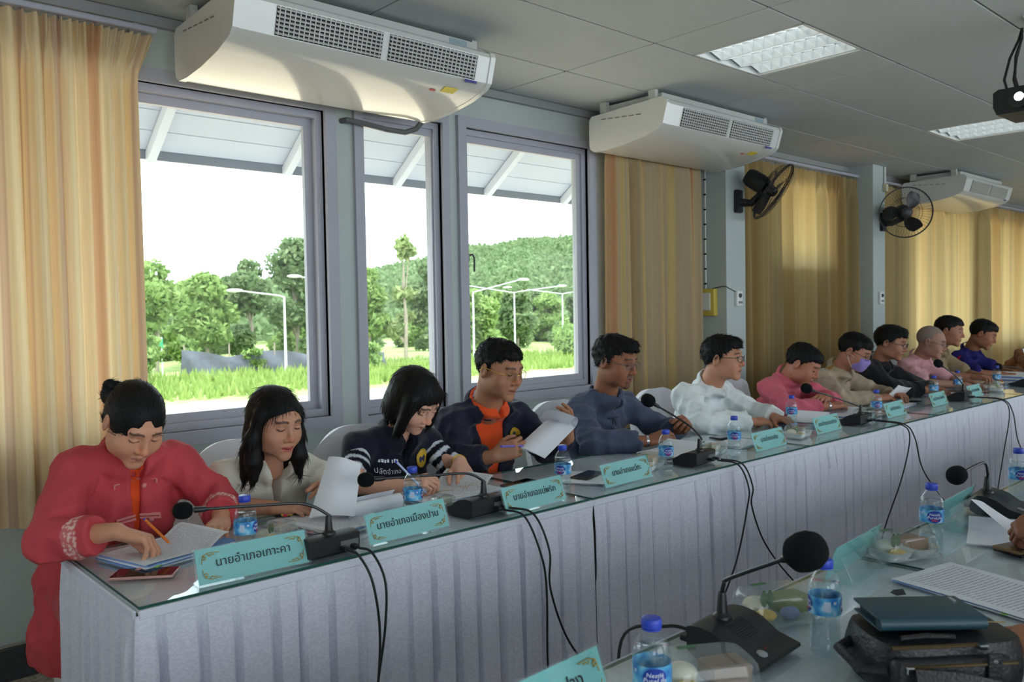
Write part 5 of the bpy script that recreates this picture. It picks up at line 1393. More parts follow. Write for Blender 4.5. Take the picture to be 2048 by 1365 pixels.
# ------------------------------------------------------------ people: signed-distance bodies meshed with surface nets
class Field:
    def __init__(s, lo, hi, v):
        s.v = v; s.lo = np.array(lo, np.float64); n = np.ceil((np.array(hi) - s.lo) / v).astype(int) + 1
        s.n = n; s.D = np.full(n, 0.2, np.float32)
    def box(s, lo, hi):
        a = np.clip(np.floor((np.array(lo) - s.lo) / s.v).astype(int), 0, s.n); b = np.clip(np.ceil((np.array(hi) - s.lo) / s.v).astype(int) + 1, 0, s.n)
        if np.any(b <= a): return None, None
        sl = tuple(slice(a[i], b[i]) for i in range(3))
        X = [(s.lo[i] + s.v * np.arange(a[i], b[i])).astype(np.float32) for i in range(3)]
        return sl, (X[0][:, None, None], X[1][None, :, None], X[2][None, None, :])
    def put(s, sl, d, k, op):
        a = s.D[sl]
        if op == 'u':
            if k > 0:
                h = np.clip(0.5 + 0.5 * (a - d) / k, 0, 1); r = a + (d - a) * h - k * h * (1 - h)
            else: r = np.minimum(a, d)
        elif op == 's':
            if k > 0:
                h = np.clip(0.5 - 0.5 * (a + d) / k, 0, 1); r = a + (-d - a) * h + k * h * (1 - h)
            else: r = np.maximum(a, -d)
        else: r = np.maximum(a, d)
        s.D[sl] = r
    def cap(s, a, b, ra, rb, k=0.01, op='u'):
        a = np.array(a, float); b = np.array(b, float); m = max(ra, rb) + k + 4 * s.v
        sl, X = s.box(np.minimum(a, b) - m, np.maximum(a, b) + m)
        if sl is None: return
        ba = b - a; L = ba @ ba + 1e-12
        px, py, pz = X[0] - a[0], X[1] - a[1], X[2] - a[2]
        t = np.clip((px * ba[0] + py * ba[1] + pz * ba[2]) / L, 0, 1)
        d = np.sqrt((px - ba[0] * t) ** 2 + (py - ba[1] * t) ** 2 + (pz - ba[2] * t) ** 2) - (ra + (rb - ra) * t)
        s.put(sl, d, k, op)
    def ell(s, c, r, R=None, k=0.01, op='u'):
        c = np.array(c, float); m = max(r) + k + 4 * s.v
        sl, X = s.box(c - m, c + m)
        if sl is None: return
        q = [X[i] - c[i] for i in range(3)]
        if R is not None: q = [q[0] * R[0, i] + q[1] * R[1, i] + q[2] * R[2, i] for i in range(3)]
        k0 = np.sqrt((q[0] / r[0]) ** 2 + (q[1] / r[1]) ** 2 + (q[2] / r[2]) ** 2)
        k1 = np.sqrt((q[0] / r[0] ** 2) ** 2 + (q[1] / r[1] ** 2) ** 2 + (q[2] / r[2] ** 2) ** 2) + 1e-9
        s.put(sl, k0 * (k0 - 1.0) / k1, k, op)
    def fn(s, c, R, ext, f, k=0.0, op='u'):
        """custom field in a local frame (origin c, axes columns of R), within +-ext"""
        c = np.array(c, float); e = np.array(ext) if np.ndim(ext) else np.array([ext] * 3)
        m = np.abs(R) @ e
        sl, X = s.box(c - m, c + m)
        if sl is None: return
        q = [X[i] - c[i] for i in range(3)]
        q = [q[0] * R[0, i] + q[1] * R[1, i] + q[2] * R[2, i] for i in range(3)]
        s.put(sl, f(*q).astype(np.float32), k, op)
    def ripple(s, seed, amp, f0=28, f1=75, n=7):
        rs = np.random.default_rng(seed)
        X = [(s.lo[i] + s.v * np.arange(s.n[i])).astype(np.float32) for i in range(3)]
        band = np.abs(s.D) < 0.03
        I = np.argwhere(band); P = s.lo + s.v * I
        w = np.zeros(len(I))
        warp = 0.6 * np.sin(P @ rs.normal(0, 14, 3)) + 0.6 * np.sin(P @ rs.normal(0, 14, 3) + 2)
        for i in range(n):
            d = rs.normal(size=3); d /= np.linalg.norm(d)
            w += np.abs(np.sin(P @ d * rs.uniform(f0, f1) / 2 + warp + rs.uniform(0, 6))) - 0.6
        s.D[band] += (amp * w / math.sqrt(n)).astype(np.float32)
    def mesh(s):
        D = s.D; ins = D < 0
        if not ins.any(): return np.zeros((0, 3)), np.zeros((0, 4), int)
        w = np.argwhere(ins); a = np.maximum(w.min(0) - 2, 0); b = np.minimum(w.max(0) + 3, s.n)
        D = D[a[0]:b[0], a[1]:b[1], a[2]:b[2]]; ins = D < 0; lo = s.lo + a * s.v
        c = np.zeros(np.array(D.shape) - 1, np.uint8)
        offs = [(i, j, k) for i in (0, 1) for j in (0, 1) for k in (0, 1)]
        sh = D.shape
        for (i, j, k) in offs: c += ins[i:sh[0] - 1 + i, j:sh[1] - 1 + j, k:sh[2] - 1 + k]
        act = (c > 0) & (c < 8); idx = np.argwhere(act); vid = np.full(act.shape, -1, np.int64); vid[act] = np.arange(len(idx))
        val = np.stack([D[idx[:, 0] + i, idx[:, 1] + j, idx[:, 2] + k] for (i, j, k) in offs], 1).astype(np.float64)
        acc = np.zeros((len(idx), 3)); cnt = np.zeros(len(idx))
        for p in range(8):
            for q in range(p + 1, 8):
                dd = np.array(offs[q]) - np.array(offs[p])
                if np.abs(dd).sum() != 1: continue
                x = (val[:, p] < 0) != (val[:, q] < 0)
                t = val[x, p] / (val[x, p] - val[x, q])
                acc[x] += np.array(offs[p]) + t[:, None] * dd; cnt[x] += 1
        V = lo + s.v * (idx + acc / cnt[:, None])
        F = []
        for ax in range(3):
            o1, o2 = [(1, 2), (2, 0), (0, 1)][ax]
            A = np.take(ins, range(0, sh[ax] - 1), ax); B = np.take(ins, range(1, sh[ax]), ax)
            e = np.argwhere(A != B)
            e = e[(e[:, o1] > 0) & (e[:, o2] > 0) & (e[:, o1] < sh[o1] - 1) & (e[:, o2] < sh[o2] - 1)]
            flip = ~A[e[:, 0], e[:, 1], e[:, 2]]
            def cell(d1, d2):
                f = e.copy(); f[:, o1] -= d1; f[:, o2] -= d2
                return vid[f[:, 0], f[:, 1], f[:, 2]]
            q = np.stack([cell(1, 1), cell(0, 1), cell(0, 0), cell(1, 0)], 1)
            q[flip] = q[flip][:, ::-1]
            F.append(q)
        return V, np.concatenate(F)

def vf_mesh(name, parts, colors=None, mat_=None):
    """parts: list of (V,F); colors: list of (n,3) linear rgb or None"""
    V = np.concatenate([p[0] for p in parts]); o = 0; F = []
    for p in parts: F.append(p[1] + o); o += len(p[0])
    F = np.concatenate(F)
    me = bpy.data.meshes.new(name)
    me.vertices.add(len(V)); me.vertices.foreach_set('co', V.astype(np.float32).ravel())
    me.loops.add(F.size); me.loops.foreach_set('vertex_index', F.astype(np.int32).ravel())
    me.polygons.add(len(F)); me.polygons.foreach_set('loop_start', np.arange(0, F.size, 4, dtype=np.int32))
    me.polygons.foreach_set('use_smooth', np.ones(len(F), bool))
    me.update(calc_edges=True); me.validate()
    if colors is not None:
        col = np.concatenate(colors); a = me.color_attributes.new('Col', 'FLOAT_COLOR', 'POINT')
        a.data.foreach_set('color', np.concatenate([col, np.ones((len(col), 1))], 1).astype(np.float32).ravel())
    if mat_ is not None: me.materials.append(mat_)
    return me
def L3(c): return np.array(lin(c)[:3])
M_skin = mat('skin', rough=0.5, attr='Col', noise=(40, 0.05), bump=(220, 0.04), spec=0.35)
M_skin.node_tree.nodes['Principled BSDF'].inputs['Subsurface Weight'].default_value = 0.0
def hair_mat(name, rgb, rough=0.45):
    m = mat(name, rgb, rough, spec=0.22)
    N = m.node_tree.nodes; L = m.node_tree.links
    tc = N.new('ShaderNodeTexCoord'); mp = N.new('ShaderNodeMapping'); mp.inputs['Scale'].default_value = (260, 260, 22)
    nz = N.new('ShaderNodeTexNoise'); nz.inputs['Scale'].default_value = 1.0; nz.inputs['Detail'].default_value = 3
    L.new(tc.outputs['Object'], mp.inputs[0]); L.new(mp.outputs[0], nz.inputs['Vector'])
    b = N.new('ShaderNodeBump'); b.inputs['Strength'].default_value = 0.5; b.inputs['Distance'].default_value = 0.004
    L.new(nz.outputs[0], b.inputs['Height']); L.new(b.outputs[0], N['Principled BSDF'].inputs['Normal'])
    return m
M_hair = hair_mat('hair_black', (17, 14, 14), 0.55); M_hairgrey = hair_mat('hair_grey', (142, 124, 114), 0.7)
def cloth(name, rgb, weave=500, sheen=0.15): return mat('cloth_' + name, rgb, 0.85, noise=(9, 0.07), bump=(weave, 0.12), sheen=sheen, spec=0.25)
M_clothcol = mat('cloth_pattern', rough=0.85, attr='Col', bump=(500, 0.12), spec=0.25)

def hand_prims(fld, W, f, n, right, curl, sc=1.0, thumb=(0.0, 0.0), spread=0.06):
    """W wrist, f finger direction, n back-of-hand normal"""
    f = np.array(f, float); f /= np.linalg.norm(f); n = np.array(n, float); n = n - f * (n @ f); n /= np.linalg.norm(n)
    x = np.cross(n, f) if right else np.cross(f, n)
    W = np.array(W, float)
    def P(a, b, c): return W + sc * (x * a + f * b + n * c)
    mcp = [(0.027, 0.086), (0.009, 0.091), (-0.010, 0.086), (-0.027, 0.077)]
    lens = [(0.040, 0.025, 0.020), (0.044, 0.028, 0.021), (0.041, 0.026, 0.020), (0.031, 0.020, 0.018)]
    for i, (mx, my) in enumerate(mcp):
        fld.cap(P(mx * 0.55, 0.008, -0.002), P(mx, my - 0.004, 0.0), 0.0155 * sc, 0.0125 * sc, 0.012)
    fld.ell(P(0.004, 0.045, -0.006), (0.036 * sc, 0.046 * sc, 0.015 * sc), np.stack([x, f, n], 1), 0.012)
    fld.cap(P(0.012, 0.012, -0.008), P(0.030, 0.045, -0.012), 0.016 * sc, 0.013 * sc, 0.012)
    for i, (mx, my) in enumerate(mcp):
        c = curl[i]; p = P(mx, my, 0.0); ang = 0.0
        sx = -spread * (i - 1.3)
        for j in range(3):
            ang += c[j]
            d = f * math.cos(ang) - n * math.sin(ang) + x * sx; d /= np.linalg.norm(d)
            q = p + d * lens[i][j] * sc
            r0 = (0.0092, 0.0083, 0.0077)[j] * sc * (0.88 if i == 3 else 1); r1 = (0.0083, 0.0077, 0.0066)[j] * sc * (0.88 if i == 3 else 1)
            fld.cap(p, q, r0, r1, 0.0035); p = q
    t0 = P(0.020, 0.018, -0.008); b1, b2 = thumb
    d1 = x * (0.72 - b1 * 0.3) + f * 0.72 - n * (0.25 + b1); d1 /= np.linalg.norm(d1)
    t1 = t0 + d1 * 0.044 * sc
    d2 = x * (0.38 - b2 * 0.6) + f * 0.9 - n * (0.2 + b2); d2 /= np.linalg.norm(d2)
    t2 = t1 + d2 * 0.032 * sc
    d3 = d2 - x * 0.25; d3 /= np.linalg.norm(d3); t3 = t2 + d3 * 0.025 * sc
    fld.cap(t0, t1, 0.0135 * sc, 0.0115 * sc, 0.010); fld.cap(t1, t2, 0.0108 * sc, 0.0098 * sc, 0.004); fld.cap(t2, t3, 0.0098 * sc, 0.0078 * sc, 0.004)
CURL = {
    'relaxed': [(0.25, 0.45, 0.3), (0.35, 0.5, 0.3), (0.42, 0.55, 0.35), (0.5, 0.6, 0.35)],
    'flat': [(0.05, 0.12, 0.08)] * 4,
    'down': [(0.75, 0.45, 0.25), (0.8, 0.5, 0.25), (0.85, 0.55, 0.3), (0.9, 0.55, 0.3)],
    'pen': [(0.75, 0.8, 0.35), (0.9, 1.0, 0.45), (1.0, 1.2, 0.6), (1.0, 1.25, 0.7)],
    'grip': [(0.7, 1.0, 0.5), (0.8, 1.1, 0.55), (0.85, 1.15, 0.6), (0.85, 1.15, 0.6)],
    'hold': [(0.35, 0.6, 0.35), (0.5, 0.75, 0.4), (0.6, 0.85, 0.45), (0.65, 0.85, 0.45)],
    'point': [(0.35, 0.35, 0.2), (0.75, 0.75, 0.35), (0.85, 0.7, 0.3), (0.8, 0.6, 0.3)],
}

def head_field(hc, R, s, v, fem, neck_to, features=True, nr=0.054, jaw=1.0):
    hc = np.array(hc, float)
    ext = 0.155 * s
    lo = np.minimum(hc - ext, np.array(neck_to) - 0.09); hi = np.maximum(hc + ext, np.array(neck_to) + 0.09)
    F = Field(lo, hi, v)
    def P(x, y, z): return hc + R @ (np.array([x, y, z]) * s)
    def E(c, r, k, op='u', RR=None): F.ell(P(*c), tuple(q * s for q in r), R if RR is None else R @ RR, k, op)
    E((0, 0.016, 0.036), (0.074, 0.094, 0.082), 0.02)
    E((0, -0.022, 0.004), (0.066, 0.070, 0.086), 0.03)
    E((0, -0.032, -0.056), (0.051 * jaw, 0.055, 0.048), 0.035)
    E((0, -0.076, -0.094), (0.022 * jaw, 0.016, 0.016), 0.03)
    for sx in (-1, 1):
        E((sx * 0.040 * jaw, -0.056, -0.026), (0.026, 0.028, 0.030), 0.025)
        E((sx * 0.047 * jaw, -0.012, -0.062), (0.014, 0.026, 0.022), 0.03)
    F.cap(P(-0.034, -0.080, 0.033), P(0.034, -0.080, 0.033), 0.010 * s, 0.010 * s, 0.018)
    for sx in (-1, 1):
        E((sx * 0.032, -0.103, 0.013), (0.019, 0.015, 0.012), 0.012, 's')
        E((sx * 0.032, -0.0785, 0.0105), (0.0145, 0.0135, 0.0105), 0.004)
    F.cap(P(0, -0.088, 0.022), P(0, -0.104, -0.018), 0.0065 * s, 0.0095 * s, 0.012)
    E((0, -0.106, -0.024), (0.0125, 0.0115, 0.0105), 0.008)
    for sx in (-1, 1): E((sx * 0.0135, -0.096, -0.028), (0.0085, 0.010, 0.0085), 0.006)
    if features:
        F.cap(P(-0.019, -0.084, -0.055), P(0, -0.0925, -0.0535), 0.0045 * s, 0.0065 * s, 0.008); F.cap(P(0.019, -0.084, -0.055), P(0, -0.0925, -0.0535), 0.0045 * s, 0.0065 * s, 0.008)
        F.cap(P(-0.014, -0.085, -0.0665), P(0.014, -0.085, -0.0665), 0.0075 * s, 0.0075 * s, 0.008)
        F.cap(P(-0.024, -0.090, -0.0605), P(0.024, -0.090, -0.0605), 0.0022 * s, 0.0022 * s, 0.004, 's')
    for sx in (-1, 1):
        E((sx * 0.077, 0.014, 0.0), (0.009, 0.020, 0.032), 0.006, 'u', rotm(0.15, 0, sx * 0.35))
        E((sx * 0.086, 0.008, 0.004), (0.006, 0.010, 0.018), 0.005, 's', rotm(0.15, 0, sx * 0.35))
    F.cap(P(0, 0.024, -0.05), neck_to, nr * s, nr * s * 1.08, 0.03)
    return F, P

def head_colors(V, hc, R, s, skin, lip, eyes, beard=0.0, brow=(34, 26, 24), lipamt=0.6):
    q = (V - np.array(hc)) @ R / s
    x, y, z = np.abs(q[:, 0]), q[:, 1], q[:, 2]
    C = np.tile(L3(skin), (len(V), 1))
    front = y < -0.055
    def mixin(mask, col, a):
        C[mask] = C[mask] * (1 - a) + L3(col) * a
    redder = np.array(skin) * np.array([1.04, 0.86, 0.82])
    mixin((np.hypot(x, (z + 0.024)) < 0.017) & (y < -0.09), redder, 0.5)
    if beard > 0:
        mixin(front & (z < -0.034) & (z > -0.052) & (x < 0.026) & (y < -0.075), (40, 32, 30), beard)
        mixin((z < -0.075) & (x < 0.022) & (y < -0.05), (40, 32, 30), beard * 0.8)
    lipm = front & (((x / 0.0225) ** 2 + ((z + 0.0605) / 0.0115) ** 2) < 1) & (y < -0.078)
    mixin(lipm, lip, lipamt)
    mixin(front & (x < 0.023) & (np.abs(z + 0.0605) < 0.0016) & (y < -0.07), (70, 36, 34), 0.7)
    arch = 0.0325 + 0.004 * np.sin(np.clip((x - 0.012) / 0.036, 0, 1) * math.pi)
    mixin(front & (x > 0.011) & (x < 0.049) & (np.abs(z - arch) < 0.0042), brow, 0.8)
    ex = (x - 0.032)
    if eyes == 'open':
        mixin(front & ((ex / 0.0125) ** 2 + ((z - 0.0105) / 0.0052) ** 2 < 1), (206, 202, 196), 0.9)
        mixin(front & (np.hypot(ex, z - 0.0105) < 0.0052), (24, 18, 16), 0.95)
        mixin(front & (np.abs(ex) < 0.0145) & (np.abs(z - (0.0162 - 30 * ex ** 2)) < 0.0019), (26, 20, 20), 0.9)
    else:
        mixin(front & (np.abs(ex) < 0.0145) & (np.abs(z - (0.0052 + 22 * ex ** 2)) < 0.0024), (30, 22, 22), 0.88)
        mixin(front & (np.abs(ex) < 0.013) & (np.abs(z - 0.0185) < 0.0014), np.array(skin) * 0.6, 0.6)
    return C

def person(label, cfg):
    g = cfg.get
    fem = g('fem', False); s = g('s', 0.95 if fem else 1.02); sid = g('seed', 1)
    hc = np.array(cfg['head'], float); yaw, pit, rol = [math.radians(a) for a in cfg['hrot']]
    R = rotm(0, 0, yaw) @ rotm(pit, 0, 0) @ rotm(0, rol, 0)
    nb = np.array(cfg['neck'], float); SA = np.array(cfg['shA'], float); SB = np.array(cfg['shB'], float); pel = np.array(cfg['pelvis'], float)
    tyaw = math.radians(g('yaw', 0)); skin = cfg['skin']; near = g('near', 2)
    hv = {0: 0.0026, 1: 0.0032, 2: 0.0042}[near]; cv = {0: 0.0065, 1: 0.0075, 2: 0.009}[near]
    root = empty('person', (pel[0], pel[1], 0.0), label=label, cat='person', group='people seated at the tables')
    off = -np.array([pel[0], pel[1], 0.0])
    def emit(name, parts, cols, m, parent=root):
        me = vf_mesh(name, [(V + off, F) for V, F in parts], cols, m); o = mesh_obj(name, me, None, parent); return o
    # ---- skin
    HF, P = head_field(hc, R, s, hv, fem, nb - np.array([0, -0.01, 0.04]), nr=g('nr', 0.045 if fem else 0.054), jaw=g('jaw', 0.94 if fem else 1.0))
    parts = []; cols = []
    V, Fq = HF.mesh(); parts.append((V, Fq)); cols.append(head_colors(V, hc, R, s, skin, g('lip', (150, 90, 84)), g('eyes', 'down'), g('beard', 0), lipamt=g('lipamt', 0.5)))
    up = (SA + SB) / 2
    for side in ('A', 'B'):        # A = the person's right, B = left
        if side + 'w' not in cfg: continue
        S = SA if side == 'A' else SB; El = np.array(cfg[side + 'e'], float); W = np.array(cfg[side + 'w'], float)
        st = El if g('bare', False) else El * 0.35 + W * 0.65
        if g('bare') == 'upper': st = El
        f = np.array(cfg[side + 'f'], float); f /= np.linalg.norm(f)
        tip = W + f * 0.19
        lo = np.minimum(np.minimum(st, W), np.minimum(tip, W - 0.0)) - 0.075; hi = np.maximum(np.maximum(st, W), tip) + 0.075
        A = Field(lo, hi, hv * 1.0)
        fs = 0.9 if fem else 1.0
        r0 = (0.038 if g('bare') else 0.031) * fs
        A.cap(st, W, r0, 0.0255 * fs, 0.01)
        if g('bare') == 'upper':
            pass
        hand_prims(A, W + f * 0.005, f, cfg[side + 'n'], side == 'A', CURL[cfg[side + 'c']], fs * g('hs', 1.0), g(side + 't', (0.1, 0.1)))
        V, Fq = A.mesh(); parts.append((V, Fq)); c = np.tile(L3(skin) * 0.95, (len(V), 1)); cols.append(c)
    # torso core under the clothes keeps head and arms one figure
    _ap = [SA, SB, pel, nb] + [np.array(cfg[k]) for k in ('Ae', 'Be', 'Aw', 'Bw') if k in cfg]
    T = Field(np.min(_ap, 0) - 0.08, np.max(_ap, 0) + 0.08, 0.012)
    _bk = rotm(0, 0, math.radians(g('yaw', 0))) @ np.array([0, 0.03, 0])
    T.cap(SA + (up - SA) * 0.2 + _bk * 0.5, SB + (up - SB) * 0.2 + _bk * 0.5 - np.array([0, 0, 0.012]), 0.022, 0.022, 0.02); T.cap(nb - np.array([0, 0, 0.03]) + _bk, up * 0.6 + pel * 0.4 + _bk * 0.5, 0.04, 0.05, 0.03)
    for side in ('A', 'B'):
        if side + 'e' in cfg:
            S = SA if side == 'A' else SB
            T.cap(S, np.array(cfg[side + 'e']), 0.034, 0.030, 0.02)
            if not g('bare'): T.cap(np.array(cfg[side + 'e']), np.array(cfg[side + 'e']) * 0.35 + np.array(cfg[side + 'w']) * 0.65, 0.030, 0.027, 0.02)
    V, Fq = T.mesh(); parts.append((V, Fq)); cols.append(np.tile(L3(skin), (len(V), 1)))
    emit('body', parts, cols, M_skin)

    # ---- garments
    b = g('build', 1.0)
    tR = rotm(0, 0, tyaw)
    fwd = tR @ np.array([0, -1.0, 0])
    chest = up * 0.62 + pel * 0.38 + fwd * 0.015; belly = up * 0.28 + pel * 0.72 + fwd * 0.03
    axis = (up - pel); axis /= np.linalg.norm(axis)
    lean = math.atan2(-(axis @ fwd), axis[2])
    tR2 = tR @ rotm(-lean, 0, 0)
    def torso(F, e=0.0, hem=True):
        F.ell(chest, (0.160 * b + e, 0.105 * b + e, 0.185 + e), tR2, 0.03)
        F.ell(belly, ((0.140 if fem else 0.150) * b + e, 0.118 * b + e, 0.15 + e), tR2, 0.05)
        F.ell(pel + np.array([0, 0, 0.02]), (0.175 * b + e, 0.155 * b + e, 0.125 + e), tR, 0.05)
        if fem:
            for sx in (-1, 1): F.ell(chest + tR2 @ np.array([sx * 0.068, -0.085 * b, -0.005]), (0.062 + e, 0.055 + e, 0.060 + e), tR2, 0.04)
        for S in (SA, SB): F.cap(nb + np.array([0, 0, -0.022]), S + np.array([0, 0, -0.002]), 0.046 + e, 0.050 * b + e, 0.04)
    def arm(F, side, upto, e=0.0, r=(0.062, 0.053, 0.046), k=0.03):
        S = SA if side == 'A' else SB
        if side + 'e' not in cfg: return
        El = np.array(cfg[side + 'e'], float); W = np.array(cfg[side + 'w'], float)
        fs = (0.90 if fem else 1.0) * g('slv', 1.0)
        if upto <= 1.0:
            q = S + (El - S) * upto; F.cap(S, q, r[0] * fs * b + e, (r[0] + (r[1] - r[0]) * upto) * fs + e, k); return q
        F.cap(S, El, r[0] * fs * b + e, r[1] * fs + e, k)
        q = El + (W - El) * (upto - 1.0); F.cap(El, q, r[1] * fs + e, r[2] * fs + e, 0.02)
        # cuff end cut square
        d = (W - El) / np.linalg.norm(W - El); F2 = frame_from_axis(d)
        F.fn(q, F2, (0.12, 0.12, 0.12), lambda x, y, z: np.maximum(-z, np.sqrt(x * x + y * y) - 0.09) , 0.0, 's')
        return q
    pts = [SA, SB, nb, pel]
    for sd in ('A', 'B'):
        for kk in ('e', 'w'):
            if sd + kk in cfg: pts.append(np.array(cfg[sd + kk], float))
    lo = np.min(pts, 0) - 0.24; hi = np.max(pts, 0) + 0.13; lo[2] = max(0.30, pel[2] - 0.22)
    nax = (hc + R @ np.array([0, 0.02, -0.06]) * s) - nb; nax = nax / np.linalg.norm(nax)
    NF = frame_from_axis(nax)
    # make the collar frame's -y point forward
    ang = math.atan2(-(NF.T @ fwd)[0] * -1, -(NF.T @ fwd)[1]); NF = NF @ rotm(0, 0, math.atan2((NF.T @ fwd)[1], (NF.T @ fwd)[0]) + math.pi / 2)
    nr = g('nr', 0.045 if fem else 0.054) * s
    hax = nax * 0.6 + np.array([0, 0, 1.0]) * 0.4; hax /= np.linalg.norm(hax)
    HFm = frame_from_axis(hax)
    def yoke(F, e):
        F.ell(nb - np.array([0, 0, 0.030]) + fwd * 0.012, (nr + 0.030 + e, nr + 0.028 + e, 0.034 + e), tR2, 0.045)
    def neck_hole(F, extra=0.006):
        F.fn(nb, HFm, (0.14, 0.14, 0.25), lambda x, y, z: np.maximum(np.sqrt(x * x + y * y) - (nr + extra + 0.10 * np.clip(z - 0.01, 0, 1)), -z - 0.030), 0.006, 's')
    def vneck(F, depth, width):
        # wedge opening down the front from the throat (torso frame)
        o = nb + np.array([0, 0, 0.0]); 
        def f(x, y, z):
            w = width * np.clip(1 + z / depth, 0.12, 1.3)
            return np.maximum(np.maximum(np.abs(x) - w, y + 0.0), -z - depth)
        F.fn(o, tR2, (0.14, 0.24, depth + 0.06), f, 0.003, 's')
    def collar(F, h, flare, th=0.004, open_=0.02, extra=0.009, base=-0.012):
        def f(x, y, z):
            r = np.sqrt(x * x + y * y); t = np.clip((z - base) / h, 0, 1)
            rad = nr + extra + flare * (1 - t)
            d = np.maximum(np.abs(r - rad) - th, np.abs(z - base - h / 2) - h / 2)
            gap = open_ - np.abs(x) + 0 * y
            return np.where(y < 0, np.maximum(d, gap * 0.9), d)
        F.fn(nb, NF, (0.13, 0.13, h + 0.05), f, 0.004, 'u')
    surf = {}
    for gm in cfg['wear']:
        kind = gm['kind']; e = gm.get('e', 0.0)
        F = Field(lo, hi, cv)
        torso(F, e); yoke(F, e)
        sl = gm.get('sleeve', 1.85)
        for sd in ('A', 'B'): arm(F, sd, sl, e, gm.get('r', (0.062, 0.053, 0.046)))
        if gm.get('skirt'):       # long jacket tails over the seat
            F.cap(pel + np.array([0, 0.02, 0.0]), pel + np.array([0, -0.02, -0.13]), 0.17 * b + e, 0.215 * b + e, 0.04)
        F.ripple(sid * 7 + len(kind), gm.get('fold', 0.0028) * 4.6, 34, 100)
        neck_hole(F, gm.get('hole', 0.006))
        if gm.get('v'): vneck(F, *gm['v'])
        if gm.get('collar'): collar(F, *gm['collar'])
        zc = gm.get('zcut', None)
        if zc is not None: F.D[:, :, :max(0, int((zc - lo[2]) / cv))] = 0.2
        V, Fq = F.mesh()
        cfn = gm.get('cols')
        if cfn is not None:
            o = emit(kind, [(V, Fq)], [cfn(V, dict(SA=SA, SB=SB, nb=nb, tR2=tR2, cfg=cfg, up=up, pel=pel))], M_clothcol)
        else: o = emit(kind, [(V, Fq)], None, gm['mat'])
        surf[kind] = (V, o)
    # ---- trousers and shoes
    if g('legs', True):
        F = Field(np.array([pel[0] - 0.34, pel[1] - 0.72, 0.0]) if abs(tyaw) < 1.6 else np.array([pel[0] - 0.34, pel[1] - 0.2, 0.0]), np.array([pel[0] + 0.34, pel[1] + 0.22, 0.66]) if abs(tyaw) < 1.6 else np.array([pel[0] + 0.34, pel[1] + 0.72, 0.66]), 0.014)
        shoes = []
        for sx in (-1, 1):
            h = pel + tR @ np.array([sx * 0.085, 0, 0]); kn = pel + tR @ np.array([sx * 0.115, -0.42, 0]) ; kn[2] = 0.50; an = pel + tR @ np.array([sx * 0.12, -0.36, 0]); an[2] = 0.09
            F.cap(h, kn, 0.088, 0.066, 0.03); F.cap(kn, an, 0.064, 0.05, 0.02); shoes.append(an)
        F.ell(pel, (0.17 * b, 0.15, 0.11), tR, 0.04)
        emit('trousers', [F.mesh()], None, g('pants', cloth('trouser_dark', (38, 38, 46))))
        for an in shoes:
            F = Field(an - 0.26, an + 0.26, 0.012); F.lo = F.lo
            toe = an + tR @ np.array([0, -0.15, 0]); toe[2] = 0.036
            hl = an.copy() + tR @ np.array([0, 0.035, 0]); hl[2] = 0.045
            F.cap(hl, toe, 0.042, 0.036, 0.02); F.cap(an, hl, 0.04, 0.04, 0.02)
            emit('shoe', [F.mesh()], None, mat('shoe_black', (24, 22, 22), 0.35))
    # ---- hair
    hs = cfg.get('hair', 'short')
    if hs:
        ext = 0.17 * s; dn = 0.30 if hs in ('long', 'bob') else 0.17
        F = Field(hc - np.array([ext, ext, dn * s]), hc + ext, {0: 0.0035, 1: 0.004, 2: 0.005}[near])
        def E(c, r, k=0.015, op='u', RR=None): F.ell(P(*c), tuple(q * s for q in r), R if RR is None else R @ RR, k, op)
        def Cp(a, c_, ra, rb, k=0.015): F.cap(P(*a), P(*c_), ra * s, rb * s, k)
        half = lambda fx: F.fn(hc, R, (0.2 * s, 0.2 * s, 0.32 * s), fx, 0.0, 'i')
        if hs in ('short', 'volume', 'buzz'):
            t = {'short': 0.007, 'volume': 0.010, 'buzz': 0.003}[hs]
            E((0, 0.017, 0.038), (0.0745 + t, 0.0945 + t, 0.083 + t))
            if hs != 'buzz': E((0, -0.03, 0.072), (0.058, 0.055 + t, 0.042 + t * 0.6), 0.02)
            if hs == 'volume': E((0.01, -0.052, 0.092), (0.052, 0.036, 0.026), 0.02)
            F.ripple(sid + 3, 0.0036 if hs != 'buzz' else 0.0006, 90, 240)
            hl = g('hairline', 0.060)
            half(lambda x, y, z: -np.where(y < -0.02 * s, z - hl * s + 0.005 * np.sin(x * 260 + sid) + np.clip(np.abs(x) - 0.05 * s, 0, 1) * 1.2 - np.clip(-y - 0.085 * s, 0, 1) * 0.6,
                                              z - 0.012 * s + 0.62 * y + np.clip(0.02 * s - np.abs(y + 0.008), 0, 1) * 0.5))
        elif hs == 'bun':
            E((0, 0.018, 0.038), (0.0815, 0.1015, 0.0875)); E((0, -0.018, 0.012), (0.0725, 0.0765, 0.0935), 0.01); E((0, 0.05, -0.02), (0.070, 0.06, 0.055), 0.02)
            F.ripple(sid + 3, 0.0012, 120, 260)
            half(lambda x, y, z: -np.where(y < 0.0, z - 0.074 * s + 1.5 * np.clip(np.abs(x + 0.004) - 0.006 * s, 0, 0.058), z + 0.005 * s + 0.75 * y))
            E((g('bun_x', -0.015), 0.108, 0.030), (0.040, 0.034, 0.042), 0.008); E((g('bun_x', -0.015) - 0.02, 0.115, 0.058), (0.020, 0.018, 0.020), 0.006)
        elif hs == 'long':
            E((0, 0.018, 0.038), (0.0825, 0.1025, 0.0895)); E((0, 0.055, -0.05), (0.082, 0.055, 0.13), 0.03)
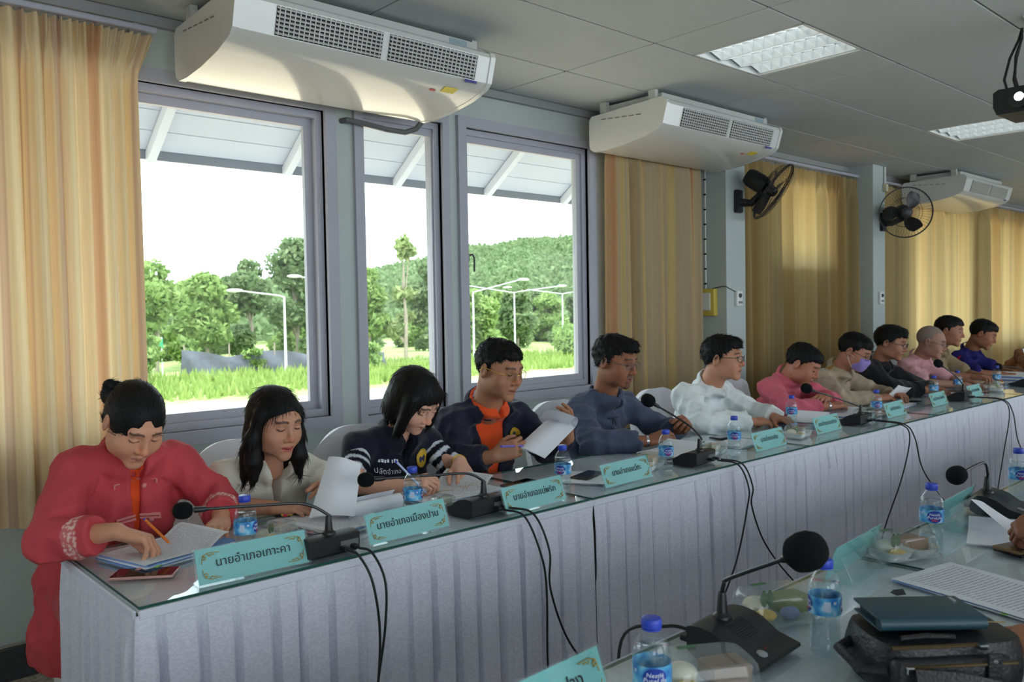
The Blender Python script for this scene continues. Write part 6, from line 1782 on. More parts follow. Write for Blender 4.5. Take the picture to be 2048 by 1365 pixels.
            for sx in (-1, 1):
                w_ = sx * 0.008
                Cp((sx * 0.070, -0.015, 0.045), (sx * 0.086, -0.01, -0.05), 0.022, 0.026, 0.02); Cp((sx * 0.086, -0.01, -0.05), (sx * 0.080 + w_, -0.03, -0.12), 0.027, 0.028, 0.02)
                Cp((sx * 0.080 + w_, -0.03, -0.12), (sx * 0.088, -0.045, -0.175), 0.027, 0.016, 0.02); Cp((sx * 0.07, 0.03, -0.1), (sx * 0.082, 0.02, -0.19), 0.034, 0.018, 0.02)
            F.ripple(sid + 3, 0.003, 50, 150)
            E((0, -0.115, -0.035), (0.060, 0.085, 0.098), 0.01, 's')
            F.cap(P(0, -0.03, 0.129), P(0, -0.09, 0.09), 0.006 * s, 0.006 * s, 0.006, 's')
        elif hs == 'bob':
            E((0, 0.016, 0.036), (0.090, 0.108, 0.094)); E((0, 0.028, -0.045), (0.094, 0.085, 0.085), 0.04)
            for sx in (-1, 1): Cp((sx * 0.075, -0.04, 0.05), (sx * 0.082, -0.058, -0.085), 0.024, 0.022, 0.025)
            F.ripple(sid + 3, 0.0014, 60, 180)
            E((0.006, -0.125, -0.045), (0.062, 0.085, 0.105), 0.01, 's')
            half(lambda x, y, z: -(z + 0.118 * s - 0.15 * y))
        elif hs == 'balding':
            E((0, 0.020, 0.030), (0.0765, 0.0965, 0.084))
            F.ripple(sid + 3, 0.0008, 120, 260)
            half(lambda x, y, z: -np.where(y < -0.03 * s, z - 0.2, z - 0.02 * s + 0.62 * y)); half(lambda x, y, z: z - 0.125 * s)
        V, Fq = F.mesh(); parts = [(V, Fq)]
        if hs != 'buzz' and len(V):
            rs = np.random.default_rng(sid + 50)
            fn_ = np.cross(V[Fq[:, 1]] - V[Fq[:, 0]], V[Fq[:, 2]] - V[Fq[:, 0]]); vn = np.zeros_like(V)
            for k in range(4): np.add.at(vn, Fq[:, k], fn_)
            vn /= (np.linalg.norm(vn, axis=1, keepdims=True) + 1e-12)
            q = (V - hc) @ R / s
            outer = np.argwhere((np.einsum('ij,ij->i', vn, V - hc - R @ np.array([0, 0.015, 0.02])) > 0.02))[:, 0]
            n_t = min(len(outer), {0: 4200, 1: 2600, 2: 1500}[near]); ii = rs.choice(outer, n_t, replace=False)
            if hs in ('short', 'volume'):
                tgt = q[ii] - np.array([0.015, 0.045, 0.12]); ln = (0.015 if hs == 'short' else 0.022); lift = 0.35
            elif hs == 'bun':
                tgt = np.array([0, 0.12, 0.03]) - q[ii]; ln = 0.03; lift = 0.04
            else:
                tgt = np.stack([q[ii, 0] * 0.6, -0.01 + 0 * q[ii, 0], -0.05 - np.clip(0.1 - q[ii, 2], 0, 0.2)], 1); ln = 0.045; lift = 0.05
            d = tgt @ R.T; nn = vn[ii]
            d = d - nn * np.einsum('ij,ij->i', d, nn)[:, None]; d /= (np.linalg.norm(d, axis=1, keepdims=True) + 1e-9)
            d = d + nn * lift + rs.normal(0, 0.14 if lift > 0.1 else 0.06, d.shape); d /= np.linalg.norm(d, axis=1, keepdims=True)
            sd = np.cross(d, nn + rs.normal(0, 0.5, d.shape)); sd /= (np.linalg.norm(sd, axis=1, keepdims=True) + 1e-9)
            L_ = ln * s * rs.uniform(0.5, 1.3, n_t)[:, None]; wd = 0.0016 * s
            b0 = V[ii] - nn * 0.002; t0 = b0 + d * L_ - nn * (0.10 * L_)
            TV = np.stack([b0 - sd * wd, b0 + sd * wd, t0 + sd * wd * 0.25, t0 - sd * wd * 0.25], 1).reshape(-1, 3)
            parts.append((TV, np.arange(4 * n_t).reshape(-1, 4)))
        ho = emit('hair', parts, None, M_hairgrey if g('grey') else M_hair)
        if hs == 'bun':
            m = MB(); m.lathe([(0.028, -0.008), (0.034, -0.004), (0.034, 0.004), (0.028, 0.008)], 18, R @ rotm(math.pi / 2), P(g('bun_x', -0.015), 0.092, 0.028) + off); m.build('hair_tie', mat('scrunchie', (14, 14, 16), 0.8), ho)
    # ---- spectacles
    if g('glasses'):
        gl = empty('glasses', (0, 0, 0), parent=root)
        gm = {'gold': M_gold, 'black': M_black, 'steel': mat('dark_steel', (96, 96, 100), 0.35, metal=0.8)}[cfg['glasses']]
        for sx in (-1, 1):
            ring = []
            for k in range(25):
                a = 2 * math.pi * k / 24; c_, s_ = math.cos(a), math.sin(a); kk = (abs(c_) ** 3 + abs(s_) ** 3) ** (-1 / 3)
                xx = sx * 0.033 + 0.023 * kk * c_
                ring.append(P(xx, -0.108 + 6.0 * (abs(xx) - 0.01) ** 2, 0.006 + 0.0155 * kk * s_) + off)
            MB().tube(ring, 0.0011 if cfg['glasses'] != 'black' else 0.0016, 6, caps=False).build('rim', gm, gl)
            cx = P(sx * 0.033, -0.1045, 0.006) + off
            ln = MB(); ln.add([cx] + ring[:-1], [(0, 1 + k, 1 + (k + 1) % 24) for k in range(24)]); ln.build('lens', MATS.get('lens_glass') or clear_mat('lens_glass', (240, 244, 246), 1.4, 0.0), gl, smooth=0)
            MB().tube([P(sx * 0.057, -0.095, 0.012) + off, P(sx * 0.076, -0.075, 0.012) + off, P(sx * 0.083, 0.01, 0.014) + off, P(sx * 0.082, 0.03, -0.004) + off], 0.0014, 6).build('temple', gm, gl)
        MB().tube([P(-0.011, -0.108, 0.010) + off, P(0, -0.111, 0.013) + off, P(0.011, -0.108, 0.010) + off], 0.0011, 6).build('bridge', gm, gl)
    # ---- face mask
    if g('mask'):
        F = Field(HF.lo, HF.lo + (HF.n - 1) * HF.v, HF.v); F.D = HF.D - 0.004
        # bridge over the mouth so the cloth spans nose to chin
        F.ell(P(0, -0.078, -0.048), (0.048 * s, 0.036 * s, 0.048 * s), R, 0.02)
        F.fn(hc, R, (0.25, 0.25, 0.25), lambda x, y, z: np.maximum(np.maximum(z + 0.006 * s, -z - 0.098 * s), np.maximum(y + 0.038 * s, np.abs(x) - 0.064 * s)), 0.0, 'i')
        mo = emit('face_mask', [F.mesh()], None, cloth('mask', cfg['mask'], 900))
        for sx in (-1, 1):
            for z in (-0.02, -0.085): MB().tube([P(sx * 0.060, -0.04, z) + off, P(sx * 0.076, -0.01, z * 0.6) + off, P(sx * 0.083, 0.02, -0.01) + off], 0.0012, 5).build('ear_loop', M_white, mo)
    return dict(root=root, off=off, surf=surf, P=P, R=R, tR2=tR2, up=up, nb=nb, chest=chest, cfg=cfg, fwd=fwd, NF=NF)

def surf_pt(pr, kind, target):
    """outermost garment point facing forward near a target (torso frame x,z offsets from the neck base)"""
    V, o = pr['surf'][kind]
    q = (V - pr['nb']) @ pr['tR2']
    d = np.hypot(q[:, 0] - target[0], q[:, 2] - target[1]); m = d < 0.012
    if not m.any(): m = d < d.min() + 0.01
    i = np.argmin(np.where(m, q[:, 1], 9))
    return V[i], q[i]
def decal(pr, kind, name, me, target, mat_, lift=0.004, tilt=0.0):
    """flat print laid on the garment: every vertex (x,y in metres) is dropped onto the cloth surface"""
    V, o = pr['surf'][kind]; q = (V - pr['nb']) @ pr['tR2']; q = q[q[:, 1] < 0.02]
    n = len(me.vertices); co = np.empty(n * 3); me.vertices.foreach_get('co', co); co = co.reshape(-1, 3)
    out = np.empty_like(co)
    for i in range(n):
        x, z = target[0] + co[i, 0], target[1] + co[i, 1]
        d = (q[:, 0] - x) ** 2 + (q[:, 2] - z) ** 2
        fr = d < 0.009 ** 2
        y = q[fr, 1].min() if fr.any() else q[np.argmin(d), 1]
        out[i] = pr['nb'] + pr['tR2'] @ np.array([x, y - lift - co[i, 2], z])
    me.vertices.foreach_set('co', (out + pr['off']).ravel()); me.update()
    if len(me.materials) == 0: me.materials.append(mat_)
    return mesh_obj(name, me, None, o)
def disc_mesh(name, rx, rz, n=24, rings=3):
    V = [(0, 0, 0)]; F = []
    for j in range(1, rings + 1):
        for k in range(n): V.append((rx * j / rings * math.cos(2 * math.pi * k / n), rz * j / rings * math.sin(2 * math.pi * k / n), 0))
    for k in range(n): F.append((0, 1 + k, 1 + (k + 1) % n))
    for j in range(rings - 1):
        for k in range(n):
            a = 1 + j * n + k; b = 1 + j * n + (k + 1) % n; F.append((a, a + n, b + n, b))
    return MB().add(V, F).mesh(name, 0)
# ------------------------------------------------------------ the people
RED = cloth('coral_jacket', (198, 74, 80)); ORANGE = cloth('orange_polo', (232, 84, 34)); CREAM = cloth('cream_linen', (214, 208, 194), 300); NAVY = cloth('navy', (30, 30, 50)); NAVY2 = cloth('navy_vest', (22, 25, 40))
SLATE = cloth('slate', (72, 80, 104), 300); WHITE = cloth('white_shirt', (226, 232, 232), 300); PINK = cloth('pink_shirt', (206, 98, 116)); KHAKI = cloth('khaki', (168, 152, 128), 300); BLACKC = cloth('black_jacket', (24, 22, 26)); LPINK = cloth('pale_pink', (204, 152, 158)); OLIVE = cloth('olive_khaki', (140, 122, 92), 300)
GREYC = cloth('grey_shirt', (120, 124, 130))
def arm_t(V, S, El):
    d = El - S; L = np.linalg.norm(d); d = d / L
    return (V - S) @ d, np.linalg.norm(np.cross(V - S, d), axis=1)
def stripes(V, c):
    C = np.tile(L3((20, 22, 34)), (len(V), 1)); cfg = c['cfg']
    for S, e in ((c['SA'], 'Ae'), (c['SB'], 'Be')):
        t, r = arm_t(V, S, np.array(cfg[e], float))
        near = r < 0.10
        u = (t + 0.35 * (V[:, 1] - S[1])) / 0.030
        C[near & ((u - np.floor(u)) < 0.42) & (t > -0.02)] = L3((206, 212, 222))
    return C
def polo_cols(V, c):
    C = np.tile(L3((34, 30, 96)), (len(V), 1)); cfg = c['cfg']
    for S, e in ((c['SA'], 'Ae'), (c['SB'], 'Be')):
        t, r = arm_t(V, S, np.array(cfg[e], float))
        near = (r < 0.085) & (t > 0.03)
        d = (V - S) @ c['tR2']
        C[near & (d[:, 1] > -0.03)] = L3((196, 30, 36))
    return C
def cream_cols(V, c):
    C = np.tile(L3((214, 208, 194)), (len(V), 1)); cfg = c['cfg']
    for S, e in ((c['SA'], 'Ae'), (c['SB'], 'Be')):
        t, r = arm_t(V, S, np.array(cfg[e], float)); L = np.linalg.norm(np.array(cfg[e]) - S)
        C[(r < 0.09) & (t > L * 0.97)] = L3((206, 160, 40))
    return C
def red_cols(V, c):
    C = np.tile(L3((198, 74, 80)), (len(V), 1)); cfg = c['cfg']
    for sd in ('A', 'B'):
        El = np.array(cfg[sd + 'e'], float); W = np.array(cfg[sd + 'w'], float)
        t, r = arm_t(V, El, W); L = np.linalg.norm(W - El)
        band = (r < 0.075) & (t > L * 0.42) & (t < L * 0.60)
        ph = np.sin(V[:, 0] * 330 + 2 * np.sin(V[:, 2] * 260)) * np.sin(V[:, 2] * 330 + 2 * np.sin(V[:, 1] * 260))
        C[band] = L3((206, 110, 108)); C[band & (ph > 0.05)] = L3((232, 196, 186))
    return C
PEOPLE = {}
PEOPLE['w1'] = person('person in a coral jacket over an orange collar reading papers, hair in a bun', dict(
    fem=True, s=0.98, seed=1, near=0, head=(0.815, 2.575, 1.095), hrot=(4, 36, 4), neck=(0.835, 2.695, 1.005), shA=(0.690, 2.72, 0.955), shB=(0.985, 2.72, 0.940), pelvis=(0.80, 2.87, 0.56), build=1.05, slv=1.04,
    skin=(215, 156, 125), lip=(170, 96, 90), hair='bun', bun_x=-0.03, nr=0.048, jaw=1.05, pants=cloth('coral_skirt', (186, 66, 72)),
    Ae=(0.555, 2.49, 0.812), Aw=(0.680, 2.315, 0.848), Af=(0.80, -0.50, -0.30), An=(0.25, 0.1, 1), Ac='down', At=(0.2, 0.3),
    Be=(1.075, 2.60, 0.815), Bw=(1.005, 2.42, 0.800), Bf=(-0.5, -0.85, -0.05), Bn=(0, 0, 1), Bc='relaxed',
    wear=[dict(kind='polo_shirt', mat=ORANGE, e=-0.012, sleeve=0.3, collar=(0.036, 0.020, 0.004, 0.014, 0.008, -0.008), fold=0.001, hole=0.010, v=(0.07, 0.02)),
          dict(kind='jacket', cols=red_cols, e=0.006, sleeve=1.74, collar=(0.034, 0.026, 0.005, 0.030, 0.016, -0.018), v=(0.34, 0.022), hole=0.014, skirt=True, fold=0.0022, r=(0.060, 0.055, 0.050))]))
PEOPLE['w2'] = person('person with shoulder length black hair in a cream blouse turning a page', dict(
    fem=True, s=0.97, seed=2, near=0, head=(1.265, 2.58, 1.050), hrot=(6, 14, 0), neck=(1.290, 2.665, 0.925), shA=(1.150, 2.71, 0.872), shB=(1.430, 2.71, 0.855), pelvis=(1.29, 2.86, 0.53),
    skin=(193, 140, 112), lip=(196, 84, 84), lipamt=0.8, hair='long', bare=True, nr=0.044, pants=cloth('mustard_skirt', (190, 150, 50)),
    Ae=(1.080, 2.615, 0.800), Aw=(1.185, 2.455, 0.800), Af=(0.75, -0.65, -0.02), An=(0.1, -0.1, 1), Ac='relaxed',
    Be=(1.500, 2.60, 0.800), Bw=(1.405, 2.455, 0.815), Bf=(-0.55, -0.62, 0.35), Bn=(0.55, -0.3, 0.75), Bc='hold', Bt=(0.3, 0.3),
    wear=[dict(kind='blouse', cols=cream_cols, e=0.004, sleeve=1.12, v=(0.15, 0.040), hole=0.016, fold=0.0026, r=(0.062, 0.060, 0.062))]))
PEOPLE['w3'] = person('person with a black bob in a navy vest with striped sleeves writing', dict(
    fem=True, s=0.97, seed=3, near=0, head=(1.825, 2.575, 1.080), hrot=(14, 38, -4), neck=(1.825, 2.680, 0.965), shA=(1.665, 2.72, 0.900), shB=(1.975, 2.72, 0.890), pelvis=(1.83, 2.87, 0.54),
    skin=(226, 173, 147), lip=(176, 100, 100), hair='bob', bare=True, nr=0.044,
    Ae=(1.565, 2.575, 0.795), Aw=(1.655, 2.405, 0.805), Af=(0.62, -0.62, 0.22), An=(-0.5, -0.1, 0.9), Ac='pen', At=(0.4, 0.4),
    Be=(2.010, 2.575, 0.800), Bw=(1.945, 2.455, 0.845), Bf=(-0.35, -0.75, -0.35), Bn=(0, -0.35, 1), Bc='down',
    wear=[dict(kind='striped_blouse', cols=stripes, e=-0.003, sleeve=1.02, hole=0.008, fold=0.0008, v=(0.10, 0.02), r=(0.060, 0.057, 0.055)),
          dict(kind='vest', mat=NAVY2, e=0.008, sleeve=0.10, collar=(0.036, 0.026, 0.004, 0.030, 0.012, -0.014), v=(0.17, 0.032), hole=0.012, fold=0.0016)]))
PEOPLE['m4'] = person('person in a navy jacket over an orange polo shirt holding up papers', dict(
    seed=4, near=0, head=(2.255, 2.575, 1.168), hrot=(6, 15, 0), neck=(2.285, 2.685, 1.030), shA=(2.140, 2.74, 0.945), shB=(2.480, 2.73, 0.935), pelvis=(2.29, 2.88, 0.55), build=1.06,
    skin=(176, 123, 94), lip=(140, 84, 78), hair='short', hairline=0.066, glasses='gold', eyes='down', jaw=1.08, nr=0.058,
    Ae=(2.085, 2.665, 0.790), Aw=(2.165, 2.510, 0.830), Af=(0.60, -0.55, 0.30), An=(-0.35, -0.85, 0.25), Ac='grip', At=(0.3, 0.4),
    Be=(2.565, 2.62, 0.800), Bw=(2.555, 2.475, 0.862), Bf=(-0.30, -0.45, 0.75), Bn=(0.45, -0.85, -0.1), Bc='hold', Bt=(0.3, 0.3),
    wear=[dict(kind='polo_shirt', mat=ORANGE, e=-0.003, sleeve=0.3, collar=(0.036, 0.024, 0.004, 0.016, 0.010, -0.010), fold=0.0010, hole=0.010, v=(0.09, 0.014)),
          dict(kind='jacket', mat=NAVY, e=0.012, sleeve=1.80, v=(0.50, 0.085), hole=0.020, collar=(0.030, 0.018, 0.005, 0.05, 0.020, -0.016), fold=0.0030)]))
PEOPLE['m5'] = person('person in a slate grey cotton shirt with glasses looking at a phone', dict(
    seed=5, near=1, head=(2.995, 2.585, 1.160), hrot=(8, 12, 0), neck=(3.030, 2.680, 1.020), shA=(2.880, 2.72, 0.935), shB=(3.215, 2.72, 0.925), pelvis=(3.05, 2.87, 0.55),
    skin=(154, 101, 74), lip=(124, 72, 66), hair='volume', hairline=0.066, glasses='steel', beard=0.65, jaw=0.95,
    Ae=(2.800, 2.560, 0.800), Aw=(3.020, 2.420, 0.800), Af=(0.82, -0.42, 0.25), An=(-0.2, -0.3, 1), Ac='hold', At=(0.3, 0.3),
    Be=(3.350, 2.60, 0.800), Bw=(3.300, 2.430, 0.825), Bf=(-0.45, -0.55, 0.45), Bn=(0.4, -0.5, 0.7), Bc='pen', Bt=(0.3, 0.4),
    wear=[dict(kind='cotton_shirt', mat=SLATE, e=0.004, sleeve=1.80, hole=0.014, v=(0.10, 0.010), fold=0.0034, r=(0.064, 0.058, 0.056))]))
PEOPLE['m6'] = person('person in a white stand collar shirt and black glasses looking along the table', dict(
    seed=6, near=1, head=(3.885, 2.585, 1.130), hrot=(16, 2, 0), neck=(3.905, 2.685, 1.000), shA=(3.735, 2.73, 0.925), shB=(4.085, 2.73, 0.920), pelvis=(3.91, 2.88, 0.55), build=1.08,
    skin=(193, 136, 107), lip=(150, 90, 84), hair='volume', hairline=0.062, glasses='black', eyes='open', jaw=1.12, nr=0.060,
    Ae=(3.665, 2.575, 0.805), Aw=(3.925, 2.440, 0.795), Af=(0.88, -0.40, 0.0), An=(-0.05, -0.25, 1), Ac='hold', At=(0.3, 0.3),
    Be=(4.190, 2.59, 0.805), Bw=(4.120, 2.410, 0.800), Bf=(-0.35, -0.9, 0), Bn=(0, 0, 1), Bc='relaxed',
    wear=[dict(kind='white_shirt', mat=WHITE, e=0.006, sleeve=1.92, collar=(0.034, 0.006, 0.004, 0.010, 0.010, -0.006), hole=0.008, v=(0.06, 0.006), fold=0.0034, r=(0.066, 0.060, 0.054))]))
PEOPLE['m7'] = person('person in a pink shirt leaning on folded arms, head bowed', dict(
    seed=7, near=1, head=(4.690, 2.560, 1.055), hrot=(12, 30, 0), neck=(4.715, 2.670, 0.985), shA=(4.560, 2.71, 0.915), shB=(4.880, 2.71, 0.910), pelvis=(4.74, 2.88, 0.55),
    skin=(176, 118, 92), hair='short', jaw=1.05, nr=0.056,
    Ae=(4.450, 2.520, 0.810), Aw=(4.690, 2.395, 0.815), Af=(0.9, -0.3, 0.05), An=(0, -0.2, 1), Ac='relaxed',
    Be=(4.980, 2.520, 0.810), Bw=(4.740, 2.440, 0.860), Bf=(-0.9, -0.2, 0.05), Bn=(0, -0.3, 1), Bc='relaxed',
    wear=[dict(kind='pink_shirt', mat=PINK, e=0.004, sleeve=1.80, collar=(0.030, 0.008, 0.004, 0.012, 0.010, -0.008), hole=0.008, fold=0.0030)]))
PEOPLE['m8'] = person('person in a khaki uniform wearing a lavender face mask', dict(
    seed=8, near=1, head=(5.385, 2.570, 1.100), hrot=(10, 26, 0), neck=(5.405, 2.680, 0.995), shA=(5.240, 2.72, 0.920), shB=(5.570, 2.72, 0.915), pelvis=(5.41, 2.88, 0.55),
    skin=(176, 121, 96), hair='short', glasses='black', mask=(150, 132, 200),
    Ae=(5.150, 2.550, 0.805), Aw=(5.390, 2.420, 0.805), Af=(0.85, -0.45, 0.05), An=(0, -0.2, 1), Ac='hold',
    Be=(5.680, 2.560, 0.805), Bw=(5.580, 2.400, 0.810), Bf=(-0.5, -0.8, 0.1), Bn=(0, 0, 1), Bc='hold',
    wear=[dict(kind='uniform_shirt', mat=KHAKI, e=0.004, sleeve=1.80, collar=(0.034, 0.022, 0.004, 0.016, 0.010, -0.010), hole=0.008, v=(0.10, 0.012), fold=0.0030)]))
PEOPLE['m9'] = person('person in a black jacket and dark glasses reaching forward', dict(
    seed=9, near=2, head=(5.985, 2.590, 1.135), hrot=(10, 14, 0), neck=(6.015, 2.690, 1.010), shA=(5.860, 2.73, 0.940), shB=(6.190, 2.73, 0.930), pelvis=(6.04, 2.88, 0.55), build=1.03,
    skin=(171, 118, 92), hair='volume', glasses='black',
    Ae=(5.90, 2.530, 0.815), Aw=(6.130, 2.400, 0.800), Af=(0.85, -0.4, 0), An=(0, -0.1, 1), Ac='hold',
    Be=(6.290, 2.560, 0.805), Bw=(6.230, 2.400, 0.800), Bf=(-0.3, -0.9, 0), Bn=(0, 0, 1), Bc='relaxed',
    wear=[dict(kind='black_jacket', mat=BLACKC, e=0.010, sleeve=1.80, collar=(0.034, 0.014, 0.005, 0.014, 0.012, -0.010), hole=0.010, v=(0.10, 0.014), fold=0.0034, r=(0.066, 0.060, 0.052))]))
PEOPLE['m10'] = person('balding grey haired person in a pale pink shirt', dict(
    seed=10, near=2, head=(6.700, 2.590, 1.112), hrot=(10, 16, 0), neck=(6.735, 2.690, 1.000), shA=(6.580, 2.73, 0.930), shB=(6.900, 2.73, 0.925), pelvis=(6.75, 2.88, 0.55),
    skin=(173, 127, 107), hair='buzz', hairline=0.085, grey=True, glasses='steel',
    Ae=(6.500, 2.560, 0.810), Aw=(6.640, 2.400, 0.805), Af=(0.6, -0.7, 0), An=(0, -0.1, 1), Ac='relaxed', bare=True,
    Be=(7.000, 2.560, 0.810), Bw=(6.900, 2.400, 0.805), Bf=(-0.4, -0.8, 0), Bn=(0, 0, 1), Bc='relaxed',
    wear=[dict(kind='pale_shirt', mat=LPINK, e=0.004, sleeve=0.85, collar=(0.032, 0.018, 0.004, 0.014, 0.010, -0.010), hole=0.008, v=(0.08, 0.012), fold=0.0030)]))
PEOPLE['m11'] = person('person in an olive khaki shirt behind the bald person', dict(
    seed=11, near=2, head=(7.165, 2.630, 1.185), hrot=(10, 10, 0), neck=(7.195, 2.730, 1.050), shA=(7.050, 2.76, 0.975), shB=(7.350, 2.76, 0.970), pelvis=(7.21, 2.90, 0.57),
    skin=(165, 114, 88), hair='short',
    Ae=(7.000, 2.590, 0.835), Aw=(7.060, 2.430, 0.830), Af=(0.2, -0.9, 0.1), An=(0, 0, 1), Ac='hold', bare=True,
    Be=(7.440, 2.600, 0.830), Bw=(7.350, 2.420, 0.810), Bf=(-0.3, -0.9, 0), Bn=(0, 0, 1), Bc='relaxed',
    wear=[dict(kind='khaki_shirt', mat=OLIVE, e=0.004, sleeve=0.85, collar=(0.032, 0.018, 0.004, 0.014, 0.010, -0.010), hole=0.008, v=(0.08, 0.012), fold=0.0030)]))
PEOPLE['m12'] = person('person in a blue and red polo shirt looking down', dict(
    seed=12, near=2, head=(7.770, 2.580, 1.142), hrot=(14, 24, 0), neck=(7.800, 2.690, 1.015), shA=(7.650, 2.73, 0.945), shB=(7.980, 2.73, 0.940), pelvis=(7.83, 2.88, 0.55),
    skin=(160, 107, 79), hair='short',
    Ae=(7.590, 2.560, 0.815), Aw=(7.700, 2.400, 0.810), Af=(0.5, -0.8, 0), An=(0, 0, 1), Ac='relaxed', bare=True,
    Be=(8.070, 2.560, 0.815), Bw=(7.960, 2.400, 0.810), Bf=(-0.4, -0.8, 0), Bn=(0, 0, 1), Bc='relaxed',
    wear=[dict(kind='polo_shirt', cols=polo_cols, e=0.004, sleeve=0.85, collar=(0.032, 0.018, 0.004, 0.014, 0.010, -0.010), hole=0.008, v=(0.08, 0.012), fold=0.0030)]))
PEOPLE['m13'] = person('person beyond the blue polo shirt raising a sheet of paper', dict(
    seed=13, near=2, head=(9.02, 2.43, 1.105), hrot=(8, 20, 0), neck=(9.02, 2.55, 0.985), shA=(8.86, 2.60, 0.915), shB=(9.18, 2.60, 0.910), pelvis=(9.02, 2.86, 0.55),
    skin=(154, 101, 72), hair='short',
    Ae=(8.60, 2.46, 0.815), Aw=(8.38, 2.36, 0.870), Af=(-0.3, -0.5, 0.5), An=(-0.6, 0, 0.7), Ac='hold', bare=True,
    Be=(9.26, 2.46, 0.815), Bw=(9.12, 2.32, 0.810), Bf=(-0.4, -0.8, 0), Bn=(0, 0, 1), Bc='relaxed',
    wear=[dict(kind='shirt', mat=cloth('brown_shirt', (150, 96, 60)), e=0.004, sleeve=0.85, collar=(0.032, 0.018, 0.004, 0.014, 0.010, -0.010), hole=0.008, v=(0.08, 0.012), fold=0.0030)]))
# camera side sitters: only a hand each is in the picture
PEOPLE['n1'] = person('person across the table whose hand wears a black watch', dict(
    seed=14, near=1, yaw=180, head=(2.66, 0.16, 1.14), hrot=(180, 14, 0), neck=(2.66, 0.05, 1.01), shA=(2.83, 0.02, 0.94), shB=(2.49, 0.02, 0.94), pelvis=(2.66, -0.14, 0.55), skin=(145, 92, 66), hair='short',
    Ae=(2.90, 0.24, 0.83), Aw=(2.80, 0.42, 0.83), Af=(-0.3, 0.9, 0), An=(0, 0, 1), Ac='relaxed',
    Be=(2.40, 0.36, 0.830), Bw=(2.375, 0.615, 0.842), Bf=(0.10, 0.95, -0.10), Bn=(-0.55, 0.1, 0.85), Bc='pen', Bt=(0.4, 0.4),
    wear=[dict(kind='shirt', mat=GREYC, e=0.004, sleeve=1.62, collar=(0.032, 0.018, 0.004, 0.014, 0.010, -0.010), hole=0.008, fold=0.0028)]))
PEOPLE['n2'] = person('person across the table whose bare hand rests behind the leather bag', dict(
    seed=15, near=1, yaw=180, head=(1.98, 0.06, 1.14), hrot=(180, 14, 0), neck=(1.98, -0.05, 1.01), shA=(2.15, -0.08, 0.94), shB=(1.81, -0.08, 0.94), pelvis=(1.98, -0.24, 0.55), skin=(165, 110, 81), hair='short',
    Ae=(2.22, 0.14, 0.83), Aw=(2.12, 0.36, 0.82), Af=(-0.3, 0.9, 0), An=(0, 0, 1), Ac='relaxed',
    Be=(1.80, 0.17, 0.825), Bw=(1.695, 0.405, 0.805), Bf=(-0.32, 0.93, -0.05), Bn=(-0.3, 0, 1), Bc='relaxed',
    wear=[dict(kind='shirt', mat=WHITE, e=0.004, sleeve=1.55, collar=(0.032, 0.018, 0.004, 0.014, 0.010, -0.010), hole=0.008, fold=0.0028)]))

# ---- prints, buttons and jewellery
p = PEOPLE['w3']
M_badge = mat('badge_yellow', (216, 172, 48), 0.6); M_navyprint = mat('badge_navy', (44, 52, 84), 0.6)
bd = decal(p, 'vest', 'round_badge', disc_mesh('round_badge', 0.032, 0.034), (0.080, -0.098), M_badge, 0.004)
ring = MB(); n = 26
V = [(0.031 * math.cos(2 * math.pi * k / n), 0.033 * math.sin(2 * math.pi * k / n), 0) for k in range(n)] + [(0.028 * math.cos(2 * math.pi * k / n), 0.030 * math.sin(2 * math.pi * k / n), 0) for k in range(n)]
ring.add(V, [(k, (k + 1) % n, n + (k + 1) % n, n + k) for k in range(n)])
decal(p, 'vest', 'badge_border', ring.mesh('badge_border', 0), (0.080, -0.098), M_orn, 0.0055)
lion = MB()
lion.add([(-0.018, -0.006, 0), (-0.010, -0.012, 0), (-0.006, -0.004, 0), (0.004, -0.006, 0), (0.010, -0.016, 0), (0.014, -0.006, 0), (0.018, 0.004, 0), (0.012, 0.012, 0), (0.004, 0.008, 0), (-0.004, 0.006, 0), (-0.010, 0.012, 0), (-0.018, 0.006, 0)], [(0, 1, 2, 3, 4, 5, 6, 7, 8, 9, 10, 11)])
decal(p, 'vest', 'badge_emblem', lion.mesh('badge_emblem', 0), (0.080, -0.100), M_navyprint, 0.006)
me = text_mesh('ปลัดอำเภอ', 0.024, 0.0); decal(p, 'vest', 'lettering', me, (-0.075, -0.128), M_lwhite, 0.004)
bars = MB()
for k, w in enumerate((0.010, 0.012, 0.008, 0.011, 0.006, 0.012, 0.010)): bars.box((-0.034 + k * 0.0105 + (0.006 if k > 3 else 0), 0.002 * (k % 2), 0), (w * 0.7, 0.011, 0.0004))
decal(p, 'vest', 'name_embroidery', bars.mesh('name_embroidery', 0), (-0.075, -0.092), M_lwhite, 0.004)['kind'] = 'stuff'
m = MB(); W = np.array(p['cfg']['Bw']); El = np.array(p['cfg']['Be']); d = (W - El) / np.linalg.norm(W - El)
m.lathe([(0.0275, -0.004), (0.0300, 0), (0.0275, 0.004)], 24, frame_from_axis(d), W - d * 0.012 + p['off']); m.build('gold_bangle', M_gold, p['root'])
m = MB(); m.box((0, 0, 0), (0.010, 0.10, 0.0006))
p = PEOPLE['m4']
decal(p, 'jacket', 'round_badge', disc_mesh('round_badge', 0.028, 0.028), (0.125, -0.135), M_badge, 0.004)
decal(p, 'jacket', 'badge_emblem', MB().add([(-0.012, -0.006, 0), (0.0, -0.014, 0), (0.012, -0.004, 0), (0.008, 0.010, 0), (-0.006, 0.012, 0)], [(0, 1, 2, 3, 4)]).mesh('badge_emblem', 0), (0.125, -0.135), M_navyprint, 0.006)
p = PEOPLE['w1']
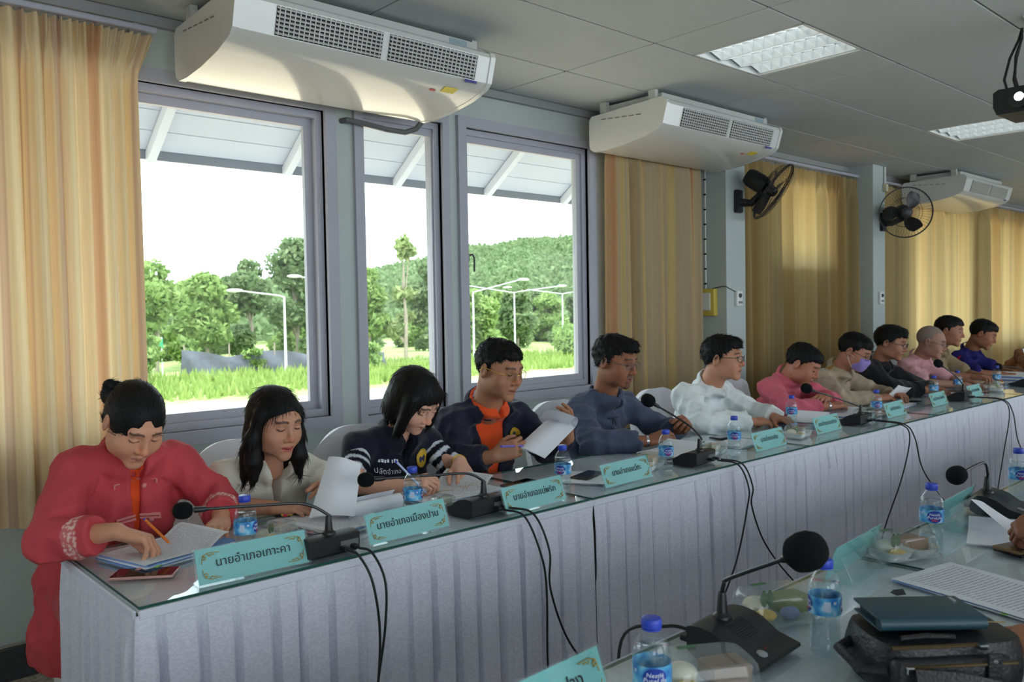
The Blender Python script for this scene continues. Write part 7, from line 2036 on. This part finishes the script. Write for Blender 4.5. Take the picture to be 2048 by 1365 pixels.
for z in (-0.075, -0.165):
    for sx in (-1, 1):
        fr = MB()
        for dz in (-0.004, 0.004): fr.box((sx * 0.035, dz, 0), (0.058, 0.0045, 0.003))
        fr.box((sx * 0.062, 0, 0), (0.004, 0.010, 0.002))
        decal(p, 'jacket', 'frog_loop', fr.mesh('frog_loop', 0), (0.0, z), cloth('frog_red', (222, 140, 138)), 0.005)
    V, q = surf_pt(p, 'jacket', (0.03, z))
    MB().sph(V + p['off'] + p['fwd'] * 0.008, (0.008, 0.006, 0.008), 10, 8).build('frog_knot', cloth('frog_red', (160, 60, 64)), p['surf']['jacket'][1])
p = PEOPLE['m5']
for z in (-0.10, -0.19, -0.27):
    V, q = surf_pt(p, 'cotton_shirt', (0.0, z)); o = V + p['off'] + p['fwd'] * 0.006
    MB().tube([o + np.array([-0.035, 0, 0]), o, o + np.array([0.035, 0, 0])], 0.0035, 6).build('cloth_tie', cloth('tie_dark', (46, 50, 66)), p['surf']['cotton_shirt'][1])
    for sx in (-1, 1): MB().tube([o, o + np.array([sx * 0.008, -0.004, -0.02]), o + np.array([sx * 0.014, -0.003, -0.04])], 0.003, 6).build('cloth_tie', cloth('tie_dark', (46, 50, 66)), p['surf']['cotton_shirt'][1])
p = PEOPLE['m6']
for z in (-0.05, -0.11, -0.17, -0.23):
    V, q = surf_pt(p, 'white_shirt', (0.0, z)); MB().sph(V + p['off'] + p['fwd'] * 0.002, (0.006, 0.003, 0.006), 10, 6).build('button', M_white, p['surf']['white_shirt'][1])
p = PEOPLE['m8']
for S, sx in ((p['cfg']['shA'], -1), (p['cfg']['shB'], 1)):
    c = np.array(S) * 0.62 + p['nb'] * 0.38 + np.array([0, 0, 0.045])
    d = np.array(S) - p['nb']; MB().rbox(c + p['off'], (0.10, 0.045, 0.006), 0.003, 1, rotm(0, math.atan2(-d[2], abs(d[0])) * sx * 1.0, 0)).build('shoulder_board', mat('shoulder_board', (160, 120, 50), 0.5), p['surf']['uniform_shirt'][1])
for sx in (-1, 1):
    fl = MB(); fl.box((0, 0, 0), (0.085, 0.030, 0.001)); decal(p, 'uniform_shirt', 'pocket_flap', fl.mesh('pocket_flap', 0), (sx * 0.085, -0.15), KHAKI, 0.006)
p = PEOPLE['n1']; W = np.array(p['cfg']['Bw']); El = np.array(p['cfg']['Be']); d = (W - El) / np.linalg.norm(W - El); Fm = frame_from_axis(d)
wt = empty('wristwatch', (0, 0, 0), parent=p['root'])
m = MB(); m.lathe([(0.0285, -0.011), (0.0305, -0.010), (0.0305, 0.010), (0.0285, 0.011)], 26, Fm, W - d * 0.012 + p['off']); m.build('strap', M_black, wt)
c = W - d * 0.012 + p['off'] + np.array([-0.020, 0, 0.024]); m = MB(); m.lathe([(0.020, -0.006), (0.021, 0), (0.019, 0.005)], 20, frame_from_axis((-0.6, 0, 0.8)), c); m.build('watch_case', mat('watch_case', (18, 18, 22), 0.15), wt)
p = PEOPLE['m5']; W = np.array(p['cfg']['Bw'])
for pk, sd in (('m5', 'A'), ('m7', 'A')):
    p = PEOPLE[pk]; W = np.array(p['cfg'][sd + 'w']); El = np.array(p['cfg'][sd + 'e']); d = (W - El) / np.linalg.norm(W - El)
    m = MB(); m.lathe([(0.0275, -0.006), (0.029, 0), (0.0275, 0.006)], 22, frame_from_axis(d), W - d * 0.004 + p['off']); m.build('watch_strap', M_chrome, p['root'])

# things held
held_sheet('document', [(1.235, 2.31, 0.782), (1.340, 2.215, 0.786), (1.425, 2.31, 0.925), (1.36, 2.40, 0.945)], 0.012, 'page being lifted by the woman in cream', 0.0, 2)
held_sheet('document', [(2.245, 2.475, 0.850), (2.275, 2.345, 0.822), (2.560, 2.360, 0.995), (2.545, 2.470, 1.020)][0:1] + [(2.285, 2.345, 0.825), (2.570, 2.355, 0.985), (2.530, 2.475, 1.005)], 0.012, 'stapled sheets held up by the man in the navy jacket', 0.026, 3)
held_sheet('document', [(5.46, 2.40, 0.80), (5.62, 2.36, 0.795), (5.63, 2.30, 0.86), (5.50, 2.33, 0.885)], 0.01, 'white sheet in the hand of the masked man', 0.0, 2)
held_sheet('document', [(8.18, 2.36, 0.88), (8.29, 2.34, 0.87), (8.22, 2.36, 1.0), (8.12, 2.38, 1.01)], 0.01, 'raised white paper beyond the man in the blue polo shirt', 0.0, 1)
held_sheet('document', [(2.43, 0.74, 0.80), (2.60, 0.78, 0.79), (2.66, 0.86, 0.80), (2.50, 0.86, 0.86)], 0.01, 'folded sheet pinched by the hand with a watch', 0.0, 1)
pen((1.70, 2.335, 0.782), (1.600, 2.375, 0.905), 'white and blue pen in the hand of the vest woman')
pen((2.265, 2.44, 0.868), (2.155, 2.46, 0.876), 'blue pen held by the man in the navy jacket', (120, 110, 200))
pen((0.80, 2.27, 0.80), (0.755, 2.33, 0.865), 'orange pen held by the woman in the coral jacket', (226, 120, 40))

# chairs behind everyone
CH = [('w1', 'white covered chair under the person in the coral jacket'), ('w2', 'white covered chair behind the cream blouse'), ('w3', 'white covered chair behind the striped sleeves'), ('m4', 'white covered chair behind the navy jacket'), ('m5', 'white covered chair behind the slate grey shirt'), ('m6', 'white covered chair behind the white shirt'), ('m7', 'white covered chair behind the pink shirt'), ('m8', 'white covered chair behind the masked person'), ('m9', 'white covered chair behind the black jacket'), ('m10', 'white covered chair behind the pale pink shirt'), ('m11', 'white covered chair behind the olive khaki shirt'), ('m12', 'white covered chair behind the blue and red polo shirt'), ('m13', 'white covered chair beyond the blue and red polo shirt'), ('n1', 'white covered chair of the person wearing the watch'), ('n2', 'white covered chair of the person beside the bag')]
for k, lab in CH:
    c = PEOPLE[k]['cfg']['pelvis']; back = k.startswith('n')
    chair(c[0] + (0.13 if k == 'w1' else 0.09 if not back else 0), c[1] + (0.0 if not back else 0.0), math.pi if back else 0, lab)
